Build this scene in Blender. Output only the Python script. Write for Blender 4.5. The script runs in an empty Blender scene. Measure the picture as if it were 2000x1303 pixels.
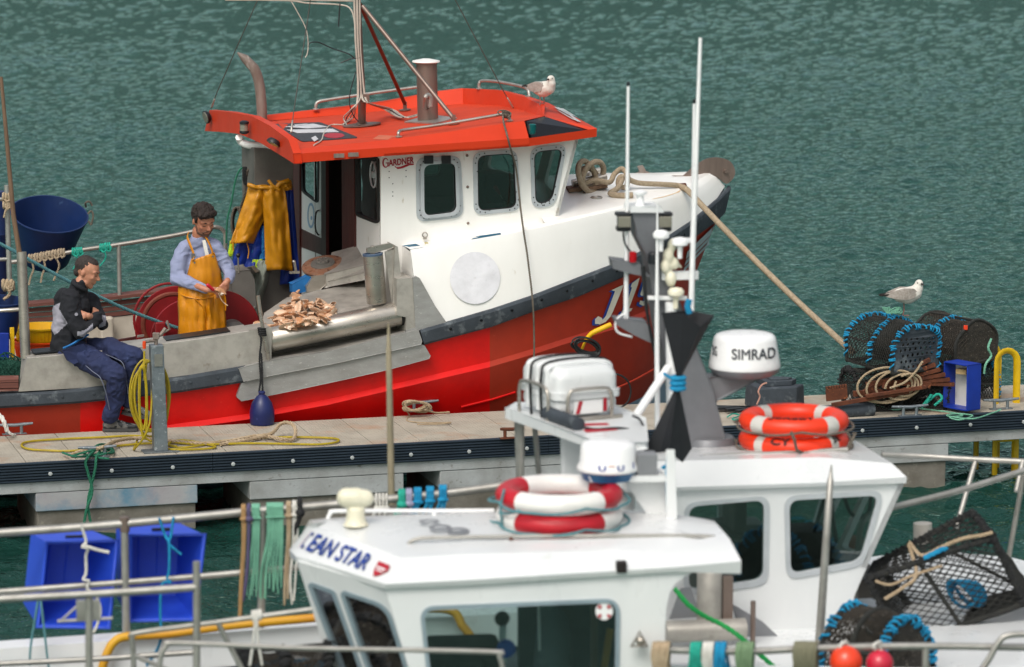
import bpy, math, random
from mathutils import Vector, Matrix, noise
from mathutils.bvhtree import BVHTree
import numpy as np
from mathutils.geometry import tessellate_polygon
random.seed(7)
sc = bpy.context.scene
R = math.radians
# ---------------------------------------------------------------- camera, sky, sun
FPX, PITCH, CAMH = 7000.0, R(9.0), 5.96
cam = bpy.data.objects.new('camera', bpy.data.cameras.new('camera'))
sc.collection.objects.link(cam); sc.camera = cam
cam.location = (0, 0, CAMH); cam.rotation_euler = (R(90)-PITCH, 0, 0)
cam.data.sensor_width = 36; cam.data.lens = 36*FPX/2000; cam.data.clip_end = 2000
cam.data.dof.use_dof = True; cam.data.dof.focus_distance = 29.3; cam.data.dof.aperture_fstop = 3.6
w = bpy.data.worlds.new('World'); sc.world = w; w.use_nodes = True
nt = w.node_tree; bg = nt.nodes['Background']
sky = nt.nodes.new('ShaderNodeTexSky'); sky.sky_type = 'NISHITA'; sky.sun_disc = False
SUN_EL, SUN_AZ = R(52), R(200)
sky.sun_elevation = SUN_EL; sky.sun_rotation = SUN_AZ
sky.air_density = 1.6; sky.dust_density = 6.0; sky.ozone_density = 1.0
hs = nt.nodes.new('ShaderNodeHueSaturation'); hs.inputs['Saturation'].default_value = .45      # thin overcast
nt.links.new(sky.outputs[0], hs.inputs['Color']); nt.links.new(hs.outputs[0], bg.inputs[0]); bg.inputs[1].default_value = 0.135
sl = bpy.data.objects.new('sun', bpy.data.lights.new('sun', 'SUN')); sc.collection.objects.link(sl)
sl.data.energy = 1.1; sl.data.angle = R(22); sl.data.color = (1, .97, .92)
sd = Vector((math.sin(SUN_AZ)*math.cos(SUN_EL), math.cos(SUN_AZ)*math.cos(SUN_EL), math.sin(SUN_EL)))
sl.rotation_euler = sd.to_track_quat('Z', 'Y').to_euler()
sl.location = (0, 0, 30)
sc.view_settings.view_transform = 'Standard'; sc.view_settings.look = 'None'
sc.view_settings.exposure = 0.06; sc.view_settings.gamma = 1.0; sc.view_settings.use_curve_mapping = False
sc.render.engine = 'CYCLES'
sc.cycles.max_bounces = 8; sc.cycles.transparent_max_bounces = 12
# ---------------------------------------------------------------- where a line of sight meets a plane of the place
CO = Vector((0, 0, CAMH)); FW = Vector((0, math.cos(PITCH), -math.sin(PITCH))); UP = Vector((0, math.sin(PITCH), math.cos(PITCH)))
def ray(px, py): return FW + Vector((1, 0, 0))*((px-1000)/FPX) - UP*((py-651.5)/FPX)
def hit(px, py, p, n):
    d = ray(px, py); return CO + d*((p-CO).dot(n)/d.dot(n))
def Zp(px, py, z): return hit(px, py, Vector((0, 0, z)), Vector((0, 0, 1)))
def Yp(px, py, y): return hit(px, py, Vector((0, y, 0)), Vector((0, 1, 0)))
class Frame:            # u = along the boat, v = away across it
    def __init__(s, O, psi):
        s.O = O; s.psi = psi; s.u = Vector((math.cos(psi), math.sin(psi), 0)); s.v = Vector((-math.sin(psi), math.cos(psi), 0))
    def V(s, px, py, t): return hit(px, py, s.O+s.v*t, s.v)      # on the fore-and-aft plane at distance t
    def S(s, px, py, a): return hit(px, py, s.O+s.u*a, s.u)      # on the athwart plane at a
    def L(s, a, t, z): return s.O+s.u*a+s.v*t+Vector((0, 0, z-s.O.z))
    def loc(s, w): d = w-s.O; return (d.dot(s.u), d.dot(s.v), w.z)
    def mir(s, w, tc):
        a, t, z = s.loc(w); return s.L(a, 2*tc-t, z)
    def off(s, w, a=0, t=0, z=0): return w+s.u*a+s.v*t+Vector((0, 0, z))
PZ = 0.5
A0, A1 = Zp(0, 908, PZ), Zp(2000, 803, PZ)
PSI = math.atan2(A1.y-A0.y, A1.x-A0.x)
PON = Frame(Zp(1000, 855, PZ), PSI); PW = 1.22
RB = Frame(PON.L(0, PW+.07, 0), PSI)          # red boat, t=0 at its near side
SB = Frame(Yp(1400, 900, 17.5), R(8))         # white boat nearer
OS = Frame(Yp(1000, 1100, 15.0), R(7))        # nearest white boat
# ---------------------------------------------------------------- mesh building
def cr(pts, n=6, closed=False):
    P = [Vector(p) for p in pts]; m = len(P)
    if m < 3: return P
    out = []
    for i in range(m if closed else m-1):
        a, b, c, d = (P[(i-1) % m], P[i], P[(i+1) % m], P[(i+2) % m]) if closed else (P[max(i-1, 0)], P[i], P[i+1], P[min(i+2, m-1)])
        for k in range(n):
            t = k/n; out.append(.5*((2*b)+(c-a)*t+(2*a-5*b+4*c-d)*t*t+(3*b-a-3*c+d)*t**3))
    if not closed: out.append(P[-1])
    return out
class MB:
    def __init__(s): s.v = []; s.f = []; s.m = []
    def add(s, vs, fs, mi=0):
        b = len(s.v); s.v += [Vector(x) for x in vs]; s.f += [tuple(b+i for i in f) for f in fs]; s.m += [mi]*len(fs); return s
    def hexa(s, q, mi=0):      # 8 corners, bottom four then top four
        return s.add(q, [(3, 2, 1, 0), (4, 5, 6, 7), (0, 1, 5, 4), (1, 2, 6, 5), (2, 3, 7, 6), (3, 0, 4, 7)], mi)
    def box(s, c, sx, sy, sz, rz=0, mi=0, M=None):
        M = M or Matrix.Rotation(rz, 3, 'Z'); c = Vector(c)
        q = [c+M@Vector((x*sx/2, y*sy/2, z*sz/2)) for z in (-1, 1) for x, y in ((-1, -1), (1, -1), (1, 1), (-1, 1))]
        return s.hexa(q, mi)
    def tube(s, pts, r, n=8, closed=False, caps=True, mi=0, flat=1.0):
        P = [Vector(p) for p in pts]; m = len(P)
        if m < 2: return s
        rr = r if isinstance(r, (list, tuple)) else [r]*m
        T = []
        for i in range(m):
            a = P[(i-1) % m] if closed or i > 0 else P[i]; b = P[(i+1) % m] if closed or i < m-1 else P[i]
            t = b-a; T.append(t.normalized() if t.length > 1e-9 else Vector((0, 0, 1)))
        N = T[0].orthogonal().normalized()
        if flat != 1.0:
            N = T[0].cross(Vector((0, 0, 1)));  N = N.normalized() if N.length > .1 else T[0].orthogonal().normalized()
        vs = []
        for i in range(m):
            if i: 
                N = N-T[i]*N.dot(T[i]); N = N.normalized() if N.length > 1e-6 else T[i].orthogonal().normalized()
            B = T[i].cross(N)
            for k in range(n):
                a = 2*math.pi*k/n; vs.append(P[i]+(N*math.cos(a)+B*math.sin(a)*flat)*rr[i])
        fs = []
        for i in range(m if closed else m-1):
            for k in range(n):
                j = (i+1) % m; fs.append((i*n+k, i*n+(k+1) % n, j*n+(k+1) % n, j*n+k))
        if caps and not closed: fs += [tuple(range(n-1, -1, -1)), tuple((m-1)*n+k for k in range(n))]
        return s.add(vs, fs, mi)
    def rope(s, pts, r, mi=0, strands=3, step=None, lay=7):
        P = [Vector(p) for p in pts]; L = [0]
        for a, b in zip(P, P[1:]): L.append(L[-1]+(b-a).length)
        step = step or r*1.3; n = max(3, int(L[-1]/step)); Q = []; j = 0
        for i in range(n+1):
            d = L[-1]*i/n
            while j < len(L)-2 and L[j+1] < d: j += 1
            t = (d-L[j])/max(L[j+1]-L[j], 1e-9); Q.append(P[j].lerp(P[j+1], t))
        N = (Q[1]-Q[0]).orthogonal().normalized(); tr = [[] for _ in range(strands)]
        for i in range(n+1):
            T = (Q[min(i+1, n)]-Q[max(i-1, 0)]).normalized(); N = (N-T*N.dot(T)); N = N.normalized() if N.length > 1e-6 else T.orthogonal().normalized(); B = T.cross(N)
            for k in range(strands):
                a = 2*math.pi*(k/strands+L[-1]*i/n/(r*lay)); tr[k].append(Q[i]+(N*math.cos(a)+B*math.sin(a))*r*.5)
        for q in tr: s.tube(q, r*.56, 5, mi=mi)
        return s
    def lathe(s, o, ax, prof, n=24, mi=0, caps=True):
        ax = Vector(ax).normalized(); N = ax.orthogonal().normalized(); B = ax.cross(N); o = Vector(o)
        vs = [o+ax*h+(N*math.cos(2*math.pi*k/n)+B*math.sin(2*math.pi*k/n))*max(r, 1e-4) for r, h in prof for k in range(n)]
        fs = [(i*n+k, i*n+(k+1) % n, (i+1)*n+(k+1) % n, (i+1)*n+k) for i in range(len(prof)-1) for k in range(n)]
        if caps: fs += [tuple(range(n-1, -1, -1)), tuple((len(prof)-1)*n+k for k in range(n))]
        return s.add(vs, fs, mi)
    def torus(s, c, ax, r1, r2, n=40, k=14, mi=0, bump=None):
        ax = Vector(ax).normalized(); N = ax.orthogonal().normalized(); B = ax.cross(N)
        return s.tube([Vector(c)+(N*math.cos(2*math.pi*i/n)+B*math.sin(2*math.pi*i/n))*r1 for i in range(n)], r2, k, closed=True, mi=mi)
    def ell(s, c, rx, ry, rz, M=None, n=16, m=10, mi=0):
        c = Vector(c); M = M or Matrix.Identity(3)
        vs = [c+M@Vector((rx*math.sin(math.pi*i/m)*math.cos(2*math.pi*k/n), ry*math.sin(math.pi*i/m)*math.sin(2*math.pi*k/n), rz*math.cos(math.pi*i/m))) for i in range(1, m) for k in range(n)]
        vs += [c+M@Vector((0, 0, rz)), c+M@Vector((0, 0, -rz))]; a, b = len(vs)-2, len(vs)-1
        fs = [(i*n+(k+1) % n, i*n+k, (i+1)*n+k, (i+1)*n+(k+1) % n) for i in range(m-2) for k in range(n)]
        fs += [(k, (k+1) % n, a) for k in range(n)]+[((m-2)*n+(k+1) % n, (m-2)*n+k, b) for k in range(n)]
        return s.add(vs, fs, mi)
    def caps(s, pts, n=12, mi=0):      # chain of (point, radius): tapered limbs with round joints
        for (a, ra), (b, rb) in zip(pts, pts[1:]):
            a, b = Vector(a), Vector(b); d = (b-a)
            if d.length < 1e-6: continue
            prof = [(ra*math.sin(q), -ra*math.cos(q)) for q in (0, .35, .7, 1.05, 1.4)]+[(rb*math.cos(q), d.length+rb*math.sin(q)) for q in (.15, .5, .85, 1.2, 1.57)]
            s.lathe(a, d, prof, n, mi)
        return s
    def grid(s, rows, mi=0, closed=False, mf=None):
        n = len(rows[0]); b = [p for r in rows for p in r]; fs = []; ms = []
        for i in range(len(rows)-1):
            for k in range(n if closed else n-1):
                j = (k+1) % n; fs.append((i*n+k, i*n+j, (i+1)*n+j, (i+1)*n+k)); ms.append(mf(i, k) if mf else mi)
        s.add(b, fs); s.m[-len(fs):] = ms; return s
    def prism(s, pts, ext, mi=0):      # polygon (world points) pushed along ext
        P = [Vector(p) for p in pts]; n = len(P); ext = Vector(ext)
        tr = tessellate_polygon([P]); b = P+[p+ext for p in P]
        fs = [tuple(t) for t in tr]+[(c+n, bb+n, a+n) for a, bb, c in tr]+[(i, (i+1) % n, (i+1) % n+n, i+n) for i in range(n)]
        return s.add(b, fs, mi)
    def panel(s, outer, holes, fn, ext, mi=0):     # flat panel with openings; 2-D outlines mapped by fn
        loops = [[fn(*p) for p in outer]]+[[fn(*p) for p in h] for h in holes]
        tr = tessellate_polygon(loops); P = [p for l in loops for p in l]; n = len(P); ext = Vector(ext)
        fs = [tuple(t) for t in tr]+[(c+n, b+n, a+n) for a, b, c in tr]; o = 0
        for l in loops:
            m = len(l); fs += [(o+i, o+(i+1) % m, o+(i+1) % m+n, o+i+n) for i in range(m)]; o += m
        return s.add(P+[p+ext for p in P], fs, mi)
def rrect(pts, r, n=5):            # any convex polygon with rounded corners
    out = []; m = len(pts); rs = r if isinstance(r, (list, tuple)) else [r]*m
    for i in range(m):
        a, b, c = Vector(pts[i-1]).to_2d(), Vector(pts[i]).to_2d(), Vector(pts[(i+1) % m]).to_2d()
        p, q = b+(a-b).normalized()*rs[i], b+(c-b).normalized()*rs[i]
        for k in range(n+1):
            t = k/n; out.append(tuple(p*(1-t)**2+b*2*t*(1-t)+q*t*t))
    return out
def grow(pts, d):
    n = len(pts); cx = sum(p[0] for p in pts)/n; cy = sum(p[1] for p in pts)/n; out = []
    for i in range(n):
        a, b, c = Vector(pts[i-1]), Vector(pts[i]), Vector(pts[(i+1) % n]); t = (c-a)
        if t.length < 1e-6: t = Vector((1, 0))
        nn = Vector((t.y, -t.x)).normalized()
        if nn.dot(b-Vector((cx, cy))) < 0: nn = -nn
        out.append(tuple(b+nn*d))
    return out
def raycaster(mb):          # sight line onto a finished surface
    bv = BVHTree.FromPolygons([tuple(v) for v in mb.v], mb.f)
    def f(px, py, lift=.008):
        d = ray(px, py).normalized(); h = bv.ray_cast(CO, d)
        if h[0] is None: return None
        n = h[1] if h[1].dot(d) < 0 else -h[1]
        return h[0]+n*lift
    return f
# ---------------------------------------------------------------- objects
WM = {}
def lab(o, label=None, cat=None, group=None, kind=None):
    if label: o['label'] = label
    if cat: o['category'] = cat
    if group: o['group'] = group
    if kind: o['kind'] = kind
    return o
def thing(name, label, cat, loc, rz=0, group=None, kind=None):
    o = bpy.data.objects.new(name, None); sc.collection.objects.link(o); o.empty_display_size = .1
    o.location = loc; o.rotation_euler = (0, 0, rz)
    WM[o.name] = Matrix.Translation(Vector(loc))@Matrix.Rotation(rz, 4, 'Z')
    return lab(o, label, cat, group, kind)
def obj(name, mb, mat, parent=None, smooth=35, bevel=0, seg=2, label=None, cat=None, group=None, kind=None, noise_amp=0, noise_sc=5):
    if isinstance(mb, MB): vs, fs, ms = mb.v, mb.f, mb.m
    else: vs, fs, ms = mb
    if noise_amp: vs = [v+noise.noise_vector(v*noise_sc)*noise_amp for v in vs]
    if parent is None:
        mn = [min(v[i] for v in vs) for i in range(3)]; mx = [max(v[i] for v in vs) for i in range(3)]
        W = Matrix.Translation(((mn[0]+mx[0])/2, (mn[1]+mx[1])/2, mn[2]))
    else: W = WM[parent.name]
    I = W.inverted(); me = bpy.data.meshes.new(name); me.from_pydata([tuple(I@Vector(v)) for v in vs], [], fs)
    mats = mat if isinstance(mat, (list, tuple)) else [mat]
    for m in mats: me.materials.append(m)
    if len(mats) > 1: me.polygons.foreach_set('material_index', ms)
    me.validate(); me.update()
    if smooth:
        me.polygons.foreach_set('use_smooth', [True]*len(me.polygons)); me.set_sharp_from_angle(angle=R(smooth))
    o = bpy.data.objects.new(name, me); sc.collection.objects.link(o)
    if parent is None: o.matrix_world = W
    else: o.parent = parent
    WM[o.name] = W
    if bevel:
        b = o.modifiers.new('bevel', 'BEVEL'); b.width = bevel; b.segments = seg; b.limit_method = 'ANGLE'; b.angle_limit = R(40)
    return lab(o, label, cat, group, kind)
def fuse(mb, vox, smooth=2, fn=None, deform=None):     # one continuous skin round overlapping volumes -> (verts, faces, mats)
    me = bpy.data.meshes.new('tmp'); me.from_pydata([tuple(v) for v in mb.v], [], mb.f); me.update()
    o = bpy.data.objects.new('tmp', me); sc.collection.objects.link(o)
    r = o.modifiers.new('r', 'REMESH'); r.mode = 'VOXEL'; r.voxel_size = vox
    if smooth:
        s2 = o.modifiers.new('s', 'SMOOTH'); s2.iterations = smooth; s2.factor = .5
    dg = bpy.context.evaluated_depsgraph_get(); ev = o.evaluated_get(dg); m2 = ev.to_mesh()
    vs = [v.co.copy() for v in m2.vertices]; fs = [tuple(p.vertices) for p in m2.polygons]
    ev.to_mesh_clear(); bpy.data.objects.remove(o); bpy.data.meshes.remove(me)
    if deform: vs = [deform(v) for v in vs]
    ms = [fn(sum((vs[i] for i in f), Vector())/len(f)) if fn else 0 for f in fs]
    return vs, fs, ms
def txt(s, size=1, shear=0, bold=0, space=1):         # letters as flat outlines: verts, faces in the unit plane
    c = bpy.data.curves.new('t', 'FONT'); c.body = s; c.size = size; c.shear = shear; c.space_character = space
    o = bpy.data.objects.new('t', c); sc.collection.objects.link(o)
    dg = bpy.context.evaluated_depsgraph_get(); ev = o.evaluated_get(dg); m = ev.to_mesh()
    vs = [v.co.copy() for v in m.vertices]; fs = [tuple(p.vertices) for p in m.polygons]; ev.to_mesh_clear()
    bpy.data.objects.remove(o)
    if bold:       # heavier strokes: copies a hair apart, each a fraction of a millimetre above the last
        V0, F0_ = vs, fs; vs, fs = [], []
        for k, (dx, dy) in enumerate(((0, 0), (-bold, 0), (bold, 0), (0, -bold), (0, bold), (-bold*.5, 0), (bold*.5, 0))):
            fs += [tuple(i+len(vs) for i in f) for f in F0_]; vs += [Vector((v.x+dx, v.y+dy, k)) for v in V0]
    return vs, fs
def put_text(s, P0, P1, P3, mat, name, parent, lift, shear=0, offset=.0, space=1):   # P0 lower left, P1 lower right, P3 upper left (cap height)
    vs, fs = txt(s, 1, shear, offset, space); x0 = min(v.x for v in vs); x1 = max(v.x for v in vs); y0 = min(v.y for v in vs); y1 = max(v.y for v in vs)
    ex, ey = P1-P0, P3-P0
    tc_ = (CO-P0).normalized()*.0004; mb = MB().add([P0+ex*((v.x-x0)/(x1-x0))+ey*((v.y-y0)/(y1-y0))+lift+tc_*v.z for v in vs], fs)
    return obj(name, mb, mat, parent, smooth=0)
# ---------------------------------------------------------------- materials
def lin(h):
    if not isinstance(h, str): return (*h, 1)
    c = [int(h[i:i+2], 16)/255 for i in (0, 2, 4)]
    return tuple(x/12.92 if x <= .04045 else ((x+.055)/1.055)**2.4 for x in c)+(1,)
def M(name, col, rough=.5, metal=0, col2=None, mix=.5, sc_=6, bump=0, bsc=40, stretch=None, col3=None, sc3=25, thr3=.62, coat=0, spec=.5, rvar=.12, sss=0, detail=6, soft3=.06, sheen=0):
    m = bpy.data.materials.new(name); m.use_nodes = True; n = m.node_tree.nodes; l = m.node_tree.links; b = n['Principled BSDF']
    def nd(t, **k):
        x = n.new(t)
        for a, v in k.items(): setattr(x, a, v)
        return x
    tc = nd('ShaderNodeTexCoord'); src = tc.outputs['Object']
    if stretch:
        mp = nd('ShaderNodeMapping'); mp.inputs['Scale'].default_value = stretch; l.new(src, mp.inputs[0]); src = mp.outputs[0]
    def nz(scale, det, lac=2.0):
        x = nd('ShaderNodeTexNoise'); x.inputs['Scale'].default_value = scale; x.inputs['Detail'].default_value = det; x.inputs['Roughness'].default_value = .62; l.new(src, x.inputs['Vector']); return x.outputs[0]
    def ramp(s, a, c):
        x = nd('ShaderNodeMapRange'); x.inputs[1].default_value = a; x.inputs[2].default_value = c; x.clamp = True; l.new(s, x.inputs[0]); return x.outputs[0]
    def mixc(f, a, c):
        x = nd('ShaderNodeMix', data_type='RGBA'); l.new(f, x.inputs[0])
        for i, q in ((6, a), (7, c)):
            if isinstance(q, tuple): x.inputs[i].default_value = q
            else: l.new(q, x.inputs[i])
        return x.outputs[2]
    c1 = lin(col); c2 = lin(col2) if col2 else tuple(x*.72 for x in c1[:3])+(1,)
    n1 = nz(sc_, detail); f = ramp(n1, .5-.30*(1-mix)-.02, .5+.30*mix+.1 if col2 else .85)
    c = mixc(f, c1, c2)
    if col3:
        c = mixc(ramp(nz(sc3, 8), thr3, thr3+soft3), c, lin(col3))
    l.new(c, b.inputs['Base Color'])
    b.inputs['Metallic'].default_value = metal; b.inputs['Coat Weight'].default_value = coat; b.inputs['Specular IOR Level'].default_value = spec
    b.inputs['Sheen Weight'].default_value = sheen
    rr = nd('ShaderNodeMapRange'); rr.inputs[3].default_value = max(0, rough-rvar); rr.inputs[4].default_value = min(1, rough+rvar); l.new(nz(sc_*3, 4), rr.inputs[0]); l.new(rr.outputs[0], b.inputs['Roughness'])
    if sss: b.inputs['Subsurface Weight'].default_value = sss; b.inputs['Subsurface Radius'].default_value = (.01, .004, .002)
    if bump:
        bp = nd('ShaderNodeBump'); bp.inputs['Strength'].default_value = min(1, bump); bp.inputs['Distance'].default_value = .01; l.new(nz(bsc, 5), bp.inputs['Height']); l.new(bp.outputs[0], b.inputs['Normal'])
    return m
def glass(name, tint, rough=.02, amt=.12):
    m = bpy.data.materials.new(name); m.use_nodes = True; n = m.node_tree.nodes; l = m.node_tree.links; n.remove(n['Principled BSDF'])
    t = n.new('ShaderNodeBsdfTransparent'); t.inputs[0].default_value = lin(tint); g = n.new('ShaderNodeBsdfGlossy'); g.inputs['Roughness'].default_value = rough
    fr = n.new('ShaderNodeFresnel'); fr.inputs[0].default_value = 1.5; ad = n.new('ShaderNodeMath'); ad.inputs[1].default_value = amt; ad.use_clamp = True
    l.new(fr.outputs[0], ad.inputs[0]); mx = n.new('ShaderNodeMixShader'); l.new(ad.outputs[0], mx.inputs[0]); l.new(t.outputs[0], mx.inputs[1]); l.new(g.outputs[0], mx.inputs[2])
    tc = n.new('ShaderNodeTexCoord'); nz = n.new('ShaderNodeTexNoise'); nz.inputs['Scale'].default_value = 3; bp = n.new('ShaderNodeBump'); bp.inputs['Strength'].default_value = .08; bp.inputs['Distance'].default_value = .02
    l.new(tc.outputs['Object'], nz.inputs['Vector']); l.new(nz.outputs[0], bp.inputs['Height']); l.new(bp.outputs[0], g.inputs['Normal'])
    l.new(mx.outputs[0], n['Material Output'].inputs[0]); return m
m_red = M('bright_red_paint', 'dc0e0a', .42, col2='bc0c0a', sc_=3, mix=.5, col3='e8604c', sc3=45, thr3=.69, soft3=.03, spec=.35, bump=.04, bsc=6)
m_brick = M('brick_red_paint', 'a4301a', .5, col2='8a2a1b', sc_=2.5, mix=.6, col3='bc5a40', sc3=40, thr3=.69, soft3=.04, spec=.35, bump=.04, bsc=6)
m_deepred = M('old_red_paint', '7d2420', .6, col2='6b211c', sc_=2, bump=.05)
m_oldwhite = M('aged_cream_paint', 'c4bcae', .6, col2='a89f90', sc_=5, mix=.6)
m_boot = M('boot_top_blue_grey', '8ba0b2', .6)
m_rubber = M('rubber_strake', '3c444c', .8, col2='262c33', sc_=5, mix=.7, col3='7c8488', sc3=9, thr3=.56, soft3=.25, bump=.25, bsc=60)
m_gel = M('white_gelcoat', 'f6f5f1', .35, col2='ecebe6', sc_=2.2, mix=.5, col3='a8966c', sc3=11, thr3=.66, soft3=.14, coat=.2, stretch=(1, 1, .35))
m_gel2 = M('clean_white_gelcoat', 'e4e6e6', .3, col2='d4d8d9', sc_=1.5, mix=.5, coat=.3, col3='b4b4a6', sc3=10, thr3=.67, soft3=.2, stretch=(1, 1, .4))
m_deckw = M('worn_white_deck', 'dcdad2', .6, col2='c4c2ba', sc_=4, mix=.5, bump=.1, bsc=80)
m_alu = M('weathered_aluminium', 'b2aea6', .5, .35, col2='85817a', sc_=6, mix=.7, col3='6b5c46', sc3=9, thr3=.63, soft3=.2, bump=.12, bsc=60)
m_aluplate = M('scraped_aluminium_plate', 'a5a5a3', .5, .35, col2='8f8e8a', sc_=5, mix=.5, col3='c4c3bf', sc3=30, thr3=.62, soft3=.08, bump=.2, bsc=50, stretch=(1, 1, 2.5))
m_ss = M('stainless_steel', 'c4bfb6', .3, .75, col2='a39c92', sc_=3, mix=.4, bump=.05, stretch=(1, 1, 3))
m_rail = M('galvanised_rail', 'b6b4ae', .42, .6, col2='98958e', sc_=10, mix=.5, bump=.06)
m_galv = M('galvanised_post_zinc', '8f979c', .5, .7, col2='6d757b', sc_=14, mix=.6, col3='b5bcc0', sc3=30, thr3=.6, bump=.08)
m_casing = M('grey_painted_steel', '77746e', .55, .2, col2='625f5a', sc_=5, mix=.5, bump=.05)
m_roof = M('orange_red_roof_paint', 'd03812', .55, col2='c23410', sc_=2, mix=.5, spec=.3, col3='a85038', sc3=5, thr3=.72, soft3=.2, coat=.1, bump=.03)
m_rooftop = M('worn_orange_red_roof_top', 'cf3e18', .68, col2='b63a1c', spec=.3, sc_=3, mix=.5, col3='a3563a', sc3=4, thr3=.60, soft3=.25, bump=.08)
m_exh = M('sooty_rusted_pipe', '8e847c', .6, .2, col2='5e4234', sc_=7, mix=.7, col3='a39a92', sc3=16, thr3=.58, bump=.15, stretch=(1, 1, .3))
m_stack = M('brown_grey_steel_pipe', '8c7b72', .45, .6, col2='75665e', sc_=4, mix=.6, stretch=(3, 3, .4))
m_rust = M('rust', '6a3a24', .9, .1, col2='40231a', sc_=12, mix=.6, col3='8f5230', sc3=25, thr3=.6, bump=.5)
m_rustdk = M('rust_brown_pipe', '6e3426', .6, .3, col2='84422f', sc_=9, mix=.6, bump=.1)
m_disc = M('rusted_hauler_disc', '8d5a3c', .7, .4, col2='a08878', sc_=14, mix=.6, col3='5c3220', sc3=20, thr3=.56, bump=.3)
m_black = M('black_plastic', '15181b', .45, col2='20252a', sc_=10)
m_blackgloss = M('black_gloss', '0b0d12', .15, col2='101319')
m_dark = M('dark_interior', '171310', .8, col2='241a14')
m_maroon = M('maroon_wood', '52201c', .5, col2='3d1714', sc_=9, mix=.6, col3='8f6a5c', sc3=30, thr3=.68, stretch=(1, 1, .2), bump=.1)
m_plank = M('weathered_maroon_planks', '6f4238', .7, col2='55302a', sc_=8, mix=.6, col3='b09a90', sc3=14, thr3=.60, soft3=.1, stretch=(.25, 2, 8), bump=.2)
m_wood = M('weathered_pole_wood', '7d634e', .8, col2='5d4736', sc_=8, mix=.6, stretch=(4, 4, .6), bump=.2)
m_timber = M('pale_timber', 'c4a87c', .7, col2='a98a5e', sc_=12, stretch=(4, 4, .6))
m_wframe = M('anodised_window_frame', 'c2c7cb', .4, .2, col2='b0b6ba')
m_gask = M('black_rubber_gasket', '101214', .6)
m_glass = glass('wheelhouse_glass', 'b4c6c2', amt=.10)
m_glassfg = glass('cabin_glass', 'cddbd9', amt=.07)
m_teal = M('teal_anti_slip', '1f5f7c', .7, bump=.2)
m_yel = M('yellow_oilskin', 'd48a08', .42, col2='c27a06', sc_=5, mix=.6, col3='7a5a1c', sc3=8, thr3=.58, soft3=.22, spec=.5, bump=.12, bsc=9)
m_yelfresh = M('hung_yellow_oilskin', 'cc8c0e', .45, col2='a8700a', sc_=6, mix=.5, bump=.15, bsc=8, col3='7a5208', sc3=8, thr3=.7)
m_blueoil = M('blue_waterproof', '1238a0', .5, col2='0c2a7c', sc_=6, bump=.15, bsc=10)
m_cyan = M('bright_blue_cloth', '1673b8', .6, col2='0f5c98', bump=.1)
m_hivis = M('lime_hivis', 'b8d818', .6)
m_greywader = M('grey_wader', '8b9388', .6, col2='6f766c', bump=.1)
m_lilac = M('lilac_knit', '9299b6', .9, col2='828aaa', sc_=7, mix=.5, bump=.25, bsc=30)
m_skin = M('skin', 'c08468', .5, col2='a86a52', sc_=14, mix=.4, sss=.08)
m_skin2 = M('tanned_skin', 'c68f74', .5, col2='ac735a', sc_=14, mix=.4, sss=.08)
m_hairb = M('dark_brown_hair', '1e1512', .75, col2='33251d', sc_=40, mix=.6, bump=.8, bsc=90)
m_hairs = M('cropped_greying_hair', '261e1b', .8, col2='3e3532', sc_=60, mix=.5, bump=.3, bsc=120)
m_beard = M('stubble', '5a3f34', .85, col2='7c5848', sc_=60)
m_fleece = M('charcoal_fleece', '1b1d24', .95, col2='13151b', sc_=10, mix=.5, bump=.3, bsc=18)
m_fleeceg = M('light_grey_fleece', '9b9aa6', .9, col2='85848f', bump=.2)
m_navy = M('navy_work_cotton', '242f55', .9, col2='1a2140', sc_=7, mix=.5, col3='3c4a74', sc3=10, thr3=.6, soft3=.2, bump=.3, bsc=14)
m_stitch = M('pale_stitching', '6d7488', .8)
m_shoe = M('grey_trainer', '6b6a66', .7, col2='3b3d40', sc_=30, mix=.6)
m_sole = M('trainer_sole', '4a4a4a', .8)
m_tub = M('dark_blue_plastic', '0e2a5c', .5, col2='0b234c', sc_=4, mix=.5, col3='3d5a84', sc3=12, thr3=.68, soft3=.12, bump=.04)
m_drum = M('drum_red', '8c1218', .5, col2='6f0f14', sc_=5, mix=.5, col3='c86a68', sc3=60, thr3=.74)
m_ybasket = M('yellow_basket_plastic', 'e8b800', .5, col2='cf9e00')
m_obasket = M('orange_basket_plastic', 'e84a0c', .5, col2='cc3c08')
m_fender = M('dark_blue_fender_vinyl', '17245c', .4, col2='101a48', sc_=5, col3='39477c', sc3=20, thr3=.66)
m_rtan = M('tan_braided_rope', 'ab9a82', .9, col2='7d6c56', sc_=45, mix=.8, bump=.8, bsc=120)
m_rbeige = M('beige_laid_rope', 'b5a287', .85, col2='917c60', sc_=12, mix=.5, bump=.3, bsc=150)
m_rwhite = M('off_white_rope', 'dddcd6', .85, col2='b8b5ac', sc_=20, bump=.3, bsc=150)
m_rgreen = M('dark_green_rope', '1f7054', .8, col2='165440', sc_=20, bump=.3, bsc=150)
m_rsea = M('seafoam_rope', '7ab79c', .8, col2='5c947e', sc_=12, bump=.3, bsc=150)
m_rturq = M('turquoise_rope', '1fa892', .8, col2='178070', sc_=20, bump=.3, bsc=150)
m_rblue = M('bright_blue_rope', '0f92c0', .8, col2='0b6f9c', sc_=25, bump=.4, bsc=120)
m_rteal = M('faded_teal_rope', '5d9298', .8, col2='3f6f78', sc_=20, bump=.3, bsc=150)
m_rblack = M('black_rope', '17181a', .85, col2='26282a', bump=.4, bsc=120)
m_rgrey = M('grey_rope', '6f675c', .85, col2='544d44', sc_=25, bump=.4, bsc=120)
m_rpink = M('faded_pink_rope', 'c09080', .85, bump=.3)
m_wire = M('thin_wire', '5a5650', .5, .6)
m_cablew = M('white_cable', 'c9c0b4', .6, col2='a89e92')
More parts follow.
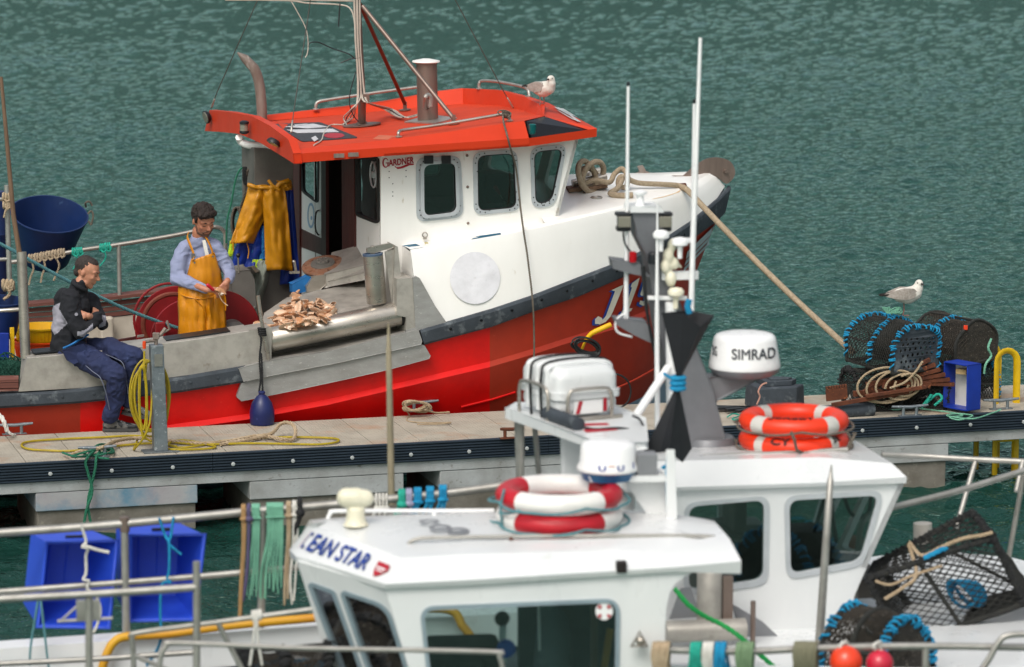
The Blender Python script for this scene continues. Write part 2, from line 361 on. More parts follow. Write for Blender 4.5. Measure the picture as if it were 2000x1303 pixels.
m_hose = M('yellow_hose', 'b09a18', .5, col2='8f7c10', sc_=9, mix=.5, bump=.05)
m_ylad = M('yellow_ladder_paint', 'dcb404', .5, col2='c09a02', sc_=8)
m_net = M('black_netting', '1d1f1f', .9, col2='34342f', sc_=40, mix=.5, bump=.6, bsc=140)
m_mussel = M('encrusted_netting', '3a352e', .9, col2='1c1b19', sc_=25, mix=.6, col3='8a8478', sc3=60, thr3=.62, bump=.9, bsc=70)
m_greennet = M('dark_green_netting', '0f4a3c', .8, col2='0a3a2e')
m_bluebox = M('royal_blue_plastic', '1438a4', .45, col2='102c88', sc_=4, mix=.5, col3='6d84c0', sc3=30, thr3=.74)
m_fishbox = M('fish_box_blue', '2448c8', .45, col2='3058d4', sc_=2.5, mix=.5, bump=.03, col3='8c9ce0', sc3=22, thr3=.70)
m_lbo = M('orange_lifebuoy', 'f03a10', .42, col2='e03410', sc_=6, mix=.4, col3='8a2a18', sc3=14, thr3=.72)
m_lbr = M('red_lifebuoy_cover', 'c01828', .4, col2='a81424', sc_=4)
m_lbw = M('white_lifebuoy', 'eceae6', .4, col2='d8d6d2')
m_tape = M('reflective_tape', 'cfcdc6', .35)
m_blacktape = M('black_marker', '1c1210', .6)
m_radome = M('radome_white', 'f2f3f3', .3, col2='e9eaea')
m_radblue = M('radar_blue_base', '0f5f92', .4)
m_grey = M('mid_grey_paint', '86888c', .4, .1, col2='75777b', sc_=4)
m_mast = M('grey_mast_paint', '77797d', .45, .2, col2='66686d', sc_=5, mix=.5)
m_lettb = M('navy_lettering', '1b3f94', .5)
m_lettr = M('crimson_lettering', 'b3132c', .5)
m_lettg = M('charcoal_lettering', '3c4048', .5)
m_cream = M('cream_lettering', 'd6d2c2', .5)
m_creamp = M('cream_plastic', 'e6e2cc', .4, col2='dcd6bc')
m_gwood = M('greenish_grey_pole', '9a9078', .8, col2='7c745e')
m_daysh = M('black_sailcloth', '101317', .75, col2='1c2026', sc_=3, bump=.1, bsc=8)
m_lens = M('lamp_lens', '9a9688', .12, .3, coat=.5)
m_balo = M('orange_buoy', 'f0421c', .35, coat=.3)
m_balr = M('crimson_buoy', 'c8203c', .35, coat=.3)
m_conc = M('pontoon_concrete', 'a4a7a8', .85, col2='7e7e7a', sc_=3.5, mix=.7, col3='625c50', sc3=16, thr3=.60, soft3=.14, bump=.35, bsc=60)
m_float = M('algae_stained_float', '77726a', .9, col2='4a453a', sc_=3, mix=.7, col3='9c978a', sc3=14, thr3=.6, soft3=.2, bump=.4, bsc=40)
m_fendr = M('ribbed_black_fender', '263442', .6, col2='1c2834', sc_=4, mix=.5, col3='5a5446', sc3=12, thr3=.70, soft3=.1, bump=.1)
m_bolt = M('zinc_bolt', 'b4b8b8', .6, .1)
m_gull = M('gull_white', 'dcd8d0', .8, col2='c8c2b8', sc_=20)
m_gullg = M('speckled_grey_feathers', 'a8a099', .85, col2='6d6258', sc_=70, mix=.7)
m_gullt = M('dark_tail_feathers', '231d1a', .8)
m_beak = M('dark_bill', '2a2320', .5)
m_leg = M('pinkish_gull_leg', '9c7068', .6)
m_shell = M('scallop_shell', 'cc9468', .5, col2='9c5a3c', sc_=12, mix=.7, col3='efe0cc', sc3=20, thr3=.55, bump=.3, bsc=60)
_n = m_shell.node_tree.nodes; _l = m_shell.node_tree.links; _b = _n['Principled BSDF']; _s = _b.inputs['Base Color'].links[0].from_socket
_o = _n.new('ShaderNodeObjectInfo'); _m = _n.new('ShaderNodeMix'); _m.data_type = 'RGBA'; _m.inputs[7].default_value = lin('ecd9c0'); _k = _n.new('ShaderNodeMath'); _k.operation = 'MULTIPLY'; _k.inputs[1].default_value = .5
_l.new(_o.outputs['Random'], _k.inputs[0]); _l.new(_k.outputs[0], _m.inputs[0]); _l.new(_s, _m.inputs[6]); _l.new(_m.outputs[2], _b.inputs['Base Color'])      # shells differ from one another
m_shell2 = M('scallop_meat', 'e0763a', .4)
m_crimson = M('crimson_plastic', 'c8142c', .4)
# ================================================================ water and an unseen bank for its reflections
def water_mat():
    m = bpy.data.materials.new('harbour_water'); m.use_nodes = True; n = m.node_tree.nodes; l = m.node_tree.links; n.remove(n['Principled BSDF']); b = n.new('ShaderNodeBsdfDiffuse'); gl = n.new('ShaderNodeBsdfGlossy'); fr = n.new('ShaderNodeFresnel'); ms = n.new('ShaderNodeMixShader')
    gl.inputs['Color'].default_value = (.70, 1.0, .90, 1); gl.inputs['Roughness'].default_value = .05; fr.inputs[0].default_value = 1.36
    l.new(fr.outputs[0], ms.inputs[0]); l.new(b.outputs[0], ms.inputs[1]); l.new(gl.outputs[0], ms.inputs[2]); l.new(ms.outputs[0], n['Material Output'].inputs[0])
    tc = n.new('ShaderNodeTexCoord'); v = tc.outputs['Object']
    def nz(s, d, r=.55, dist=0):
        x = n.new('ShaderNodeTexNoise'); x.inputs['Scale'].default_value = s; x.inputs['Detail'].default_value = d; x.inputs['Roughness'].default_value = r; x.inputs['Distortion'].default_value = dist; l.new(v, x.inputs['Vector']); return x.outputs[0]
    def mul(a, k):
        x = n.new('ShaderNodeMath'); x.operation = 'MULTIPLY'; l.new(a, x.inputs[0]); x.inputs[1].default_value = k; return x.outputs[0]
    def add(a, c):
        x = n.new('ShaderNodeMath'); x.operation = 'ADD'; l.new(a, x.inputs[0]); l.new(c, x.inputs[1]); return x.outputs[0]
    h = add(mul(nz(11, 3, .6, .4), .034), mul(nz(30, 2), .006))
    bp = n.new('ShaderNodeBump'); bp.inputs['Strength'].default_value = 1; bp.inputs['Distance'].default_value = 1.0
    l.new(h, bp.inputs['Height']); [l.new(bp.outputs[0], q.inputs['Normal']) for q in (b, gl, fr)]
    mx = n.new('ShaderNodeMix'); mx.data_type = 'RGBA'; mx.inputs[6].default_value = (.007, .033, .026, 1); mx.inputs[7].default_value = (.011, .046, .037, 1)
    l.new(nz(.12, 3), mx.inputs[0]); l.new(mx.outputs[2], b.inputs['Color'])
    return m
rng = np.random.default_rng(5)
ys = [-700., -250., -90., -35., -12., 3., 12.]; y_ = 20.
while y_ < 130: ys.append(y_); y_ += max(.032, y_*y_/21360*.65)
ys = np.array(ys+[150., 180., 230., 300., 500., 900.]); xr = np.concatenate([[-9., -4., -2., -1., -.6, -.4, -.3], np.linspace(-.21, .21, 680), [.3, .4, .6, 1., 2., 4., 9.]])
YY, XR = np.meshgrid(ys, xr, indexing='ij'); XX = XR*np.where(YY < 20, 40-YY, YY); ZZ = np.zeros_like(XX)
for k in range(80):          # wind chop: many short wave trains
    lam = .10*(7**rng.random()); th = rng.normal(.25, .75); kx, ky = np.cos(th+1.57), np.sin(th+1.57); kk = 2*np.pi/lam
    ZZ += lam*.0064*np.sin(kk*(kx*XX+ky*YY)+rng.random()*6.28+.8*np.sin(XX*.7*rng.random()+YY*.5*rng.random()))
gust = .85+.25*np.sin(XX*.21+YY*.13+1.2*np.sin(YY*.09))*np.sin(YY*.17-XX*.08)
ZZ *= gust*(YY < 140)*(YY > 15)
nr_, nc_ = XX.shape; ii = np.arange((nr_-1)*(nc_-1)); q0 = (ii//(nc_-1))*nc_+ii % (nc_-1)
fa = np.stack([q0, q0+1, q0+nc_+1, q0+nc_], 1).astype(np.int32)
wme = bpy.data.meshes.new('water'); wme.vertices.add(nr_*nc_); wme.vertices.foreach_set('co', np.stack([XX, YY, ZZ], -1).astype(np.float32).ravel())
wme.loops.add(fa.size); wme.loops.foreach_set('vertex_index', fa.ravel()); wme.polygons.add(len(fa)); wme.polygons.foreach_set('loop_start', np.arange(0, fa.size, 4, dtype=np.int32)); wme.polygons.foreach_set('use_smooth', np.ones(len(fa), bool))
wme.update(); wme.materials.append(water_mat()); wo_ = bpy.data.objects.new('water', wme); wo_.location.z = -.13; sc.collection.objects.link(wo_); lab(wo_, kind='structure')
m_refl_bank = M('dark_reflection_bank', '17261a', .95, col2='223023', sc_=.05)
rows = [[Vector((x*14-420, 230+40*k, (0, 25, 38, 46)[k]*(.7+.6*noise.noise(Vector((x*.15, k, 3))))+(-1 if k == 0 else 0))) for x in range(61)] for k in range(4)]
obj('reflection_bank', MB().grid(rows), m_refl_bank, kind='structure')  # unseen dark bank, added and shaped to darken what the ripples reflect
# ================================================================ pontoon
pon = thing('floating_pontoon', 'long floating walkway with sandy deck, ribbed black edge and concrete floats', 'pontoon', PON.O, PSI)
def pa(px, py=855): return PON.loc(Zp(px, py, PZ))[0]
a0, a1 = pa(-250, 920), pa(2250, 790)
m_deck = M('sandy_pontoon_boards', 'aea799', .85, col2='8e877a', sc_=3.5, mix=.7, col3='a67e60', sc3=2.2, thr3=.54, soft3=.22, bump=.35, bsc=60)
mb = MB(); a = a0; J = .405
while a < a1:
    q = [PON.L(x, t, z) for z in (PZ-.03, PZ) for x, t in ((a+.003, .012), (a+J-.003, .012), (a+J-.003, PW), (a+.003, PW))]; mb.hexa(q); a += J
obj('deck_boards', mb, m_deck, pon, smooth=0, bevel=.003)
mb = MB(); a = a0
while a < a1:         # fine drainage grooves
    for k in range(1, 14):
        x = a+J*k/14; mb.hexa([PON.L(x+dx, t, z) for z in (PZ-.002, PZ+.0015) for dx, t in ((-.0035, .05), (.0035, .05), (.0035, PW-.05), (-.0035, PW-.05))])
    a += J
obj('deck_tread', mb, m_deck, pon, smooth=0)
mb = MB().hexa([PON.L(x, t, z) for z in (PZ-.2, PZ-.034) for x, t in ((a0, .02), (a1, .02), (a1, PW-.02), (a0, PW-.02))])
obj('deck_frame', mb, m_conc, pon, smooth=0)
# ribbed rubber edge in lengths
prof = []
z0, z1 = PZ-.158, PZ+.004
for k in range(7):
    za = z1-(z1-z0)*k/7; zb = z1-(z1-z0)*(k+1)/7
    prof += [(-.045, za-.001), (-.045, za-.011), (-.020, za-.013), (-.020, zb)]
prof = [(-.02, z1+.002), (-.04, z1+.002)]+prof+[(.0, z0), (.0, z1)]
def edge(t0, s_, xa, xb, name):
    mb = MB(); rows = [[PON.L(x, t0+s_*p[0], p[1]) for p in prof] for x in (xa, xb)]
    mb.grid(rows, closed=True); nn = len(prof); mb.add(rows[0], [tuple(range(nn))]); mb.add(rows[1], [tuple(range(nn-1, -1, -1))]); obj(name, mb, m_fendr, pon, smooth=0)
j0 = pa(413, 885); L_ = (pa(1700, 822)-j0)/1.0
for k in range(-2, 5): edge(.015, 1, j0+k*L_/2+.002, j0+(k+1)*L_/2-.002, 'rubber_edge')
x = pa(115, 925); dx = (pa(937, 875)-x)/7
for k in range(-3, 22):
    obj('bolt', MB().lathe(PON.L(x+k*dx, -.03, PZ-.09), -PON.v, [(.016, 0), (.016, .008), (.012, .010)], 12), m_bolt, pon)
mb = MB().hexa([PON.L(x, t, z) for z in (PZ-.245, PZ-.158) for x, t in ((a0, .0), (a1, .0), (a1, .06), (a0, .06))])
obj('edge_beam', mb, m_conc, pon, smooth=0, bevel=.004)
m_graf = M('painted_concrete_float', 'a2a5a6', .85, col2='8f8088', sc_=1.6, mix=.8, col3='3f7c98', sc3=1.5, thr3=.50, soft3=.2, bump=.25)
for i, (p0, p1) in enumerate(((-420, -110), (30, 336), (457, 753), (849, 1140), (1235, 1530), (1635, 1922))):
    x0, x1 = pa(p0), pa(p1, 840)
    f = obj('float', MB().hexa([PON.L(x, t, z) for z in (-.3, PZ-.40) for x, t in ((x0+.012, .03), (x1-.012, .03), (x1-.012, PW-.04), (x0+.012, PW-.04))]), m_float, pon, smooth=0, bevel=.01)
    obj('float_lid', MB().hexa([PON.L(x, t, z) for z in (PZ-.40, PZ-.248) for x, t in ((x0, .005), (x1, .005), (x1, PW-.02), (x0, PW-.02))]), m_graf if i == 1 else m_conc, f, smooth=0, bevel=.008)
DK = PZ+.004
def D(px, py, z=.012): return Zp(px, py, DK+z)
# ---- cleats
def cleat(px, py, label, group='mooring cleats along the pontoon', rz=0, m=m_galv, L=.31, h=.075):
    o = D(px, py, 0); t = thing('mooring_cleat', label, 'cleat', o, PSI+rz, group); Q = WM[t.name]
    for s in (-1, 1): obj('leg', MB().tube([Q@Vector((s*.06, 0, 0)), Q@Vector((s*.06, 0, h))], .014, 8), m, t)
    obj('base', MB().box(Q@Vector((0, 0, .004)), .2, .05, .008, PSI+rz), m, t, smooth=0)
    obj('horn', MB().tube([Q@Vector((x, 0, h+.006*abs(x/.1))) for x in (-L/2, -.08, 0, .08, L/2)], [.010, .014, .015, .014, .010], 8), m, t)
    return t
cleat(28, 848, 'grey cleat by the far-left deck edge with a frayed rope over it')
cleat(190, 893, 'cleat at the near deck edge under the green and beige rope tangle')
cleat(822, 803, 'cleat against the bright red hull with a beige rope hitched round it')
cleat(1000, 856, 'rust-stained cleat at the near deck edge left of the liferaft', m=m_rust, L=.2)
cleat(1777, 812, 'grey cleat in front of the rusty bars and creels', L=.33)
cleat(1955, 799, 'long grey cleat between blue tray and yellow ladder', L=.33)
# ---- service post
pp = D(313, 881, 0)
post = thing('service_post', 'square galvanised post carrying a water tap and coiled yellow hose', 'post', pp, PSI)
Q = WM[post.name]
obj('shaft', MB().hexa([Q@Vector((x*w_, y*w_, z))+Vector((dx, 0, 0)) for z, w_, dx in ((.008, .056, 0), (.87, .052, -.02)) for x, y in ((-1, -1), (1, -1), (1, 1), (-1, 1))]), m_galv, post, smooth=0, bevel=.006)
obj('base_plate', MB().box(Q@Vector((0, 0, .004)), .29, .16, .008, PSI), m_galv, post, smooth=0)
obj('label_plate', MB().hexa([Q@Vector((x, y, z)) for z in (.70, .80) for x, y in ((-.045, -.058), (.02, -.058), (.02, -.053), (-.045, -.053))]), m_ss, post, smooth=0)
mb = MB().tube([Q@Vector(p) for p in ((-.02, 0, .87), (-.02, 0, .93), (.02, 0, .95), (.06, 0, 1.0))], .016, 8)
mb.tube([Q@Vector(p) for p in ((-.02, 0, .90), (-.07, -.02, .905), (-.12, -.03, .90))], .013, 8).tube([Q@Vector(p) for p in ((.05, 0, .97), (.09, 0, .99), (.07, 0, 1.06))], .011, 8)
mb.box(Q@Vector((-.02, 0, .94)), .05, .05, .05).box(Q@Vector((-.15, -.03, .95)), .06, .012, .02, .6)
obj('tap', mb, m_exh, post, bevel=.002)
obj('hose_connector', MB().tube([Q@Vector((-.125, -.05, z)) for z in (.85, .88, .91)], [.012, .015, .013], 10), m_obasket, post)
# ---- yellow hose: hung coil and the run on deck
random.seed(3)
mb = MB(); pts = [Q@Vector((-.125, -.05, .83)), Q@Vector((-.13, -.06, .6))]
for k in range(7):
    nar = k in (1, 4); cx = -.145 if nar else -.045+.012*math.sin(k*2.1); rx = .03 if nar else .135+.03*random.random(); top = .74-.02*(k % 3); bot = .06+.16*random.random(); y = -.075 if nar else .085+.010*k
    for j in range(12):
        q = 2*math.pi*j/12+math.pi*.6
        cc = (top+bot)/2; ry = (top-bot)/2
        pts.append(Q@Vector((cx+rx*math.cos(q)+.01*math.sin(k*3), y, cc+ry*math.sin(q))))
pts += [Q@Vector((-.1, -.1, .25)), D(262, 878), D(268, 860)]
obj('hose', MB().tube(cr(pts, 5), .0085, 7), m_hose, label='yellow hose hung in long loops on the galvanised post', cat='hose')
pts = [D(*p) for p in ((345, 872), (300, 866), (240, 870), (150, 880), (95, 880), (55, 877), (42, 869), (60, 862), (130, 857), (200, 854), (262, 851), (300, 856), (340, 864), (400, 868), (480, 866), (560, 867), (620, 868), (655, 864), (660, 858), (630, 855), (560, 854), (500, 856), (430, 862), (380, 872), (345, 874), (330, 866), (360, 860), (420, 872), (395, 877), (340, 878), (300, 873))]
obj('hose', MB().tube(cr(pts, 6), .0095, 7), m_hose, label='flat loop of yellow hose lying along the pontoon deck', cat='hose')
# ---- ropes on the deck
pts = [D(*p) for p in ((140, 888, .02), (170, 878, .05), (200, 874, .08), (225, 862, .06), (260, 856, .04), (300, 857, .03), (340, 862, .02), (400, 866, .02), (450, 861, .02), (490, 853, .03), (530, 847, .05), (548, 828, .10), (566, 826, .12), (577, 838, .08), (573, 858, .02), (550, 858, .03), (520, 852, .03), (480, 860, .02), (430, 868, .015))]
obj('rope', MB().rope(cr(pts, 8), .0165), m_rbeige, label='thick off-white laid rope from the near cleat along the deck', cat='rope')
mb = MB()
for P in (((122, 884), (150, 892), (185, 888), (215, 878), (180, 880), (140, 890), (165, 878), (200, 872), (218, 882), (190, 892), (212, 896)),
          ((175, 880), (195, 868), (215, 872), (222, 884), (205, 886), (180, 890), (160, 884))):
    mb.rope(cr([D(x, y, .03+.03*math.sin(i*2)) for i, (x, y) in enumerate(P)], 8), .0095)
hw = lambda px, py, t: PON.V(px, py, t)
for P in (((185, 880, .1), (172, 893, -.05), (167, 905, -.07), (172, 925, -.07), (180, 960, -.08), (168, 1000, -.1), (160, 1060, -.1)), ((195, 882, .1), (188, 895, -.05), (186, 915, -.07), (178, 950, -.06), (172, 990, -.08), (184, 1055, -.1))):
    mb.rope(cr([hw(*p) for p in P], 8), .0125)
obj('rope', mb, m_rgreen, label='green rope knotted on the near cleat and hanging to the water', cat='rope')
mb = MB()
for k in range(6):
    a0_ = -.35+.14*k; mb.rope(cr([PON.V(813+(27-k)*math.cos(a)*math.cos(a0_*.4)+4*math.sin(k), 794+(10-k*.6)*math.sin(a)-a0_*14*math.cos(a), 1.12+.03*math.sin(a+k)) for a in [2*math.pi*j/10 for j in range(11)]], 5), .0095)
mb.rope(cr([D(*p) for p in ((792, 800, .06), (800, 812, .0), (796, 822, .0), (835, 826), (880, 825), (862, 828), (815, 829))], 8), .006)
mb.rope(cr([D(*p) for p in ((830, 800, .08), (848, 806, .03), (865, 806, .02), (878, 805, .02))], 8), .008)
obj('rope', mb, m_rbeige, label='beige rope hitched on the cleat beside the bright red hull', cat='rope')
obj('rope', MB().rope(cr([PON.V(*p) for p in ((-25, 800, 1.1), (0, 812, 1.05), (8, 825, 1.0), (14, 842, 1.0))], 8), .02).rope(cr([D(*p) for p in ((14, 840, .05), (22, 848, .03), (30, 850))], 5), .012), m_rwhite, label='frayed white rope dropping onto the far-left cleat', cat='rope')
obj('rope', MB().rope(cr([D(*p) for p in ((1700, 786, .02), (1740, 800), (1790, 798), (1860, 806), (1880, 812), (1855, 815), (1875, 820), (1900, 812), (1870, 808), (1850, 812), (1900, 818), (1940, 806), (1955, 800, .03))], 8), .007), m_rsea, label='thin pale green rope trailing along the deck edge below the blue tray', cat='rope')
# ---- yellow ladder
lb = D(1965, 787, 0); lad = thing('ladder', 'yellow painted pontoon ladder with rounded hoop top', 'ladder', lb, PSI); Q = WM[lad.name]
def hoop(dx, dy):
    pts = [(-.095, -1.0)]+[(-.095, z) for z in (-.3, 0, .2, .36)]+[(.095*-math.cos(a), .36+.10*math.sin(a)) for a in (.4, .8, 1.2, 1.57, 1.94, 2.34, 2.74)]+[(.095, z) for z in (.36, .2, 0, -.3, -1.0)]
    return MB().tube([Q@Vector((x+dx, dy, z)) for x, z in pts], .034, 10, flat=.5)
obj('stile', hoop(0, 0), m_ylad, lad, smooth=50); obj('stile', hoop(-.03, .34), m_ylad, lad, smooth=50)
for z in (-.33, -.12):
    for y in (0, .34): obj('rung', MB().tube([Q@Vector((-.09, y, z)), Q@Vector((.09, y, z))], .014, 8), m_ylad, lad)
# ---- black mooring block and cylinder fender
bb = D(1521, 797, 0); blk = thing('rubber_block', 'black moulded mooring block with stepped lid', 'block', bb, PSI, None); Q = WM[blk.name]
mb = MB().hexa([Q@Vector((x, y, z)) for z, k in ((0, 1), (.20, .95)) for x, y in ((-.23*k, -.12), (.12, -.12), (.24*k, .0), (-.23*k, .24))])
obj('body', mb, m_rubber, blk, smooth=0, bevel=.012)
obj('lid', MB().hexa([Q@Vector((x, y, z)) for z in (.20, .245) for x, y in ((-.14, -.05), (.10, -.05), (.17, .03), (-.14, .2))]).hexa([Q@Vector((x, y, z)) for z in (.24, .26) for x, y in ((-.08, -.02), (.08, -.02), (.13, .03), (-.08, .16))]), m_rubber, blk, smooth=0, bevel=.006)
obj('rope', MB().rope(cr([hw(*p) for p in ((1498, 748, .0), (1488, 752, .0), (1481, 765, -.02), (1484, 775, -.02), (1478, 790, -.02))], 6), .008), m_rpink, label='short faded pink rope with a knot on the black block', cat='rope')
o = D(1600, 806, .045); e = D(1706, 800, .045)
obj('cylinder_fender', MB().lathe(o, e-o, [(.03, 0), (.058, .01), (.060, .04), (.060, (e-o).length-.02), (.05, (e-o).length)], 20), m_rubber, label='black cylindrical rubber fender lying on the pontoon deck', cat='fender', smooth=40)
mb = MB()
for k in range(5):
    q = D(1420+k*14, 795+k*1.5, .03); mb.box(q, .3, .05, .02, PSI+.3*k-.4)
obj('rubber_strip', mb, m_black, label='heap of flat black rubber strips beside the black block', cat='rubber strips', smooth=0)
obj('rope', MB().rope(cr([D(*p) for p in ((1420, 815), (1432, 808, .03), (1445, 812), (1430, 818), (1440, 820), (1450, 812))], 6), .006), m_rturq, label='frayed turquoise rope scrap on deck near the orange lifebuoys', cat='rope')
for k, (x, y) in enumerate(((1420, 796), (1428, 798))): obj('shell_bit', MB().ell(D(x, y, .01), .012, .009, .008), m_rpink, label='small pale shell on the deck, %s of a pair' % ('left' if k == 0 else 'right'), cat='shell', group='two pale shells on the deck')
# ================================================================ creels
def netmesh(fn, nu, nv):
    idx = {}; vs = []; fs = []
    def g(i, j):
        if (i, j) not in idx: idx[(i, j)] = len(vs); vs.append(fn(i/nu, j/nv))
        return idx[(i, j)]
    for i in range(0, nu+1):
        for j in range(0, nv+1):
            if (i+j) % 2:
                P = [(i-1, j), (i, j+1), (i+1, j), (i, j-1)]; P = [p for p in P if 0 <= p[0] <= nu and 0 <= p[1] <= nv]
                if len(P) >= 3: fs.append(tuple(g(*p) for p in P))
    return vs, fs, [0]*len(fs)
def net(name, fn, nu, nv, mat, par, th=.006):
    o = obj(name, netmesh(fn, nu, nv), mat, par, smooth=0); w_ = o.modifiers.new('w', 'WIREFRAME'); w_.thickness = th; w_.use_replace = True; w_.use_even_offset = False; w_.use_boundary = True; return o
def helix(path, r, turns, jit=.15):
    P = cr(path, 10); L = len(P); out = []
    N = None; M_ = int(turns*8)
    for i in range(M_+1):
        f = i/M_*(L-1); f = max(0, min(L-1, f+L*.012*math.sin(i*.21)+L*.01*math.sin(i*.083+1))); a = int(min(f, L-2)); p = P[a].lerp(P[a+1], f-a); T = (P[a+1]-P[a]).normalized()
        N = (N-T*N.dot(T)).normalized() if N else T.orthogonal().normalized(); B = T.cross(N); q = 2*math.pi*i/8
        rr = r*(1+jit*(random.random()-.5)*2); out.append(p+(N*math.cos(q)+B*math.sin(q))*rr)
    return out
def Dprof(w_, h, n=14, sq=.45):
    pts = [(-w_/2, 0), (-w_/2, h*sq*.6)]
    for k in range(n+1):
        a = math.pi*(1-k/n); pts.append((w_/2*math.cos(a), h*sq+h*(1-sq)*math.sin(a)))
    return pts+[(w_/2, h*sq*.6), (w_/2, 0)]
def creel(name, label, Mx, l=.62, w_=.42, h=.34, lash=m_rblue, lashed=(0, 1, 2), plate=False, mus=False, group='lobster creels stacked on the pontoon', sq=.45, r=.014, dense=1):
    t = thing(name, label, 'creel', Mx.translation, 0, group); P = Dprof(w_, h, sq=sq)
    sd = Vector(Mx.translation)*3; c = lambda x, y, z: Mx@(Vector((x, y, z))+noise.noise_vector(Vector((x, y, z))*3.2+sd)*.055*min(1, .25+z/h))
    for k, x in enumerate((-l/2, 0, l/2)):
        path = [c(x, y, z) for y, z in P]
        hp = obj('hoop', MB().tube(path+[c(x, P[0][0], 0)], r, 8), m_net, t, noise_amp=.004, noise_sc=30)
        if k in lashed: obj('lashing', MB().tube(helix(path, r+.006, 34*dense, .5), .0072, 5), lash, hp)
    mb = MB()
    for y, z in ((-w_/2, 0), (w_/2, 0), (-w_/2*.95, h*.5), (w_/2*.95, h*.5), (0, h)): mb.tube([c(-l/2, y, z), c(l/2, y, z)], r*.8, 6)
    mb.tube([c(x, y, z-.0) for x, y, z in ((-l/2, -w_/2, 0), (-l/2, w_/2, 0))], r*1.3, 6).tube([c(x, y, z) for x, y, z in ((l/2, -w_/2, 0), (l/2, w_/2, 0))], r*1.3, 6)
    obj('base_frame', mb, m_net, t, noise_amp=.004, noise_sc=30)
    def surf(u, v):
        f = v*(len(P)-1); a = int(min(f, len(P)-2)); y = P[a][0]+(P[a+1][0]-P[a][0])*(f-a); z = P[a][1]+(P[a+1][1]-P[a][1])*(f-a)
        return c((u-.5)*l, y*.985, z*.985)
    net('netting', surf, 40, 56, m_mussel if mus else m_net, t, .0095)
    def end(s): 
        def fn(u, v):
            y, z = P[int(round(v*(len(P)-1)))]; k = u; return c(s*l/2, y*k, h*.35+(z-h*.35)*k)
        return fn
    if plate:
        holes = []
        for i in range(-3, 4):
            for j in range(1, 7):
                y, z = i*.052+(.026 if j % 2 else 0), j*.046
                if abs(y) < w_/2-.05 and z < h-.05-abs(y)*.3: holes.append([(y+.013*math.cos(a*math.pi/4), z+.013*math.sin(a*math.pi/4)) for a in range(8)])
        obj('end_plate', MB().panel(P, holes, lambda y, z: c(l/2+.004, y, z), c(.004, 0, 0)-c(0, 0, 0)), m_rubber, t, smooth=0)
    else: net('end_netting', end(1), 12, len(P)-1, m_mussel if mus else m_net, t, .008)
    net('end_netting', end(-1), 12, len(P)-1, m_net, t, .008)
    net('floor_netting', lambda u, v: c((u-.5)*l, (v-.5)*w_, .01), 20, 14, m_net, t, .007)
    obj('netting_core', MB().ell(c(0, 0, h*.42), 1, 1, 1, M=Mx.to_3x3()@Matrix.Diagonal((.40*l, .40*w_, .36*h)), n=20, m=12), m_mussel, t, noise_amp=.035, noise_sc=9, smooth=60)  # solid netting core added so the creel looks opaque and dark
    cr_ = MB(); q_ = random.uniform(0, 9)
    for k in range(7): cr_.tube(cr([c((random.uniform(-.45, .45))*l, random.uniform(-.4, .4)*w_, random.uniform(.15, .85)*h) for _ in range(5)], 5), .008, 5)
    obj('inner_line', cr_, m_net, t)
    if mus: obj('growth', MB().prism([c(l/2-.006, y*.97, z*.97) for y, z in P], c(.008, 0, 0)-c(0, 0, 0)), m_mussel, t, smooth=0)
    return t
def Mtx(p, rz, rx=0, ry=0): return Matrix.Translation(p)@Matrix.Rotation(rz, 4, 'Z')@Matrix.Rotation(rx, 4, 'X')@Matrix.Rotation(ry, 4, 'Y')
random.seed(11)
creel('lobster_creel', 'upper left creel with bright blue lashed hoops and holed black end plate', Mtx(PON.V(1742, 712, .45), R(-55), 0, R(3)), l=.60, w_=.52, h=.41, plate=True)
creel('lobster_creel', 'upper right creel with shell-crusted netting and an orange tag', Mtx(PON.V(1862, 700, .75), R(-52), R(4), 0), l=.55, w_=.50, h=.37, mus=True, lashed=(1,))
creel('lobster_creel', 'bottom creel crushed under the stack with black netting', Mtx(PON.V(1745, 792, .5), R(10)), l=.78, w_=.45, h=.34, lash=m_rblack)
creel('lobster_creel', 'bottom creel between blue tray and ladder flecked with blue twine', Mtx(PON.V(1880, 782, .80), R(15)), l=.50, w_=.42, h=.36, lashed=(1, 2))
obj('tag', MB().box(PON.V(1886, 640, .42), .035, .006, .04, .2), m_balo, label='small orange tag on the shell-crusted creel', cat='tag', bevel=.002)
mb = MB()
for k in range(9):
    c0 = PON.V(1690+k*13, 768-(k % 3)*10, .16); mb.box(c0, .22, .025, .05, PSI+.3*math.sin(k*2), M=Matrix.Rotation(PSI+.4*math.sin(k*2), 3, 'Z')@Matrix.Rotation(.35*math.sin(k*5), 3, 'Y'))
for k in range(6): mb.box(PON.V(1790+k*9, 715+k*7, .2), .26, .03, .035, M=Matrix.Rotation(PSI-.2, 3, 'Z')@Matrix.Rotation(-.45+.1*k, 3, 'Y'))
mb.box(PON.V(1700, 778, .08), .7, .03, .035, M=Matrix.Rotation(PSI, 3, 'Z')@Matrix.Rotation(-.12, 3, 'Y')).box(PON.V(1750, 765, .06), .55, .03, .03, M=Matrix.Rotation(PSI, 3, 'Z')@Matrix.Rotation(-.1, 3, 'Y'))
obj('dredge_bar', mb, m_rust, label='pile of rusted dredge bars wedged under the creels', cat='scrap iron', bevel=.003)
mb = MB(); c0 = PON.V(1634, 770, .12); Rm = Matrix.Rotation(PSI, 3, 'Z')@Matrix.Rotation(-.08, 3, 'Y')
mb.box(c0, .19, .02, .10, M=Rm)
for k in range(8): mb.box(c0+Rm@Vector((-.085+k*.0243, 0, .062)), .017, .022, .03, M=Rm)
obj('tooth_bar', mb, m_rust, label='rusty toothed comb plate at the left of the scrap', cat='tooth bar', bevel=.002)
mb = MB()
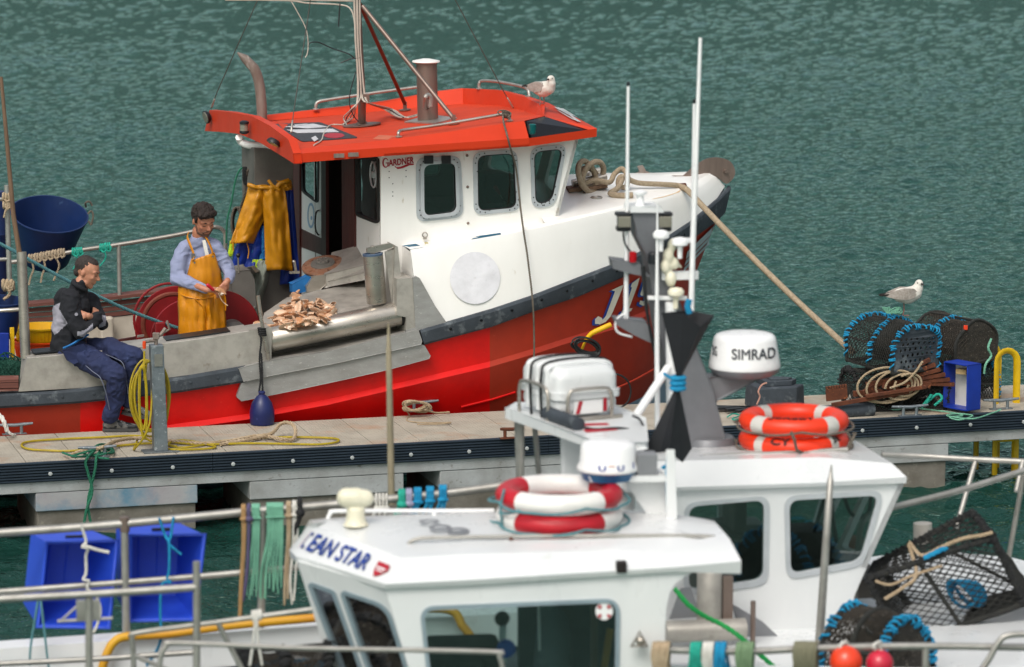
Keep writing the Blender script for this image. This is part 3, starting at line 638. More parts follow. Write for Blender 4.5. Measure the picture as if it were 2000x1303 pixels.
for k in range(5):
    cx, cy, rx, ry = 1725+k*12, 752+4*(k % 2), 50-6*k, 34-3*k
    mb.rope(cr([PON.V(cx+rx*math.cos(a)-.25*ry*math.sin(a), cy+ry*math.sin(a), .12-.01*k) for a in [2*math.pi*j/12+k for j in range(12)]], 6), .0105)
mb.rope(cr([PON.V(*p, .06) for p in ((1802, 706), (1785, 730), (1765, 748), (1738, 758))], 6), .0105)
obj('rope', mb, m_rbeige, label='coils of tan rope draped over the lower creels', cat='rope')
obj('rope', MB().rope(cr([PON.V(*p) for p in ((1800, 796, .1), (1812, 780, .12), (1820, 770, .12), (1808, 788, .1), (1830, 770, .15), (1840, 778, .1), (1825, 792, .1))], 6), .012), m_rturq, label='turquoise rope bundle at the foot of the creel stack', cat='rope')
mb = MB()
for k in range(6): mb.tube(cr([PON.V(1738+14*math.cos(a)+k*2, 606+6*math.sin(a*1.3+k), .4) for a in [j*.8+k for j in range(9)]], 4), .004, 5)
obj('twine', mb, m_rsea, label='loose green twine on top of the blue-laced creel', cat='twine')
obj('rope', MB().rope(cr([PON.V(*p) for p in ((1936, 662, .4), (1930, 680, .35), (1936, 695, .35), (1925, 712, .3), (1922, 730, .3))], 5), .011), m_rsea, label='pale green rope tied at the right corner of the creel stack', cat='rope')
# ---- blue tray on end
tb = PON.V(1882, 797, .12); tr = thing('fish_tray', 'blue plastic tray stood on end with white lining', 'tray', tb, PSI); tc = lambda x, y, z: WM[tr.name]@Vector((x, y, z))
Wt, Ht = .29, .40; Rt = Matrix.Rotation(R(-66), 4, 'Z'); tc2 = lambda x, y, z: WM[tr.name]@(Rt@Vector((x, y, z)))
mb = MB()
for (x0, x1, z0_, z1_) in ((-.14, -.128, 0, Ht), (.128, .14, 0, Ht), (-.14, .14, 0, .012), (-.14, .14, Ht-.012, Ht)):
    mb.hexa([tc2(x, y, z) for z in (z0_, z1_) for x, y in ((x0, -.11), (x1, -.11), (x1, .06), (x0, .06))])
Rt2 = None
obj('tray_body', mb, m_bluebox, tr, smooth=0, bevel=.004)
obj('lining', MB().hexa([tc2(x, y, z) for z in (.012, Ht-.012) for x, y in ((-.128, .03), (.128, .03), (.128, .045), (-.128, .045))]), m_deckw, tr, smooth=0)
obj('timber_block', MB().box(tc2(-.0, -.02, .32), .10, .07, .045, PSI-.9), m_timber, label='short pale timber block wedged inside the blue tray', cat='timber', bevel=.003)
# ---- gull on the creels
# ================================================================ red fishing boat
V = RB.V
root = thing('fishing_boat', 'red and white fishing boat with orange-red wheelhouse roof moored behind the pontoon', 'fishing boat', RB.L(0, 1.7, 0), PSI)
TC = 1.7; uu, vv = RB.u, RB.v
HT = [(-500, 850, .12), (-60, 801, .1), (0, 796, .06), (100, 790, .03), (157, 786, .01), (345, 766, 0), (480, 745, 0), (640, 712, 0), (825, 673, 0), (957, 638, .03), (1039, 608, .10), (1131, 577, .25), (1223, 537, .5), (1309, 492, .85), (1350, 466, 1.08), (1398, 432, 1.5), (1406, 415, 1.66)]
HK = [(-500, 945, .2), (-60, 880, .16), (0, 875, .12), (100, 865, .08), (157, 856, .06), (345, 828, .05), (480, 809, .05), (640, 780, .05), (820, 738, .05), (957, 706, .08), (1039, 682, .15), (1107, 660, .28), (1200, 632, .52), (1265, 605, .85), (1315, 580, 1.12), (1350, 550, 1.5), (1358, 537, 1.66)]
HL = [(-500, 1020, .5), (-60, 960, .4), (0, 955, .35), (100, 950, .3), (157, 945, .27), (345, 925, .25), (480, 910, .25), (640, 890, .25), (820, 868, .27), (957, 850, .3), (1030, 840, .36), (1090, 828, .45), (1165, 812, .6), (1224, 791, .8), (1270, 768, 1.12), (1312, 735, 1.5), (1318, 722, 1.66)]
top = [V(*p) for p in HT]; kn = [V(*p) for p in HK]; kn2 = [V(p[0], p[1]+11, p[2]-.040) for p in HK]; bt = [V(*p) for p in HL]
mid1 = [a.lerp(b, .5)+vv*.012 for a, b in zip(top, kn)]
bot = [RB.L(RB.loc(p)[0]-.05, min(RB.loc(p)[1]+.35, 1.69), -.3) for p in bt]
low = [a.lerp(b, .4)+vv*.012 for a, b in zip(kn2, bt)]
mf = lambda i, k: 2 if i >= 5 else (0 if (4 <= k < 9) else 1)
rows = [top, mid1, kn, kn2, low, bt, bot]
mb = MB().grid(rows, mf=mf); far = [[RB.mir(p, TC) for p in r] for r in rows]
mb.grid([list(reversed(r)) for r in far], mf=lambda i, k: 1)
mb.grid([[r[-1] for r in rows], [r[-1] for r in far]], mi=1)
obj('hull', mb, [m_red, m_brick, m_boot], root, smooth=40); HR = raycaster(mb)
def thull(px, py):
    def at(H, f):
        for a, b in zip(H, H[1:]):
            if a[0] <= px <= b[0] or b is H[-1]:
                q = (px-a[0])/(b[0]-a[0]); return a[f]+(b[f]-a[f])*q
    y0, y1, t0, t1 = at(HT, 1), at(HK, 1), at(HT, 2), at(HK, 2)
    q = max(0, min(1.6, (py-y0)/(y1-y0))); return t0+(t1-t0)*min(q, 1)+(.012*math.sin(math.pi*min(q, 1)))
def HP(px, py, lift=.012): return HR(px, py, lift) or V(px, py, thull(px, py)-lift)
obj('spray_rail', MB().tube([HP(x, y, .012) for x, y in ((900, 794), (960, 779), (1005, 765))], .010, 6), m_red, root)
obj('spray_rail', MB().tube([V(x, y, t) for x, y, t in ((1150, 776, .40), (1192, 764, .52), (1240, 742, .7), (1276, 722, .88))], .010, 6), m_brick, root)
# rubber strake
ST = [(-500, 822, .12), (-60, 772, .1), (0, 767, .06), (100, 763, .03), (157, 758, .01), (345, 737, 0), (480, 714, 0), (640, 679, 0), (819, 644, 0), (961, 603, .02), (1039, 577, .08), (1131, 541, .24), (1225, 505, .48), (1309, 458, .84), (1350, 431, 1.06), (1400, 388, 1.5), (1416, 364, 1.66)]
st = [V(*p) for p in ST]
def strake(i0, i1, name='strake'):
    T, B = st[i0:i1+1], top[i0:i1+1]; n = len(T)
    r = [[p+vv*.02+Vector((0, 0, .004)) for p in T], [p-vv*.035 for p in T], [p-vv*.05+Vector((0, 0, -.02)) for p in T], [p-vv*.05+Vector((0, 0, .02)) for p in B], [p-vv*.035 for p in B], [p+vv*.02-Vector((0, 0, .004)) for p in B]]
    if i1 == len(st)-1:
        for q in r: q[-1] = q[-1]+uu*.04
    mb = MB().grid(r); obj(name, mb, m_rubber, root, smooth=30)
    obj(name, MB().grid([[RB.mir(p, TC) for p in reversed(q)] for q in r]), m_rubber, root, smooth=30)
strake(0, 4); strake(4, 6); strake(8, 16)
for i, x in enumerate((60, 122, 183, 372, 425, 880, 940, 1000, 1058, 1107, 1157, 1205, 1335, 1362)):
    def ay(H):
        for a, b in zip(H, H[1:]):
            if a[0] <= x <= b[0]: q = (x-a[0])/(b[0]-a[0]); return a[1]+(b[1]-a[1])*q, a[2]+(b[2]-a[2])*q
    y, t = ay(ST); y2, _ = ay(HT); c = V(x, (y+y2)/2, t-.05)
    obj('bolt', MB().lathe(c, -vv, [(.013, -.005), (.013, .005), (.007, .007)], 10), m_blackgloss if x > 820 else m_rubber, root)
# side mouldings, ledge, foredeck
SB_ = ST[8:]; TP = [(802, 492, .12), (900, 475, .13), (985, 459, .14), (1066, 442, .20), (1180, 416, .42), (1262, 396, .68), (1318, 380, 1.0), (1368, 362, 1.35), (1396, 342, 1.64)]
b_ = [V(*p) for p in SB_]; t_ = [V(*p) for p in TP]; in_ = [RB.off(p, 0, .035, .022) for p in t_]
m1 = [a.lerp(b, .9)+vv*-.01 for a, b in zip(b_, t_)]
base = [V(785, 479, .4), V(880, 464, .4), V(960, 455, .4), V(1023, 447, .4), V(1092, 428, .45)]
rows = [b_, [a.lerp(b, .5)-vv*.012 for a, b in zip(b_, t_)], m1, t_, in_]
mb = MB().grid(rows)
led = [in_[0], in_[1], in_[2], in_[3], in_[3].lerp(in_[4], .4)]
mb.grid([led, base])
mb.add([b_[0], t_[0], V(785, 479, .4), V(785, 630, .4)], [(0, 1, 2, 3)])
mb.add([b_[0]+vv*0, b_[0]+vv*.6, V(785, 479, .4)], [(0, 1, 2)])
cen = [V(1020, 352, TC), V(1115, 346, TC), V(1200, 341, TC), V(1290, 342, TC), V(1396, 341, TC)]
nr = [in_[3], in_[4], in_[5], in_[6], in_[8]]
md = [a.lerp(b, .5)+Vector((0, 0, .02)) for a, b in zip(nr, cen)]
mb.grid([nr, md, cen, [RB.mir(p, TC) for p in md], [RB.mir(p, TC) for p in nr]])
mb.add([in_[6], in_[7], in_[8]], [(0, 1, 2)])
mb.grid([[RB.mir(p, TC) for p in reversed(r)] for r in rows])
mb.add([b_[-1], t_[-1], RB.mir(t_[-1], TC), RB.mir(b_[-1], TC)], [(0, 1, 2, 3)])
obj('topsides', mb, m_gel, root, smooth=28); TS = raycaster(mb)
def LG(px, py): # ledge strips
    return V(px, py, .27)+Vector((0, 0, .006))
obj('grip_strip', MB().grid([[TS(786+5.2*k, 480-.6*k, .004) or V(786, 480, .3) for k in range(6)], [TS(801+5.4*k, 488-.9*k, .004) or V(801, 488, .2) for k in range(6)]]), m_teal, root, smooth=0)
obj('grip_strip', MB().grid([[TS(932+9*k, 462-1.3*k, .004) or V(932, 462, .3) for k in range(6)], [TS(919+12*k, 468.5-2*k, .004) or V(920, 468, .2) for k in range(6)]]), m_teal, root, smooth=0)
def disc(px, py, rx, ry, n=40): return [(px+rx*math.cos(2*math.pi*k/n), py+ry*math.sin(2*math.pi*k/n)) for k in range(n)]
dk_ = [[TS(927+49*r*math.cos(2*math.pi*k/40), 543+51*r*math.sin(2*math.pi*k/40), .014) for k in range(40)] for r in (.02, .2, .4, .6, .8, 1)]
obj('round_sticker', MB().grid(dk_, closed=True), M('pale_lilac_vinyl', 'e9e9ee', .3), root, smooth=60)
# wheelhouse
TN, TF = .40, 3.0
s0 = RB.loc(V(744, 400, TN))[0]; SA = lambda px, py, ds=0: RB.S(px, py, s0+ds)
nearW = [((812, 308), (899, 303), (905, 424), (813, 434)), ((923, 297), (1009, 291), (1017, 411), (925, 421)), ((1035, 288), (1107, 281), (1083, 402), (1038, 408))]
nearG = [((824, 320), (889, 315), (892, 415), (825, 423)), ((932, 304), (1003, 299), (1008, 405), (933, 412)), ((1042, 296), (1099, 290), (1077, 393), (1045, 399))]
out = [(744, 296), (1132, 262), (1086, 440), (1023, 455), (806, 480), (806, 600), (744, 600)]
fn = lambda x, y: V(x, y, TN); fnm = lambda x, y: RB.mir(V(x, y, TN), TC)
mb = MB().panel(out, [rrect(g, 17) for g in nearG], fn, vv*.03).panel(out, [rrect(g, 17) for g in nearG], fnm, -vv*.03)
F0, F1 = V(1086, 440, TN), V(1132, 262, TN); G0, G1 = RB.mir(F0, TC), RB.mir(F1, TC); Cm = (F0+G0)/2+uu*.22; Cn = (F1+G1)/2+uu*.22
for a, b, c, d in ((F0, Cm, Cn, F1), (Cm, G0, G1, Cn)):
    ff = lambda x, y, a=a, b=b, c=c, d=d: (a.lerp(b, x)).lerp(d.lerp(c, x), y)
    mb.panel([(0, 0), (1, 0), (1, 1), (0, 1)], [rrect([(.1, .3), (.9, .3), (.9, .86), (.1, .86)], .08)], ff, -uu*.03)
# aft wall with tall window and doorway
win_a = [(693, 309), (737, 307), (738, 437), (695, 420)]
mb.panel([(690, 300), (742.3, 297), (742.3, 640), (690, 640)], [rrect(win_a, [6, 10, 10, 8])], lambda x, y: SA(x, y), uu*.03)
whb = SA(744, 640)
obj('wheelhouse', mb, m_gel, root, smooth=0, label='white wheelhouse walls')
nz_ = RB.loc(SA(567, 400))[1]
for i, (w_, g) in enumerate(zip(nearW, nearG)):
    for f_, sg, nm in ((fn, -1, 'window'), (fnm, 1, 'window')):
        ring = MB().panel(rrect(w_, 20), [rrect(g, 16)], lambda x, y, f_=f_, sg=sg: f_(x, y)+vv*sg*.014, -vv*sg*.014)
        wo = obj(nm, ring, m_wframe, root, smooth=0, bevel=.003)
        obj('gasket', MB().panel(rrect(g, 16), [grow(rrect(g, 16), -1.6)], lambda x, y, f_=f_, sg=sg: f_(x, y)+vv*sg*.016, -vv*sg*.02), m_gask, wo, smooth=0)
        obj('pane', MB().panel(rrect(g, 16), [], lambda x, y, f_=f_: f_(x, y), vv*.005), m_glass, wo, smooth=0)
        if sg < 0:
            sm = MB(); q = rrect([tuple(Vector(a).lerp(Vector(b), .5)) for a, b in zip(w_, g)], 18, 3)
            for k in range(0, len(q), 1): sm.lathe(f_(*q[k])-vv*.014, -vv, [(.006, 0), (.006, .003)], 8)
            for a, b in ((0, 3), (1, 2), (3, 2)):
                for k in (1, 2, 3):
                    A, B = Vector(q[a*4+1]), Vector(q[b*4+1]); p = A.lerp(B, k/4); sm.lathe(f_(*p)-vv*.014, -vv, [(.006, 0), (.006, .003)], 8)
            obj('screws', sm, m_gask, wo)
ring = MB().panel(rrect([(819, 316), (893, 311), (897, 419), (820, 428)], 17), [rrect([(826, 322), (887, 317), (890, 413), (827, 421)], 14)], lambda x, y: fn(x, y)-vv*.026, -vv*.012)
obj('opening_sash', ring, m_wframe, root, smooth=0, bevel=.003)
for x in (835, 869): obj('hinge', MB().box(fn(x, 311)-vv*.04, .08, .025, .07, PSI), m_black, root, smooth=0, bevel=.004)
for x, y in ((912, 304), (913, 365), (914, 436)): obj('deck_button', MB().lathe(fn(x, y), -vv, [(.012, 0), (.012, .008), (.006, .012)], 12), m_stack, root)
sm = MB()
for x, y in ((760, 335), (760, 347), (793, 333), (793, 345), (767, 359), (767, 375), (767, 383)): sm.lathe(fn(x, y), -vv, [(.005, 0), (.005, .003)], 8)
obj('screws', sm, m_gask, root)
obj('towing_eye', MB().torus(V(830, 459, .37), (.3, 1, 0), .022, .006, 16, 6).box(V(830, 466, .36), .03, .03, .01), m_ss, root)
wo = obj('window', MB().panel(grow(rrect(win_a, [6, 10, 10, 8]), 2), [grow(rrect(win_a, [6, 10, 10, 8]), -2)], lambda x, y: SA(x, y, -.012), uu*.03), m_gask, root, smooth=0)
obj('pane', MB().panel(rrect(win_a, [6, 10, 10, 8]), [], lambda x, y: SA(x, y, .01), uu*.004), m_glass, wo, smooth=0)
obj('clear_view_screen', MB().torus(SA(729, 341, -.004), uu, .11, .008, 30, 8).lathe(SA(729, 341, -.004), -uu, [(.03, -.01), (.03, .01)], 12), m_wframe, wo)
obj('door_frame', MB().panel([(667, 300), (691, 300), (693, 640), (669, 640)], [], lambda x, y: SA(x, y, -.02), uu*.022).panel([(566, 300), (585, 300), (585, 640), (567, 640)], [], lambda x, y: SA(x, y, -.02), uu*.022).panel([(585, 296), (667, 296), (667, 312), (585, 312)], [], lambda x, y: SA(x, y, -.02), uu*.02), m_maroon, root, smooth=0, bevel=.004)
dw = [(587, 318), (621, 313), (620, 397), (590, 374)]
door = obj('door', MB().panel([(585, 300), (628, 300), (628, 640), (585, 640)], [rrect(dw, 7)], lambda x, y: SA(x, y, .0), uu*.02), m_gel, root, smooth=0)
obj('door_rail', MB().panel([(586, 446), (628, 466), (628, 498), (586, 482)], [], lambda x, y: SA(x, y, -.006), uu*.005).panel([(627, 300), (636, 300), (637, 640), (628, 640)], [], lambda x, y: SA(x, y, -.01), uu*.03), m_maroon, door, smooth=0)
obj('pane', MB().panel(rrect(dw, 7), [], lambda x, y: SA(x, y, .008), uu*.004), m_glass, door, smooth=0)
obj('gasket', MB().panel(grow(rrect(dw, 7), 1.5), [grow(rrect(dw, 7), -1.5)], lambda x, y: SA(x, y, -.006), uu*.008), m_gask, door, smooth=0)
obj('handle', MB().tube(cr([SA(x, y, d) for x, y, d in ((626, 411, .02), (619, 413, -.04), (616, 425, -.05), (616, 445, -.05), (620, 457, -.03), (624, 459, .02))], 5), .008, 8), m_black, door)
obj('emblem', MB().panel(disc(607, 421, 7, 25, 24), [disc(607, 421, 5, 20, 24)], lambda x, y: SA(x, y, -.003), uu*.002).panel(disc(608, 426, 1.5, 4, 10), [], lambda x, y: SA(x, y, -.003), uu*.002), M('pale_blue_emblem', '8fb0cc', .5), door, smooth=0)
# interior
zf = PZ+.05
fl = [RB.L(s0, TN+.03, zf), RB.loc(F0)[0]]
sF = RB.loc(F0)[0]
wf = thing  # wheelhouse floor, console and seat
mb = MB().hexa([RB.L(a, t, z) for z in (zf-.05, zf) for a, t in ((s0+.04, .45), (sF, .45), (sF, 2.95), (s0+.04, 2.95))])
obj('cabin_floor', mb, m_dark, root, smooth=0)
zc = RB.loc(F0)[2]-.02
mb = MB().hexa([RB.L(a, t, z) for z in (zf, zc) for a, t in ((sF-.62, .5), (sF-.02, .5), (sF-.02, 2.9), (sF-.62, 2.9))]).hexa([RB.L(a, t, z) for z in (zc, zc+.1) for a, t in ((sF-.85, .9), (sF-.5, .5), (sF-.1, .5), (sF-.1, 2.0))])
obj('console', mb, m_casing, root, smooth=0, bevel=.02)
mb = MB().box(RB.L(sF-.35, 1.2, zc+.28), .22, .34, .26, PSI).box(RB.L(sF-.35, 1.75, zc+.24), .2, .3, .2, PSI).box(RB.L(s0+1.0, 2.3, zf+.55), .4, .4, 1.1, PSI).box(RB.L(s0+.9, 1.25, zf+.5), .45, .45, .12, PSI).box(RB.L(s0+.72, 1.25, zf+.95), .1, .45, .5, PSI)
obj('instruments', mb, m_black, root, smooth=0, bevel=.01)
lv = obj('throttle', MB().tube([V(990, 402, .52), V(975, 378, .52)], .006, 6).lathe(V(992, 404, .55), (0, 0, 1), [(.05, 0), (.045, .03), (.02, .05)], 16), m_ss, root)
obj('throttle_knob', MB().caps([(V(975, 378, .52), .012), (V(968, 367, .52), .022)]), m_crimson, lv)
obj('darkening_lining', MB().panel(out, [rrect(g, 17) for g in nearG], lambda x, y: fnm(x, y)-vv*.036, -vv*.004), m_dark, root, smooth=0); obj('darkening_lining', MB().panel(out, [rrect(g, 17) for g in nearG], lambda x, y: fn(x, y)+vv*.034, vv*.004), m_dark, root, smooth=0)  # dark sheets added inside both walls to deepen the cabin's shade
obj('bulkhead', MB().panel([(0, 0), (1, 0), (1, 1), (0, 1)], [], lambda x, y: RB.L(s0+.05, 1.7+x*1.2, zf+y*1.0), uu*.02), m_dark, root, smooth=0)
# roof
NB = [(573, 319, .12), (750, 305, .12), (880, 297, .12), (1033, 286, .12), (1165, 267, .34)]
BT = [(572, 301, .12), (750, 289, .12), (880, 280, .12), (1033, 270, .12), (1166, 251, .34)]
CR = [(578, 291, .25), (750, 274, .28), (880, 257, .30), (1024, 236, .34)]
nb, btp, crs = [V(*p) for p in NB], [V(*p) for p in BT], [V(*p) for p in CR]
LB = [(526, 236, 3.1), (667, 224, 3.1), (750, 216, 3.1), (854, 206, 3.05), (904, 203, 2.9), (972, 206, 2.2), (1011, 213, 1.6), (1047, 224, .9)]
LT = [(500, 228, 3.2), (667, 209, 3.2), (750, 198, 3.2), (854, 179, 3.15), (904, 173, 3.0), (972, 176, 2.25), (1024, 189, 1.5), (1054, 204, .95)]
lb_, lt_ = [V(*p) for p in LB], [V(*p) for p in LT]
mb = MB(); topp = crs+list(reversed(lb_))+[V(548, 261, .9), V(560, 272, .5)]
aft_far = V(470, 240, 3.1)+uu*.1
pl = [V(578, 291, .25)+uu*.04]+crs[1:]+list(reversed(lb_))[:-1]+[lb_[0]+uu*.06]
mb.prism(pl, (0, 0, -.03), 1)
mb.grid([nb[:4], btp[:4], crs], 0)
lo = [p-Vector((0, 0, .12)) for p in lt_]; ou = [p+(vv*.05 if i < 5 else uu*.05) for i, p in enumerate(lt_)]
mb.grid([lb_, lt_, ou, [p-Vector((0, 0, .25)) for p in ou]], 0)
# underside
und = [nb[0], nb[1], nb[2], nb[3], nb[4], RB.L(RB.loc(nb[4])[0]+.12, 1.7, RB.loc(nb[4])[2]+.03), RB.L(RB.loc(nb[4])[0], 3.05, nb[4].z), RB.L(RB.loc(nb[0])[0]+.1, 3.2, nb[0].z+.03)]; und[0] = und[0]+uu*.08+vv*.05
mb.prism(und, (0, 0, .02), 0)
# visor and wedge
FE = [V(1166, 251, .34), V(1071, 201, 1.75), RB.mir(V(1166, 251, .34), TC)]
FB = [V(1165, 267, .34), V(1071, 217, 1.75), RB.mir(V(1165, 267, .34), TC)]
mb.grid([FB, FE], 0)
W1, W2, W3 = V(1026, 236, .32), V(1063, 227, .5), V(1157, 256, .33)
mb.add([W2, W3, FE[0], FE[1], lt_[-2]+uu*.05, lt_[-1]+uu*.05, lb_[-1], lt_[-1]], [(0, 1, 2), (0, 2, 3), (0, 3, 4), (0, 4, 5), (0, 5, 6), (7, 5, 6), (7, 6, 0)])
mb.add([FE[1], FE[2], lt_[4], lt_[5], lt_[6]], [(0, 1, 2, 3, 4)])
mb.add([crs[3], W2, lb_[-1]], [(0, 1, 2)])
mb.add([btp[3], btp[4], W3, V(1033, 270, .30)], [(0, 1, 2, 3)]); mb.add([nb[3], nb[4], btp[4], btp[3]], [(0, 1, 2, 3)])
mb.add([btp[3], V(1033, 270, .30), W1, crs[3]], [(0, 1, 2, 3)])
roof = obj('roof', mb, [m_roof, m_rooftop], root, smooth=25); RR = raycaster(mb)
obj('lamp_recess', MB().add([V(1028, 237, .33), V(1063, 228, .49), V(1156, 256, .34), V(1033, 270, .26)], [(0, 1, 2, 3)]), m_blackgloss, root, smooth=0)
obj('navigation_light', MB().lathe(V(1040, 262, .22), (0, 0, 1), [(.03, 0), (.034, .02), (.034, .08), (.02, .09)], 16), M('green_lamp_glass', '0f5a5a', .1), root)
# arched aft beam
s_a = RB.loc(nb[0])[0]; SX = lambda px, py, d=0: RB.S(px, py, s_a+d)
tl = [(409, 215), (450, 219), (492, 227), (526, 245), (563, 272), (573, 300)]; bl = [(400, 256), (435, 258), (469, 262), (510, 280), (560, 311), (574, 320)]
a_, b2 = [SX(*p) for p in tl], [SX(*p) for p in bl]
obj('roof_beam', MB().grid([b2, a_, [p+uu*.07 for p in a_], [p+uu*.07 for p in b2], b2]).add([a_[0], b2[0], b2[0]+uu*.07, a_[0]+uu*.07], [(0, 1, 2, 3)]), m_roof, root, smooth=30)
DN = (crs[3]-crs[0]).cross(lb_[2]-crs[0]).normalized()
if DN.z < 0: DN = -DN
def RD(px, py, lift=.006): return RR(px, py, lift) or hit(px, py, crs[0]+DN*lift, DN)
pst = obj('roof_panel', MB().prism([RD(*p, .0) for p in rrect([(534, 244), (625, 240), (700, 270), (590, 278)], 5)], DN*.008), M('dark_vinyl_panel', '2c2d33', .5), root, smooth=0)
mb = MB()
for q in (((556, 250), (612, 244), (640, 250), (600, 253)), ((560, 256), (650, 254), (662, 260), (580, 262)), ((575, 246), (600, 244), (605, 247), (580, 249)), ((608, 272), (616, 268), (622, 274), (614, 279))): mb.prism([RD(*p, .009) for p in q], DN*.003)
obj('smeared_letters', mb, M('smeared_white', 'cfd0d4', .6), pst, smooth=0)
obj('red_patch', MB().prism([RD(*p, .009) for p in disc(653, 267, 20, 5, 20)], DN*.003), m_lettr, pst, smooth=0)
mb = MB()
for k in range(5):
    x = 1085+k*7.5; y = 208+k*3.6
    mb.add([V(x, y, 1.3)+Vector((0, 0, .012)), V(x+5, y+2.4, 1.25)+Vector((0, 0, .012)), V(x+22, y+13, .85)+Vector((0, 0, .012)), V(x+15, y+11, .9)+Vector((0, 0, .012))], [(0, 1, 2, 3)])
nv = (FE[0]-W2).cross(FE[1]-W2).normalized(); nv = nv if nv.z > 0 else -nv
mb = MB()
for q in (((1082, 209), (1092, 210), (1122, 226), (1110, 224)), ((1094, 211), (1100, 212), (1128, 229), (1124, 227)), ((1101, 216), (1108, 219), (1135, 238), (1127, 237)), ((1086, 214), (1092, 216), (1127, 236), (1118, 233))):
    mb.add([hit(*p, W2+nv*.012, nv) for p in q], [(0, 1, 2, 3)])
obj('roof_number', mb, m_gel2, root, smooth=0)
# roof fittings
for x, y in ((662, 304), (690, 302)): obj('fascia_plate', MB().box(V(x, y, .10), .09, .008, .035, PSI), m_exh, root, smooth=0)
obj('worn_patch', MB().grid([[RD(740+9*k, 264+.5*k, .002) for k in range(6)], [RD(728+9*k, 272+.5*k, .002) for k in range(6)]]), M('pale_worn_roof_paint', 'cf6a4a', .7), root, smooth=0)
obj('rust_stain', MB().grid([[TS(x, y, .003) for x, y in ((1330, 371), (1318, 377), (1300, 383), (1278, 388))], [TS(x, y, .003) for x, y in ((1326, 376), (1312, 381), (1294, 386), (1272, 390))]]), M('rust_run_on_white', 'd9b184', .7, col2='e4d3b8', sc_=20), root, smooth=0)
obj('rust_stain', MB().grid([[TS(x, y, .003) for x, y in ((826, 466), (829, 474), (833, 482))], [TS(x, y, .003) for x, y in ((834, 466), (836, 474), (839, 484))]]), M('algae_run_on_white', 'a89a50', .8, col2='cfc79c', sc_=20), root, smooth=0)
def rail(pts, r=.014, m=m_rail, feet=(), nm='grab_rail', par=root, n=6):
    o = obj(nm, MB().tube(cr(pts, n), r, 10), m, par, smooth=60)
    for f in feet: obj('rail_foot', MB().lathe(f, (0, 0, 1), [(.03, 0), (.03, .008), (.015, .012)], 14), m, o)
    return o
rail([V(*p) for p in ((617, 214, 3.15), (617, 205, 3.15), (622, 199, 3.15), (640, 195, 3.15), (720, 183, 3.15), (815, 170, 3.15))], feet=[V(617, 214, 3.15)])
rail([V(*p) for p in ((936, 174, 2.65), (936, 163, 2.65), (943, 158, 2.6), (975, 160, 2.2), (1015, 168, 1.75), (1030, 174, 1.55), (1034, 188, 1.5))], feet=[V(936, 174, 2.65), V(1032, 189, 1.5)])
rail([RD(779, 269), RD(779, 269)+Vector((0, 0, .04)), V(790, 254, .5), V(860, 244, .5), V(960, 227, .5), V(988, 222, .5), V(994, 226, .5), RD(996, 238)], feet=[RD(779, 269), RD(996, 238)], m=m_ss)
mast_b = RD(707, 246); mt = [V(694, -60, 1.65), V(697, 0, 1.65), V(702, 110, 1.65), V(707, 200, 1.65), mast_b]
mo = obj('mast', MB().tube(mt, .036, 14), m_stack, root, smooth=60)
obj('mast_foot', MB().lathe(mast_b, DN, [(.17, 0), (.17, .01), (.05, .012), (.045, .03)], 24), m_stack, mo)
obj('junction_box', MB().box(V(714, 192, 1.6), .06, .05, .08, PSI), m_stack, mo, smooth=0, bevel=.004)
k1, k2 = RD(791, 217), RD(886, 244)
for a, b, r, m in ((V(703, 8, 1.65), k1+Vector((0, 0, .06)), .018, m_rustdk), (V(708, 12, 1.6), k2+Vector((0, 0, .05)), .019, m_stack)):
    obj('mast_stay', MB().tube([a, b], r, 10), m, root, smooth=60)
for k_ in (k1, k2): obj('stay_foot', MB().lathe(k_, DN, [(.055, 0), (.055, .01), (.03, .015)], 16).box(k_+Vector((0, 0, .04)), .03, .03, .08, PSI), m_stack, root, smooth=30)
sb_ = RD(836, 236)
so = obj('funnel', MB().tube([sb_, V(833, 122, RB.loc(sb_)[1])], .092, 24), m_stack, root, smooth=60)
obj('funnel_cap', MB().lathe(V(832, 121, RB.loc(sb_)[1]), (0, 0, 1), [(.10, -.01), (.125, 0), (.12, .012), (.03, .03)], 24), m_gel, so)
obj('funnel_base', MB().hexa([RD(*p, z) for z in (0, .012) for p in ((790, 240), (850, 243), (893, 232), (840, 226))]), m_rail, so, smooth=0)
obj('cable_duct', MB().tube(cr([V(831, 210, .98*RB.loc(sb_)[1]-.1), V(831, 192, 1.3), V(836, 186, 1.3), V(841, 192, 1.3), V(841, 208, 1.3)], 4), .022, 10), m_rail, so)
obj('exhaust_pipe', MB().tube(cr([V(*p) for p in ((513, 300, 3.0), (512, 228, 3.0), (508, 175, 3.0), (503, 150, 3.0), (496, 133, 3.0))], 4)+[V(478, 114, 3.0), V(464, 103, 3.0)], [.048]*16+[.047, .04, .008], 14), m_exh, root, smooth=60)
random.seed(5)
for k in range(9):
    off = k*2.0
    pts = [V(690+k*1.5, -40, 1.6), V(692+off*.7, 20, 1.6), V(694+off*.6, 80, 1.6), V(698+off*.6, 140, 1.6), V(698+off, 190, 1.58)]
    if k < 4: pts += [V(694-k*3, 215, 1.55), RD(690-k*6, 236, .03), RD(668+k*3, 246, .01)]
    else: pts += [V(716+k, 202, 1.5), RD(735+k*4, 228, .07), RD(770+k*3, 236, .03), RD(815+k, 231, .04), V(838, 210, 1.35)]
    obj('cable', MB().tube(cr(pts, 6), .006 if k % 3 else .007, 5), m_cablew if k not in (2, 6) else m_black, mo, smooth=60)
obj('cable', MB().tube(cr([RD(668, 246, .01), RD(645, 247, .01), RD(633, 262, .01), RD(628, 276, .01), RD(613, 286, .01)], 6), .006, 6), m_cablew, root)
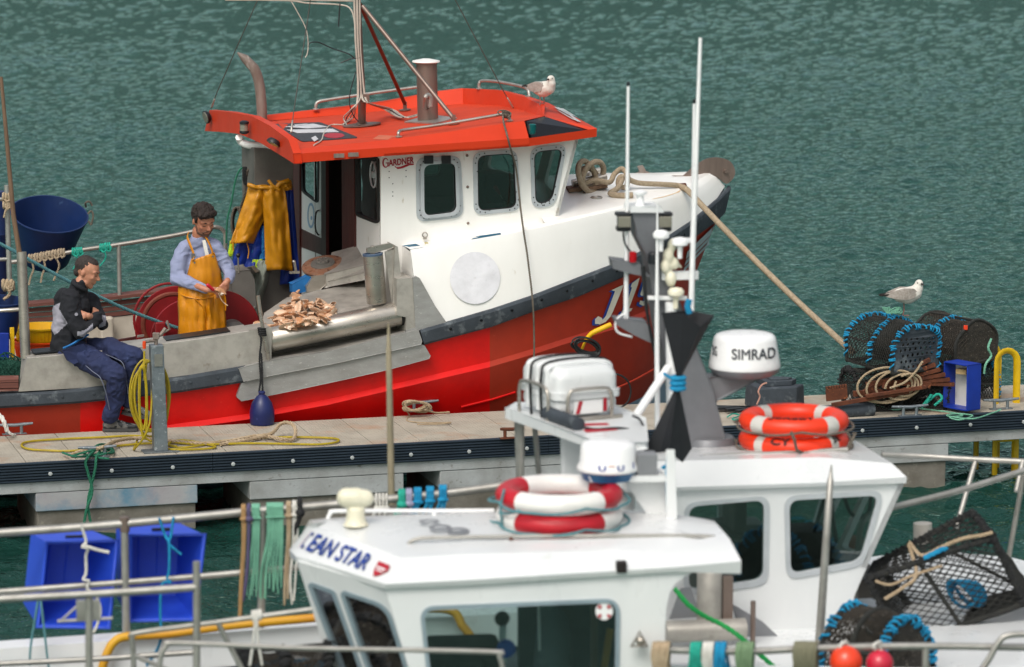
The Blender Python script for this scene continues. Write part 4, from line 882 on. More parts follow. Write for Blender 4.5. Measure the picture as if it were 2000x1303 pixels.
obj('yard_cable', MB().tube(cr([V(*p) for p in ((440, 0, 1.7), (560, 1, 1.7), (600, 6, 1.7), (660, 9, 1.7), (683, 16, 1.65), (692, 40, 1.62), (694, 80, 1.6))], 6), .007, 6).tube([V(430, -3, 1.7), V(560, -1, 1.7), V(690, 2, 1.7)], .008, 6), m_cablew, root)
obj('loose_wire', MB().tube(cr([V(*p) for p in ((566, -2, 1.7), (580, 22, 1.7), (597, 55, 1.7), (602, 85, 1.7), (600, 105, 1.7), (596, 112, 1.7))], 6), .005, 5), m_cablew, mo)
obj('loose_wire', MB().tube(cr([V(*p) for p in ((602, 92, 1.7), (606, 84, 1.7), (622, 83, 1.7), (650, 95, 1.7), (680, 105, 1.6), (692, 114, 1.6))], 6), .005, 5).tube([V(665, 123, 1.6), V(684, 115, 1.6), V(704, 113, 1.6)], .005, 5).tube(cr([V(*p) for p in ((695, 140, 1.6), (684, 180, 1.6), (683, 205, 1.6), (690, 225, 1.6), (700, 238, 1.6))], 6), .005, 5).tube([V(664, 5, 1.6), V(661, 52, 1.6)], .006, 5), m_black, mo)
for P in (((503, 0, 2.9), (424, 180, 3.1), (412, 212, 3.2)), ((607, -20, 1.6), (605, 10, 1.6), (574, 215, .6), (568, 262, .45)), ((884, -10, 1.7), (982, 176, 1.7), (1003, 212, 1.7))):
    obj('wire_stay', MB().tube([V(*p) for p in P], .0045, 5), m_wire, root)
    a, b = V(*P[-2]), V(*P[-1]); obj('bottle_screw', MB().caps([(b.lerp(a, .55), .008), (b.lerp(a, .1), .010)]), m_ss, root)
for (x, y, t, rx_) in ((403, 229, 3.32, .7), (534, 279, .95, 1.3)):
    c = SX(x, y, -.05); d = Vector((-.8, -.45, -.25)) if x < 500 else Vector((-.5, -.3, -.9))
    lo_ = obj('deck_lamp', MB().lathe(c, d, [(.02, -.035), (.045, -.03), (.06, -.01), (.062, .01)], 20), m_black, root)
    obj('lamp_lens', MB().lathe(c+d.normalized()*.008, d, [(.055, 0), (.05, .006)], 20), m_lens, lo_)
fl_ = obj('flood_lamp', MB().lathe(SX(477, 262, -.06), (0, 0, 1), [(.02, 0), (.042, .01), (.042, .03)], 16), m_black, root)
obj('lamp_cap', MB().lathe(SX(477, 240, -.06), (0, 0, 1), [(.042, -.01), (.042, .01), (.02, .02)], 16), m_black, fl_)
obj('lamp_lens', MB().lathe(SX(477, 261, -.06), (0, 0, 1), [(.038, .01), (.038, .085)], 16), m_lens, fl_)
obj('white_tube', MB().tube(cr([SX(467, 268, .02), SX(472, 278, .05), SX(490, 284, .1), V(530, 284, 2.2)], 5), .035, 12), m_gel, root)
gr_ = [[], []]
for k in range(17):
    a = R(35+k*17.5); w_ = 1.5+1.7*abs(math.sin(a/2))**3
    for q, s_ in ((0, .5), (1, -.5)): gr_[q].append(fn(753+(5.2+s_*w_)*math.cos(a), 318-(8.6+s_*w_)*math.sin(a)*1.0)-vv*.005)
obj('lettering', MB().grid(gr_).add([fn(*p)-vv*.006 for p in ((753, 317.5), (760, 317), (760, 318.6), (758.6, 318.8), (758.6, 325), (756.2, 325), (756.2, 319), (753, 319.2))], [(0, 1, 2, 7), (3, 4, 5, 6), (2, 3, 6, 7)]), m_lettr, root, smooth=0)
put_text('ARDNER', fn(758.5, 325)-vv*.006, fn(808, 319)-vv*.006, fn(758.5, 312)-vv*.006, m_lettr, 'lettering', root, Vector((0, 0, 0)), offset=.03)
obj('lettering_swash', MB().tube(cr([fn(*p)-vv*.004 for p in ((771, 325), (776, 328), (784, 327), (798, 322), (808, 321))], 5), [.004]*5+[.009]*5+[.010]*5+[.007]*5+[.003], 6), m_lettr, root)
# bow number
def glyph(px_list, name, mat, dx=0, dy=0, lift=.014, par=root):
    P = [HP(x+dx, y+dy, lift) for x, y in px_list]; tr = tessellate_polygon([[Vector((x, y, 0)) for x, y in px_list]])
    return obj(name, MB().add(P, [tuple(t) for t in tr]), mat, par, smooth=0)
J = [(1192, 566), (1216, 555), (1212, 566), (1196, 606), (1190, 618), (1181, 628), (1170, 633), (1160, 632), (1160, 623), (1166, 617), (1173, 620), (1175, 624), (1181, 617), (1199, 568)]
one = [(1232, 552), (1247, 541), (1243, 556), (1226, 602), (1233, 601), (1230, 607), (1209, 613), (1213, 606), (1218, 604), (1232, 560), (1229, 560)]
five = [(1256, 548), (1276, 540), (1274, 550), (1262, 554), (1258, 566), (1270, 567), (1272, 578), (1266, 590), (1254, 597), (1246, 593), (1248, 586), (1254, 588), (1260, 582), (1260, 576), (1250, 577), (1248, 574)]
for g in (J, one, five): glyph(g, 'bow_number_shadow', m_lettb, -5, 3, .010); glyph(g, 'bow_number', m_cream)
for q in (((1339, 490), (1396, 435), (1392, 450), (1336, 505)), ((1336, 508), (1390, 453), (1387, 462), (1333, 518)), ((1332, 522), (1385, 467), (1380, 477), (1331, 530))):
    g = []
    for e in range(4):
        a, b = Vector(q[e]), Vector(q[(e+1) % 4])
        g += [tuple(a.lerp(b, k/4)) for k in range(4)]
    mbq = MB().grid([[HP(*tuple(Vector(q[0]).lerp(Vector(q[1]), k/6)), .02) for k in range(7)], [HP(*tuple(Vector(q[3]).lerp(Vector(q[2]), k/6)), .02) for k in range(7)]])
    obj('bow_stripe', mbq, M('pale_grey_stripe', 'b4bdc2', .4), root, smooth=0)
# bow roller, bitts, deck plate
RL = [(1312, 343), (1335, 343), (1356, 324), (1381, 310), (1405, 308), (1427, 316), (1436, 335), (1431, 350), (1418, 359), (1402, 347), (1387, 343), (1365, 351), (1335, 350)]
RLs = [(p.x, p.y) for p in cr([(x, y, 0) for x, y in RL[2:12]], 4)]+RL[12:]+RL[:2]
br = obj('bow_roller', MB().prism([V(x, y, 1.62) for x, y in RLs], vv*.012).prism([V(x, y, 1.80) for x, y in RLs], vv*.012), m_stack, root, smooth=0)
obj('roller_pin', MB().lathe(V(1418, 335, 1.60), vv, [(.018, -.01), (.018, .02), (.012, .021), (.012, .22)], 14), m_stack, br)
obj('roller_wheel', MB().lathe(V(1412, 335, 1.64), vv, [(.08, 0), (.04, .03), (.04, .13), (.08, .16)], 20), m_alu, br)
bi = obj('mooring_bitts', MB().tube([V(1118, 358, 1.2), V(1184, 345, 1.2)], .035, 14).tube([V(1135, 339, 1.7), V(1174, 333, 1.7)], .03, 14).tube([V(1140, 375, 1.2), V(1140, 350, 1.2)], .03, 12).tube([V(1172, 370, 1.2), V(1172, 345, 1.2)], .03, 12).tube([V(1150, 358, 1.6), V(1150, 338, 1.6)], .025, 12), m_ss, root)
obj('wooden_pad', MB().prism([V(1112, 376, 1.05), V(1187, 367, 1.05), V(1178, 362, 1.35), V(1103, 370, 1.35)], (0, 0, .03)), m_wood, bi, smooth=0)
obj('deck_plate', MB().lathe(V(1165, 389, .85), (0, 0, 1), [(.055, 0), (.055, .015), (.045, .025), (.04, .018)], 20), m_ss, root)
obj('anchor_fluke', MB().prism([V(*p, 2.1) for p in ((1238, 340), (1250, 336), (1246, 325), (1256, 323), (1262, 334), (1272, 338), (1272, 341))], vv*.03), m_exh, root, smooth=0)
obj('fairlead', MB().box(V(1333, 368, 1.15), .07, .06, .07, PSI).box(V(1330, 360, 1.2), .10, .03, .02, PSI), m_rust, root, smooth=0, bevel=.008)
mb = MB()
for k, (cx, cy, rx, ry, t, ti) in enumerate(((1147, 345, 20, 30, 1.05, .5), (1158, 342, 24, 26, 1.1, -.6), (1150, 350, 22, 22, 1.15, .3))):
    mb.tube(cr([V(cx+rx*math.cos(a)*.8+ti*ry*math.sin(a)*.5, cy+ry*math.sin(a), t+.1*math.cos(a)) for a in [2*math.pi*j/10 for j in range(10)]], 5, True), .026, 10, closed=True)
mb.tube(cr([V(*p) for p in ((1135, 362, 1.05), (1160, 352, 1.05), (1190, 356, 1.0), (1200, 340, 1.05), (1215, 330, 1.05), (1226, 345, 1.0), (1222, 366, 1.0), (1208, 360, 1.0), (1214, 345, 1.0), (1245, 357, 1.05), (1290, 360, 1.1), (1322, 362, 1.15), (1334, 366, 1.12))], 6), .024, 10)
mb.tube(cr([V(*p) for p in ((1215, 350, 1.0), (1206, 368, .9), (1192, 378, .85), (1210, 382, .8), (1236, 381, .78))], 6), .026, 10)
obj('mooring_rope', mb, m_rtan, label='thick tan rope figure-eighted on the bow bitts', cat='rope', smooth=60)
a, b = V(1334, 366, 1.12), PON.V(1668, 690, .7)
P = [a, V(1345, 374, 1.02)]
for k in range(1, 9):
    q = V(1345, 374, 1.02).lerp(b, k/8); q.z -= .035*math.sin(math.pi*k/8); P.append(q)
obj('mooring_rope', MB().tube(cr(P, 6), .027, 12), m_rtan, label='thick tan bow line running down to the pontoon creels', cat='rope', smooth=60)
P = [V(*p) for p in ((982, 222, .48), (984, 240, .30), (990, 262, .07), (997, 290, .08), (1008, 330, .28), (1016, 400, .22), (1022, 447, .09), (1030, 500, .04), (1040, 585, -.07), (1043, 650, -.02), (1043, 700, .0))]
rp = MB().rope(cr(P, 6), .009)
for k in range(5): rp.torus(V(983+k*3, 223+k*.6, .49), uu, .026, .009, 14, 6)
rp.rope(cr([V(*p) for p in ((978, 226, .45), (972, 218, .45), (986, 216, .45), (998, 222, .45), (992, 230, .42))], 5), .007)
obj('rope', rp, m_rgrey, label='grey rope tied to the near roof rail and hanging down the white side', cat='rope')
# ---------------------------------------------------------------- work deck of the red boat
zd = PZ+.03
sA = RB.loc(V(-400, 700, 0))[0]; sE = s0+.05
obj('work_deck', MB().hexa([RB.L(a, t, z) for z in (zd-.05, zd) for a, t in ((sA, .32), (sE, .32), (sE, 3.1), (sA, 3.1))]), m_casing, root, smooth=0)
# near bulwark: folded aluminium box with slots
def W(px, py, t): return V(px, py, t)
o_ = [(53, 699), (160, 689), (277, 676), (400, 660), (488, 646)]; l_ = [(36, 765), (157, 758), (277, 745), (400, 728), (490, 712)]
Ot = [W(x, y, .0) for x, y in o_]; Ob = [W(x, y, -.002) for x, y in l_]; It = [RB.off(p, .0, .28, .012) for p in Ot]; Ib = [Vector((p.x, p.y, zd)) for p in It]
mb = MB().grid([Ob, Ot, It, Ib]); mb.add([Ob[0], Ot[0], It[0], Ib[0]], [(0, 1, 2, 3)]); mb.add([Ob[-1], Ot[-1], It[-1], Ib[-1]], [(3, 2, 1, 0)])
obj('bulwark', mb, m_alu, root, smooth=0, bevel=.006)
for a, b in (((66, 693), (118, 688)), ((325, 668), (450, 650))):
    A, B = W(a[0], a[1], .06)+Vector((0, 0, .004)), W(b[0], b[1], .06)+Vector((0, 0, .004))
    obj('slot', MB().prism([A, B, RB.off(B, 0, .16, .008), RB.off(A, 0, .16, .008)], (0, 0, .012)), m_black, root, smooth=0)
q = [W(488, 646, -.0), W(530, 640, -.0), W(530, 705, 0), W(490, 712, 0)]
obj('bulwark', MB().prism(q, vv*.28), m_alu, root, smooth=0, bevel=.005)
obj('upper_scuff_plate', MB().prism([W(x, y, -.055) for x, y in ((466, 720), (517, 706), (656, 685), (817, 645), (824, 667), (822, 673), (660, 709), (519, 736), (476, 745))], vv*.075), m_aluplate, root, smooth=0, bevel=.006)
obj('lower_scuff_plate', MB().prism([W(x, y, -.03) for x, y in ((472, 744), (519, 736), (660, 709), (822, 673), (829, 676), (841, 695), (838, 701), (760, 722), (681, 740), (560, 766), (472, 783), (463, 775))], vv*.045), m_aluplate, root, smooth=0, bevel=.004)
obj('trough', MB().prism([W(518, 706, .0), W(656, 684, .0), W(817, 645, .0), W(808, 636, .3), W(640, 672, .3), W(516, 698, .3)], (0, 0, .01)).prism([W(516, 650, .32), W(790, 600, .32), W(800, 640, .32), W(516, 700, .32)], vv*.02), m_alu, root, smooth=0)
ra, rb_ = W(525, 664, .12), W(784, 611, .12)
ro = obj('hauling_roller', MB().lathe(ra, rb_-ra, [(.02, 0), (.098, 0), (.104, .01), (.104, (rb_-ra).length-.02), (.10, (rb_-ra).length), (.03, (rb_-ra).length)], 32), m_ss, root, smooth=40)
obj('roller_band', MB().lathe(rb_, ra-rb_, [(.107, .0), (.107, .025)], 32), m_gask, ro)
obj('roller_axle', MB().lathe(rb_, rb_-ra, [(.05, 0), (.05, .03), (.03, .03), (.03, .10)], 16), m_alu, ro)
obj('bracket', MB().prism([W(x, y, .0) for x, y in ((793, 655), (793, 620), (775, 616), (775, 545), (806, 543), (806, 560), (819, 642))], vv*.35), m_alu, root, smooth=0)
obj('wing_plate', MB().prism([W(x, y, -.012) for x, y in ((806, 543), (812, 540), (820, 544), (829, 560), (850, 598), (872, 630), (819, 645), (793, 655), (793, 645), (812, 640), (808, 580))], vv*.03), m_aluplate, root, smooth=0, bevel=.003)
obj('stanchion', MB().tube(cr([W(*p) for p in ((504, 578, -.03), (507, 600, -.03), (513, 640, -.04), (521, 680, -.04), (524, 703, -.03))], 4), .016, 10), m_ss, root)
tp = [W(505, 652, .22), W(790, 592, .22), W(737, 543, 1.05), W(616, 569, 1.0), W(560, 582, .85), W(516, 612, .5)]
tb_ = obj('hauling_table', MB().prism(tp, (0, 0, -.03)), m_alu, root, smooth=0, bevel=.005)
TNn = (tp[1]-tp[0]).cross(tp[2]-tp[0]).normalized(); TNn = TNn if TNn.z > 0 else -TNn
def TB(px, py, lift=0): return hit(px, py, tp[0]+TNn*lift, TNn)
obj('table_support', MB().prism([W(x, y, .30) for x, y in ((520, 650), (780, 600), (780, 700), (520, 760))], vv*.02), m_casing, root, smooth=0)
# shelf and rusty hauler disc
sh = [W(640, 560, 1.0), W(762, 535, .6), W(760, 498, 1.0), W(700, 500, 1.7), W(640, 528, 1.5)]
obj('hauler_housing', MB().prism(sh, (0, 0, .05)).prism([W(635, 562, 1.0), W(720, 545, .9), W(705, 505, 1.3), W(650, 520, 1.4)], (0, 0, .12)), m_alu, root, smooth=0, bevel=.02)
hc = W(631, 519, 1.2); hn = Vector((-.12, -.30, .93)).normalized()
hd = obj('hauler_disc', MB().lathe(hc, hn, [(.04, -.10), (.12, -.05), (.185, -.015), (.19, 0), (.185, .012), (.12, .02), (.11, .022)], 36), m_disc, root, smooth=40)
obj('hub', MB().lathe(hc, hn, [(.11, .018), (.105, .032), (.06, .034), (.058, .05), (.02, .052)], 28), m_casing, hd)
mbh = MB()
for k in range(6):
    a = k*math.pi/3; N_ = hn.orthogonal().normalized(); B_ = hn.cross(N_); mbh.lathe(hc+hn*.05+(N_*math.cos(a)+B_*math.sin(a))*.042, hn, [(.009, 0), (.009, .01)], 6)
obj('hub_bolts', mbh, m_ss, hd)
obj('blue_guard', MB().prism([W(x, y, 1.05) for x, y in ((570, 555), (602, 540), (612, 545), (606, 568), (582, 572), (571, 572))], vv*.10), m_cyan, root, smooth=0, bevel=.01)
obj('guard_bracket', MB().prism([W(x, y, 1.0) for x, y in ((598, 560), (612, 541), (634, 537), (637, 556), (625, 566), (600, 572))], vv*.05), m_ss, root, smooth=0, bevel=.004)
obj('valve', MB().tube([W(578, 530, 1.1), W(575, 512, 1.1)], .012, 8).box(W(575, 532, 1.1), .09, .03, .02, PSI).ell(W(574, 511, 1.1), .016, .016, .014), m_ss, root)
# vertical roller with arm and support
v0, v1 = W(736, 592, .16), W(728, 496, .16)
vr = obj('vertical_roller', MB().lathe(v0, v1-v0, [(.02, 0), (.082, 0), (.086, .01), (.086, (v1-v0).length-.01)], 28), m_ss, root, smooth=40)
obj('roller_rim', MB().lathe(v1, v1-v0, [(.086, -.012), (.088, .004), (.07, .008), (.068, -.02), (.0, -.02)], 28), M('blue_grey_rim', '5c7390', .4, .3), vr)
obj('roller_arm', MB().tube([W(728, 497, .16), W(728, 480, .16)], .02, 8).prism([W(x, y, .13) for x, y in ((718, 493), (718, 486), (760, 476), (768, 478), (768, 484), (730, 494))], vv*.05), m_ss, root, smooth=0, bevel=.004)
obj('roller_support', MB().prism([W(x, y, .10) for x, y in ((772, 480), (777, 482), (790, 600), (783, 620), (766, 610))], vv*.28).prism([W(x, y, .14) for x, y in ((752, 492), (772, 486), (785, 612), (768, 616))], vv*.02), m_alu, root, smooth=0)
# grey casing
c0 = W(497, 400, 2.2); sC = RB.loc(c0)[0]
cs = obj('exhaust_casing', MB().hexa([RB.L(a, t, z) for z in (zd, RB.loc(W(497, 290, 2.2))[2]) for a, t in ((sC, 2.2), (sC+.36, 2.2), (sC+.36, 2.75), (sC, 2.75))]), m_casing, root, smooth=0, bevel=.008)
obj('control_box', MB().hexa([W(460, 540, 1.9), W(500, 534, 1.6), W(512, 528, 2.2), W(470, 532, 2.3), W(455, 528, 1.9), W(490, 520, 1.6), W(500, 518, 2.2), W(462, 520, 2.3)]).prism([W(x, y, 1.5) for x, y in ((450, 540), (455, 532), (488, 527), (497, 545), (500, 600), (458, 604))], vv*.3), m_casing, root, smooth=0, bevel=.008)
lv = obj('winch_lever', MB().tube([W(466, 533, 1.5), W(465, 502, 1.5)], .008, 8), m_ss, root)
obj('lever_knob', MB().ell(W(465, 499, 1.5), .02, .02, .02), m_black, lv)
# red net drum
dr = obj('net_drum', MB().lathe(W(345, 640, 1.75), -vv, [(.02, 0), (.37, 0), (.375, .012), (.37, .024), (.20, .03), (.19, .60), (.345, .62), (.35, .632), (.345, .65), (.02, .65)], 48), m_drum, root, smooth=35)
obj('drum_rim', MB().torus(W(337, 632, 1.40), vv, .26, .022, 48, 8), m_rustdk, dr)
obj('drum_rim', MB().torus(W(330, 622, 1.60), vv, .31, .012, 48, 8), m_drum, dr)
obj('drum_bracket', MB().box(W(313, 640, 1.0), .09, .06, .10, PSI).box(W(318, 665, 1.0), .04, .06, .2, PSI), m_drum, dr, smooth=0, bevel=.01)
obj('drum_flange', MB().lathe(W(428, 648, .98), -vv, [(.02, 0), (.36, 0), (.365, .01), (.36, .02), (.02, .022)], 48), m_drum, dr, smooth=35)
obj('drum_motor', MB().lathe(W(452, 650, .9), -vv, [(.12, 0), (.12, .16), (.09, .2)], 24), m_casing, dr)
# far bulwark
fb = [(-80, 640, 600), (55, 630, 602), (200, 622, 590), (285, 612, 580), (420, 596, 562), (560, 575, 545)]
mb = MB()
for k in range(3):
    rA = [W(x, y1+(y0-y1)*k/3+1.0, 3.2) for x, y0, y1 in fb]; rB = [W(x, y1+(y0-y1)*(k+1)/3-1.0, 3.2) for x, y0, y1 in fb]
    mb.grid([rA, rB, [p+vv*.03 for p in rB], [p+vv*.03 for p in rA], rA])
obj('bulwark_planking', mb, m_plank, root, smooth=0, bevel=.003)
cp = [W(x, y1-2, 3.15) for x, y0, y1 in fb]
obj('bulwark_cap', MB().grid([cp, [p+Vector((0, 0, .03)) for p in cp], [RB.off(p, 0, .2, .03) for p in cp], [RB.off(p, 0, .2, 0) for p in cp], cp]), m_plank, root, smooth=0, bevel=.004)
obj('inner_bulwark', MB().grid([[W(x, y0, 3.21) for x, y0, y1 in fb], [Vector((W(x, y0, 3.21).x, W(x, y0, 3.21).y, zd)) for x, y0, y1 in fb]]), m_oldwhite, root, smooth=0)
obj('bulwark_frame', MB().box(W(208, 650, 3.1), .12, .10, .3, PSI).box(W(120, 655, 3.1), .10, .10, .3, PSI), m_oldwhite, root, smooth=0, bevel=.02)
obj('deck_board', MB().prism([W(185, 672, 2.0), W(300, 652, 2.0), W(300, 665, 2.0), W(185, 690, 2.0)], vv*.04), m_maroon, root, smooth=0)
obj('gunwale_planks', MB().prism([W(-60, 740, .06), W(36, 738, .06), W(36, 746, .0), W(-60, 749, .0)], (0, 0, .02)).prism([W(-60, 751, -.0), W(36, 747, -.0), W(36, 757, -.0), W(-60, 760, -.0)], vv*.05).prism([W(-60, 761, -.0), W(36, 759, -.0), W(36, 763, -.0), W(-60, 767, -.0)], vv*.05), m_plank, root, smooth=0, bevel=.003)
rl = obj('side_rail', MB().tube(cr([W(*p) for p in ((-80, 525, 3.2), (60, 507, 3.2), (150, 490, 3.2), (232, 478, 3.2), (340, 460, 3.2), (405, 446, 3.2), (425, 444, 3.2), (437, 452, 3.2), (440, 470, 3.2), (440, 560, 3.2))], 6), .020, 10), m_ss, root, smooth=60)
obj('rail_post', MB().tube([W(232, 478, 3.2), W(234, 586, 3.2)], .020, 10), m_rail, root, smooth=60)
obj('corner_post', MB().tube([W(42, 492, .2), W(50, 700, .12)], .042, 18), m_ss, root, smooth=60)
obj('rail_arm', MB().tube([W(-60, 612, .3), W(0, 607, .3), W(42, 604, .2)], .018, 10), m_ss, root, smooth=60)
obj('lattice_post', MB().tube([W(13, 362, 1.0), W(19, 570, 1.0)], .022, 10).tube([W(-60, 391, 1.0), W(8, 389, 1.0)], .016, 8).tube([W(-60, 510, 1.0), W(18, 506, 1.0)], .016, 8), m_rail, root, smooth=60)
obj('wooden_pole', MB().tube([W(2, 150, .25), W(12, 260, .22), W(26, 420, .2), W(38, 495, .19), W(40, 560, .2)], [.014, .017, .02, .021, .021], 10), m_wood, label='thin weathered wooden pole standing in the steel corner post', cat='pole', smooth=60)
# ---- tubs, baskets, nets, ropes at the left
tw, tv = W(108, 452, 2.3), None
ax = Vector((.22, -.10, 1)).normalized(); cb = W(86, 520, 2.3)
def tub(name, label, c, ax, r0, r1, h, mat, handles=True):
    t = thing(name, label, 'tub', c, 0)
    obj('body', MB().lathe(c, ax, [(.01, .0), (r0*.9, 0), (r0, .02)]+[(r0+(r1-r0)*k/5, h*k/5) for k in range(1, 6)]+[(r1+.008, h), (r1+.008, h+.012), (r1-.006, h+.012), (r1-.012, h-.01)]+[(r0+(r1-r0)*k/5-.012, h*k/5) for k in (4, 3, 2, 1)]+[(r0-.012, .03), (.01, .02)], 40, caps=False), mat, t, smooth=40, noise_amp=.02, noise_sc=2)
    return t
tt = tub('deck_tub', 'large dark blue flexible tub leaning against the far rail', W(90, 512, 3.75), Vector((.12, -.36, .93)).normalized(), .22, .355, .50, m_tub)
obj('handle', MB().rope(cr([W(p[0]+0, p[1], p[2]) for p in ((168, 404, 3.5), (167, 396, 3.4), (175, 394, 3.4), (180, 402, 3.4))], 5), .010).rope(cr([W(*p) for p in ((172, 418, 3.4), (178, 412, 3.4), (182, 420, 3.4), (180, 432, 3.4), (178, 440, 3.4), (173, 432, 3.4))], 5), .010), m_rgrey, tt)
obj('blue_barrel', MB().lathe(W(-12, 560, 1.6), (0, 0, 1), [(.10, -.1), (.125, .0), (.125, .45), (.13, .46), (.125, .47), (.125, .78), (.11, .83), (.01, .83)], 28), m_tub, label='tall blue barrel cut by the left edge behind the steel lattice', cat='barrel', smooth=40)
t = tub('dark_bag', 'slumped navy bag on the left end of the red boat', W(4, 655, .9), Vector((.1, -.1, 1)).normalized(), .12, .17, .30, m_tub)
obj('blue_crate', MB().hexa([W(x, y, t_) for y in (760, 650) for x, t_ in ((-60, .5), (18, .5), (18, .9), (-60, .9))]), m_bluebox, label='plain blue crate side behind the green net', cat='crate', smooth=0, bevel=.01)
obj('yellow_stake', MB().box(W(24, 672, .55), .035, .03, .28, PSI), m_ybasket, label='short yellow plastic upright left of the baskets', cat='upright', bevel=.004)
def basket(label, c, mat, r=.20, h=.12):
    t = thing('basket', label, 'basket', c, PSI)
    mb = MB().lathe(c, (0, 0, 1), [(r*.85, 0), (r*.87, .01), (r*.97, h*.8), (r*.99, h), (r*1.05, h), (r*1.06, h+.015), (r*.98, h+.016), (r*.84, .012), (.01, .01)], 40, caps=False)
    obj('body', mb, mat, t, smooth=35)
    rb = MB()
    for k in range(40):
        a = 2*math.pi*k/40; d = Vector((math.cos(a), math.sin(a), 0)); rb.tube([c+d*r*.89+Vector((0, 0, .015)), c+d*r*.975+Vector((0, 0, h*.8))], .005, 4)
    obj('ribs', rb, mat, t); return t
bc = W(78, 700, 1.3)
basket('orange-red round basket under the yellow one behind the seated man', bc, m_obasket, .22, .15)
basket('yellow round basket nested on the orange one', bc+Vector((0, 0, .155)), m_ybasket, .215, .115)
g0 = W(10, 735, .35)
gn = thing('net_heap', 'heap of dark green netting on the left gunwale', 'net', g0, 0)
for k in range(3):
    net('netting', lambda u, v, k=k: g0+Vector(((u-.5)*.5+.03*noise.noise(Vector((u*5, v*5, k))), (v-.5)*.3, .02+.17*math.sin(math.pi*u)*math.sin(math.pi*v)*(1-.2*k)+.05*noise.noise(Vector((u*6, v*6, k*3))))), 26, 16, m_greennet, gn, .008)
obj('core', MB().ell(g0, .2, .1, .13), m_greennet, gn, noise_amp=.04, noise_sc=9)
def knots(name, label, base, n, dx, mat, r, t, drop, seed=1, hang=True):
    random.seed(seed); mb = MB()
    for k in range(n):
        x, y = base[0]+dx[0]*k, base[1]+dx[1]*k; c = W(x, y, t)
        for j in range(3): mb.tube([c+uu*(j*r*2.1-r*2)+Vector((0, math.cos(q)*.034, math.sin(q)*.034)) for q in [2*math.pi*i/10 for i in range(10)]], r, 6, closed=True)
        mb.rope(cr([W(x-3, y+4, t-.04), W(x+2, y+9, t-.05), W(x+7, y+4, t-.05), W(x+4, y-4, t-.04)], 4), r)
        if hang and k % 2 == 0: mb.rope(cr([W(x, y+6, t-.04), W(x+2+random.random()*6, y+drop*.4, t-.05), W(x-3+random.random()*8, y+drop*.7, t-.04), W(x-8+random.random()*6, y+drop, t-.04)], 5), r*.9)
    return obj(name, mb, mat, label=label, cat='rope', smooth=60)
knots('rope', 'row of grey-brown rope hitches on the far rail under the blue tub', (62, 505), 6, (11.5, -2.2), m_rtan, .011, 3.2, 52, 4)
knots('rope', 'left turquoise rope knot on the far rail, nearer the blue tub', (146, 492), 2, (9, -1), m_rturq, .009, 3.2, 34, 5)
knots('rope', 'right turquoise rope knot on the far rail, beside the steel post', (200, 484), 2, (10, -2), m_rturq, .009, 3.2, 36, 6)
knots('rope', 'pale knotted ropes tied round the upright at the left edge', (12, 385), 2, (1, 14), m_rbeige, .011, 1.0, 40, 7)
knots('rope', 'thick pale rope bundle low on the upright at the left edge', (14, 555), 2, (3, 4), m_rbeige, .016, 1.0, 30, 8)
P = [W(-30, 462, .6), W(0, 476, .6), W(60, 509, .65), W(140, 553, .75), W(230, 597, .9), W(300, 625, 1.0), W(352, 642, 1.05)]
obj('rope', MB().rope(cr(P, 6), .016, step=.02), m_rteal, label='long faded teal rope slanting from the left edge to the red drum', cat='rope')
# grey rope coil and green line by the casing
mb = MB()
for k in range(9): mb.rope(cr([W(461+k*1.2+15*math.cos(a)*(.6+.05*k), 435+30*math.sin(a), 2.4+.02*k) for a in [2*math.pi*j/10 for j in range(11)]], 4), .010)
mb.rope(cr([W(*p) for p in ((484, 330, 2.2), (480, 350, 2.2), (478, 380, 2.2), (470, 405, 2.3))], 5), .014)
obj('rope_coil', mb, m_rgrey, label='grey rope coil hanging on the casing behind the standing man', cat='rope')
obj('rope', MB().tube(cr([W(*p) for p in ((482, 328, 2.15), (470, 330, 2.15), (460, 352, 2.15), (452, 395, 2.15), (444, 430, 2.15), (442, 475, 2.15))], 6), .009, 6), m_rgreen, label='thin dark green line looped from the grey casing', cat='rope')
mb = MB()
for k in range(4): mb.rope(cr([W(478+3*math.cos(k+j), 326+j*7, 2.14) for j in range(6)], 4), .010)
obj('rope', mb, m_rblack, label='black rope bunch knotted at the corner of the grey casing', cat='rope')
# ---- oilskins
def cloth(outline, px_t, mat, name, par, wave=.03, fr=9, th=.012, seed=0, nx=22, ny=26):
    # outline: list of (y, xl, xr) rows; hanging fabric with folds
    rows = []
    for j in range(ny+1):
        f = j/ny*(len(outline)-1); a = int(min(f, len(outline)-2)); g = f-a; A, B = outline[a], outline[a+1]
        y, xl, xr = (A[i]+(B[i]-A[i])*g for i in range(3)); row = []
        for i in range(nx+1):
            u = i/nx; d = wave*(.35+.65*j/ny)*math.sin(u*fr+seed+.6*math.sin(j*.2))+.35*wave*math.sin(u*fr*2.6+seed*2+j*.08)*(.4+.6*noise.noise(Vector((u*3, j*.2, seed))))+.5*wave*noise.noise(Vector((u*5, j*.35, seed)))-wave*1.2*math.sin(math.pi*u)
            row.append(W(xl+(xr-xl)*u, y+1.2*math.sin(u*fr*.8+seed), px_t+d))
        rows.append(row)
    o = obj(name, MB().grid(rows), mat, par, smooth=80); s_ = o.modifiers.new('s', 'SOLIDIFY'); s_.thickness = th; s_.offset = 0; return o
oy = thing('oilskin_trousers', 'yellow oilskin trousers and smock hanging by their waist from the grey casing', 'oilskins', W(515, 528, 2.0), PSI)
cloth([(362, 486, 530), (385, 480, 532), (420, 468, 520), (450, 458, 505), (475, 449, 494)], 2.02, m_yelfresh, 'left_leg' if 0 else 'trouser_leg', oy, .035, 7, seed=1)
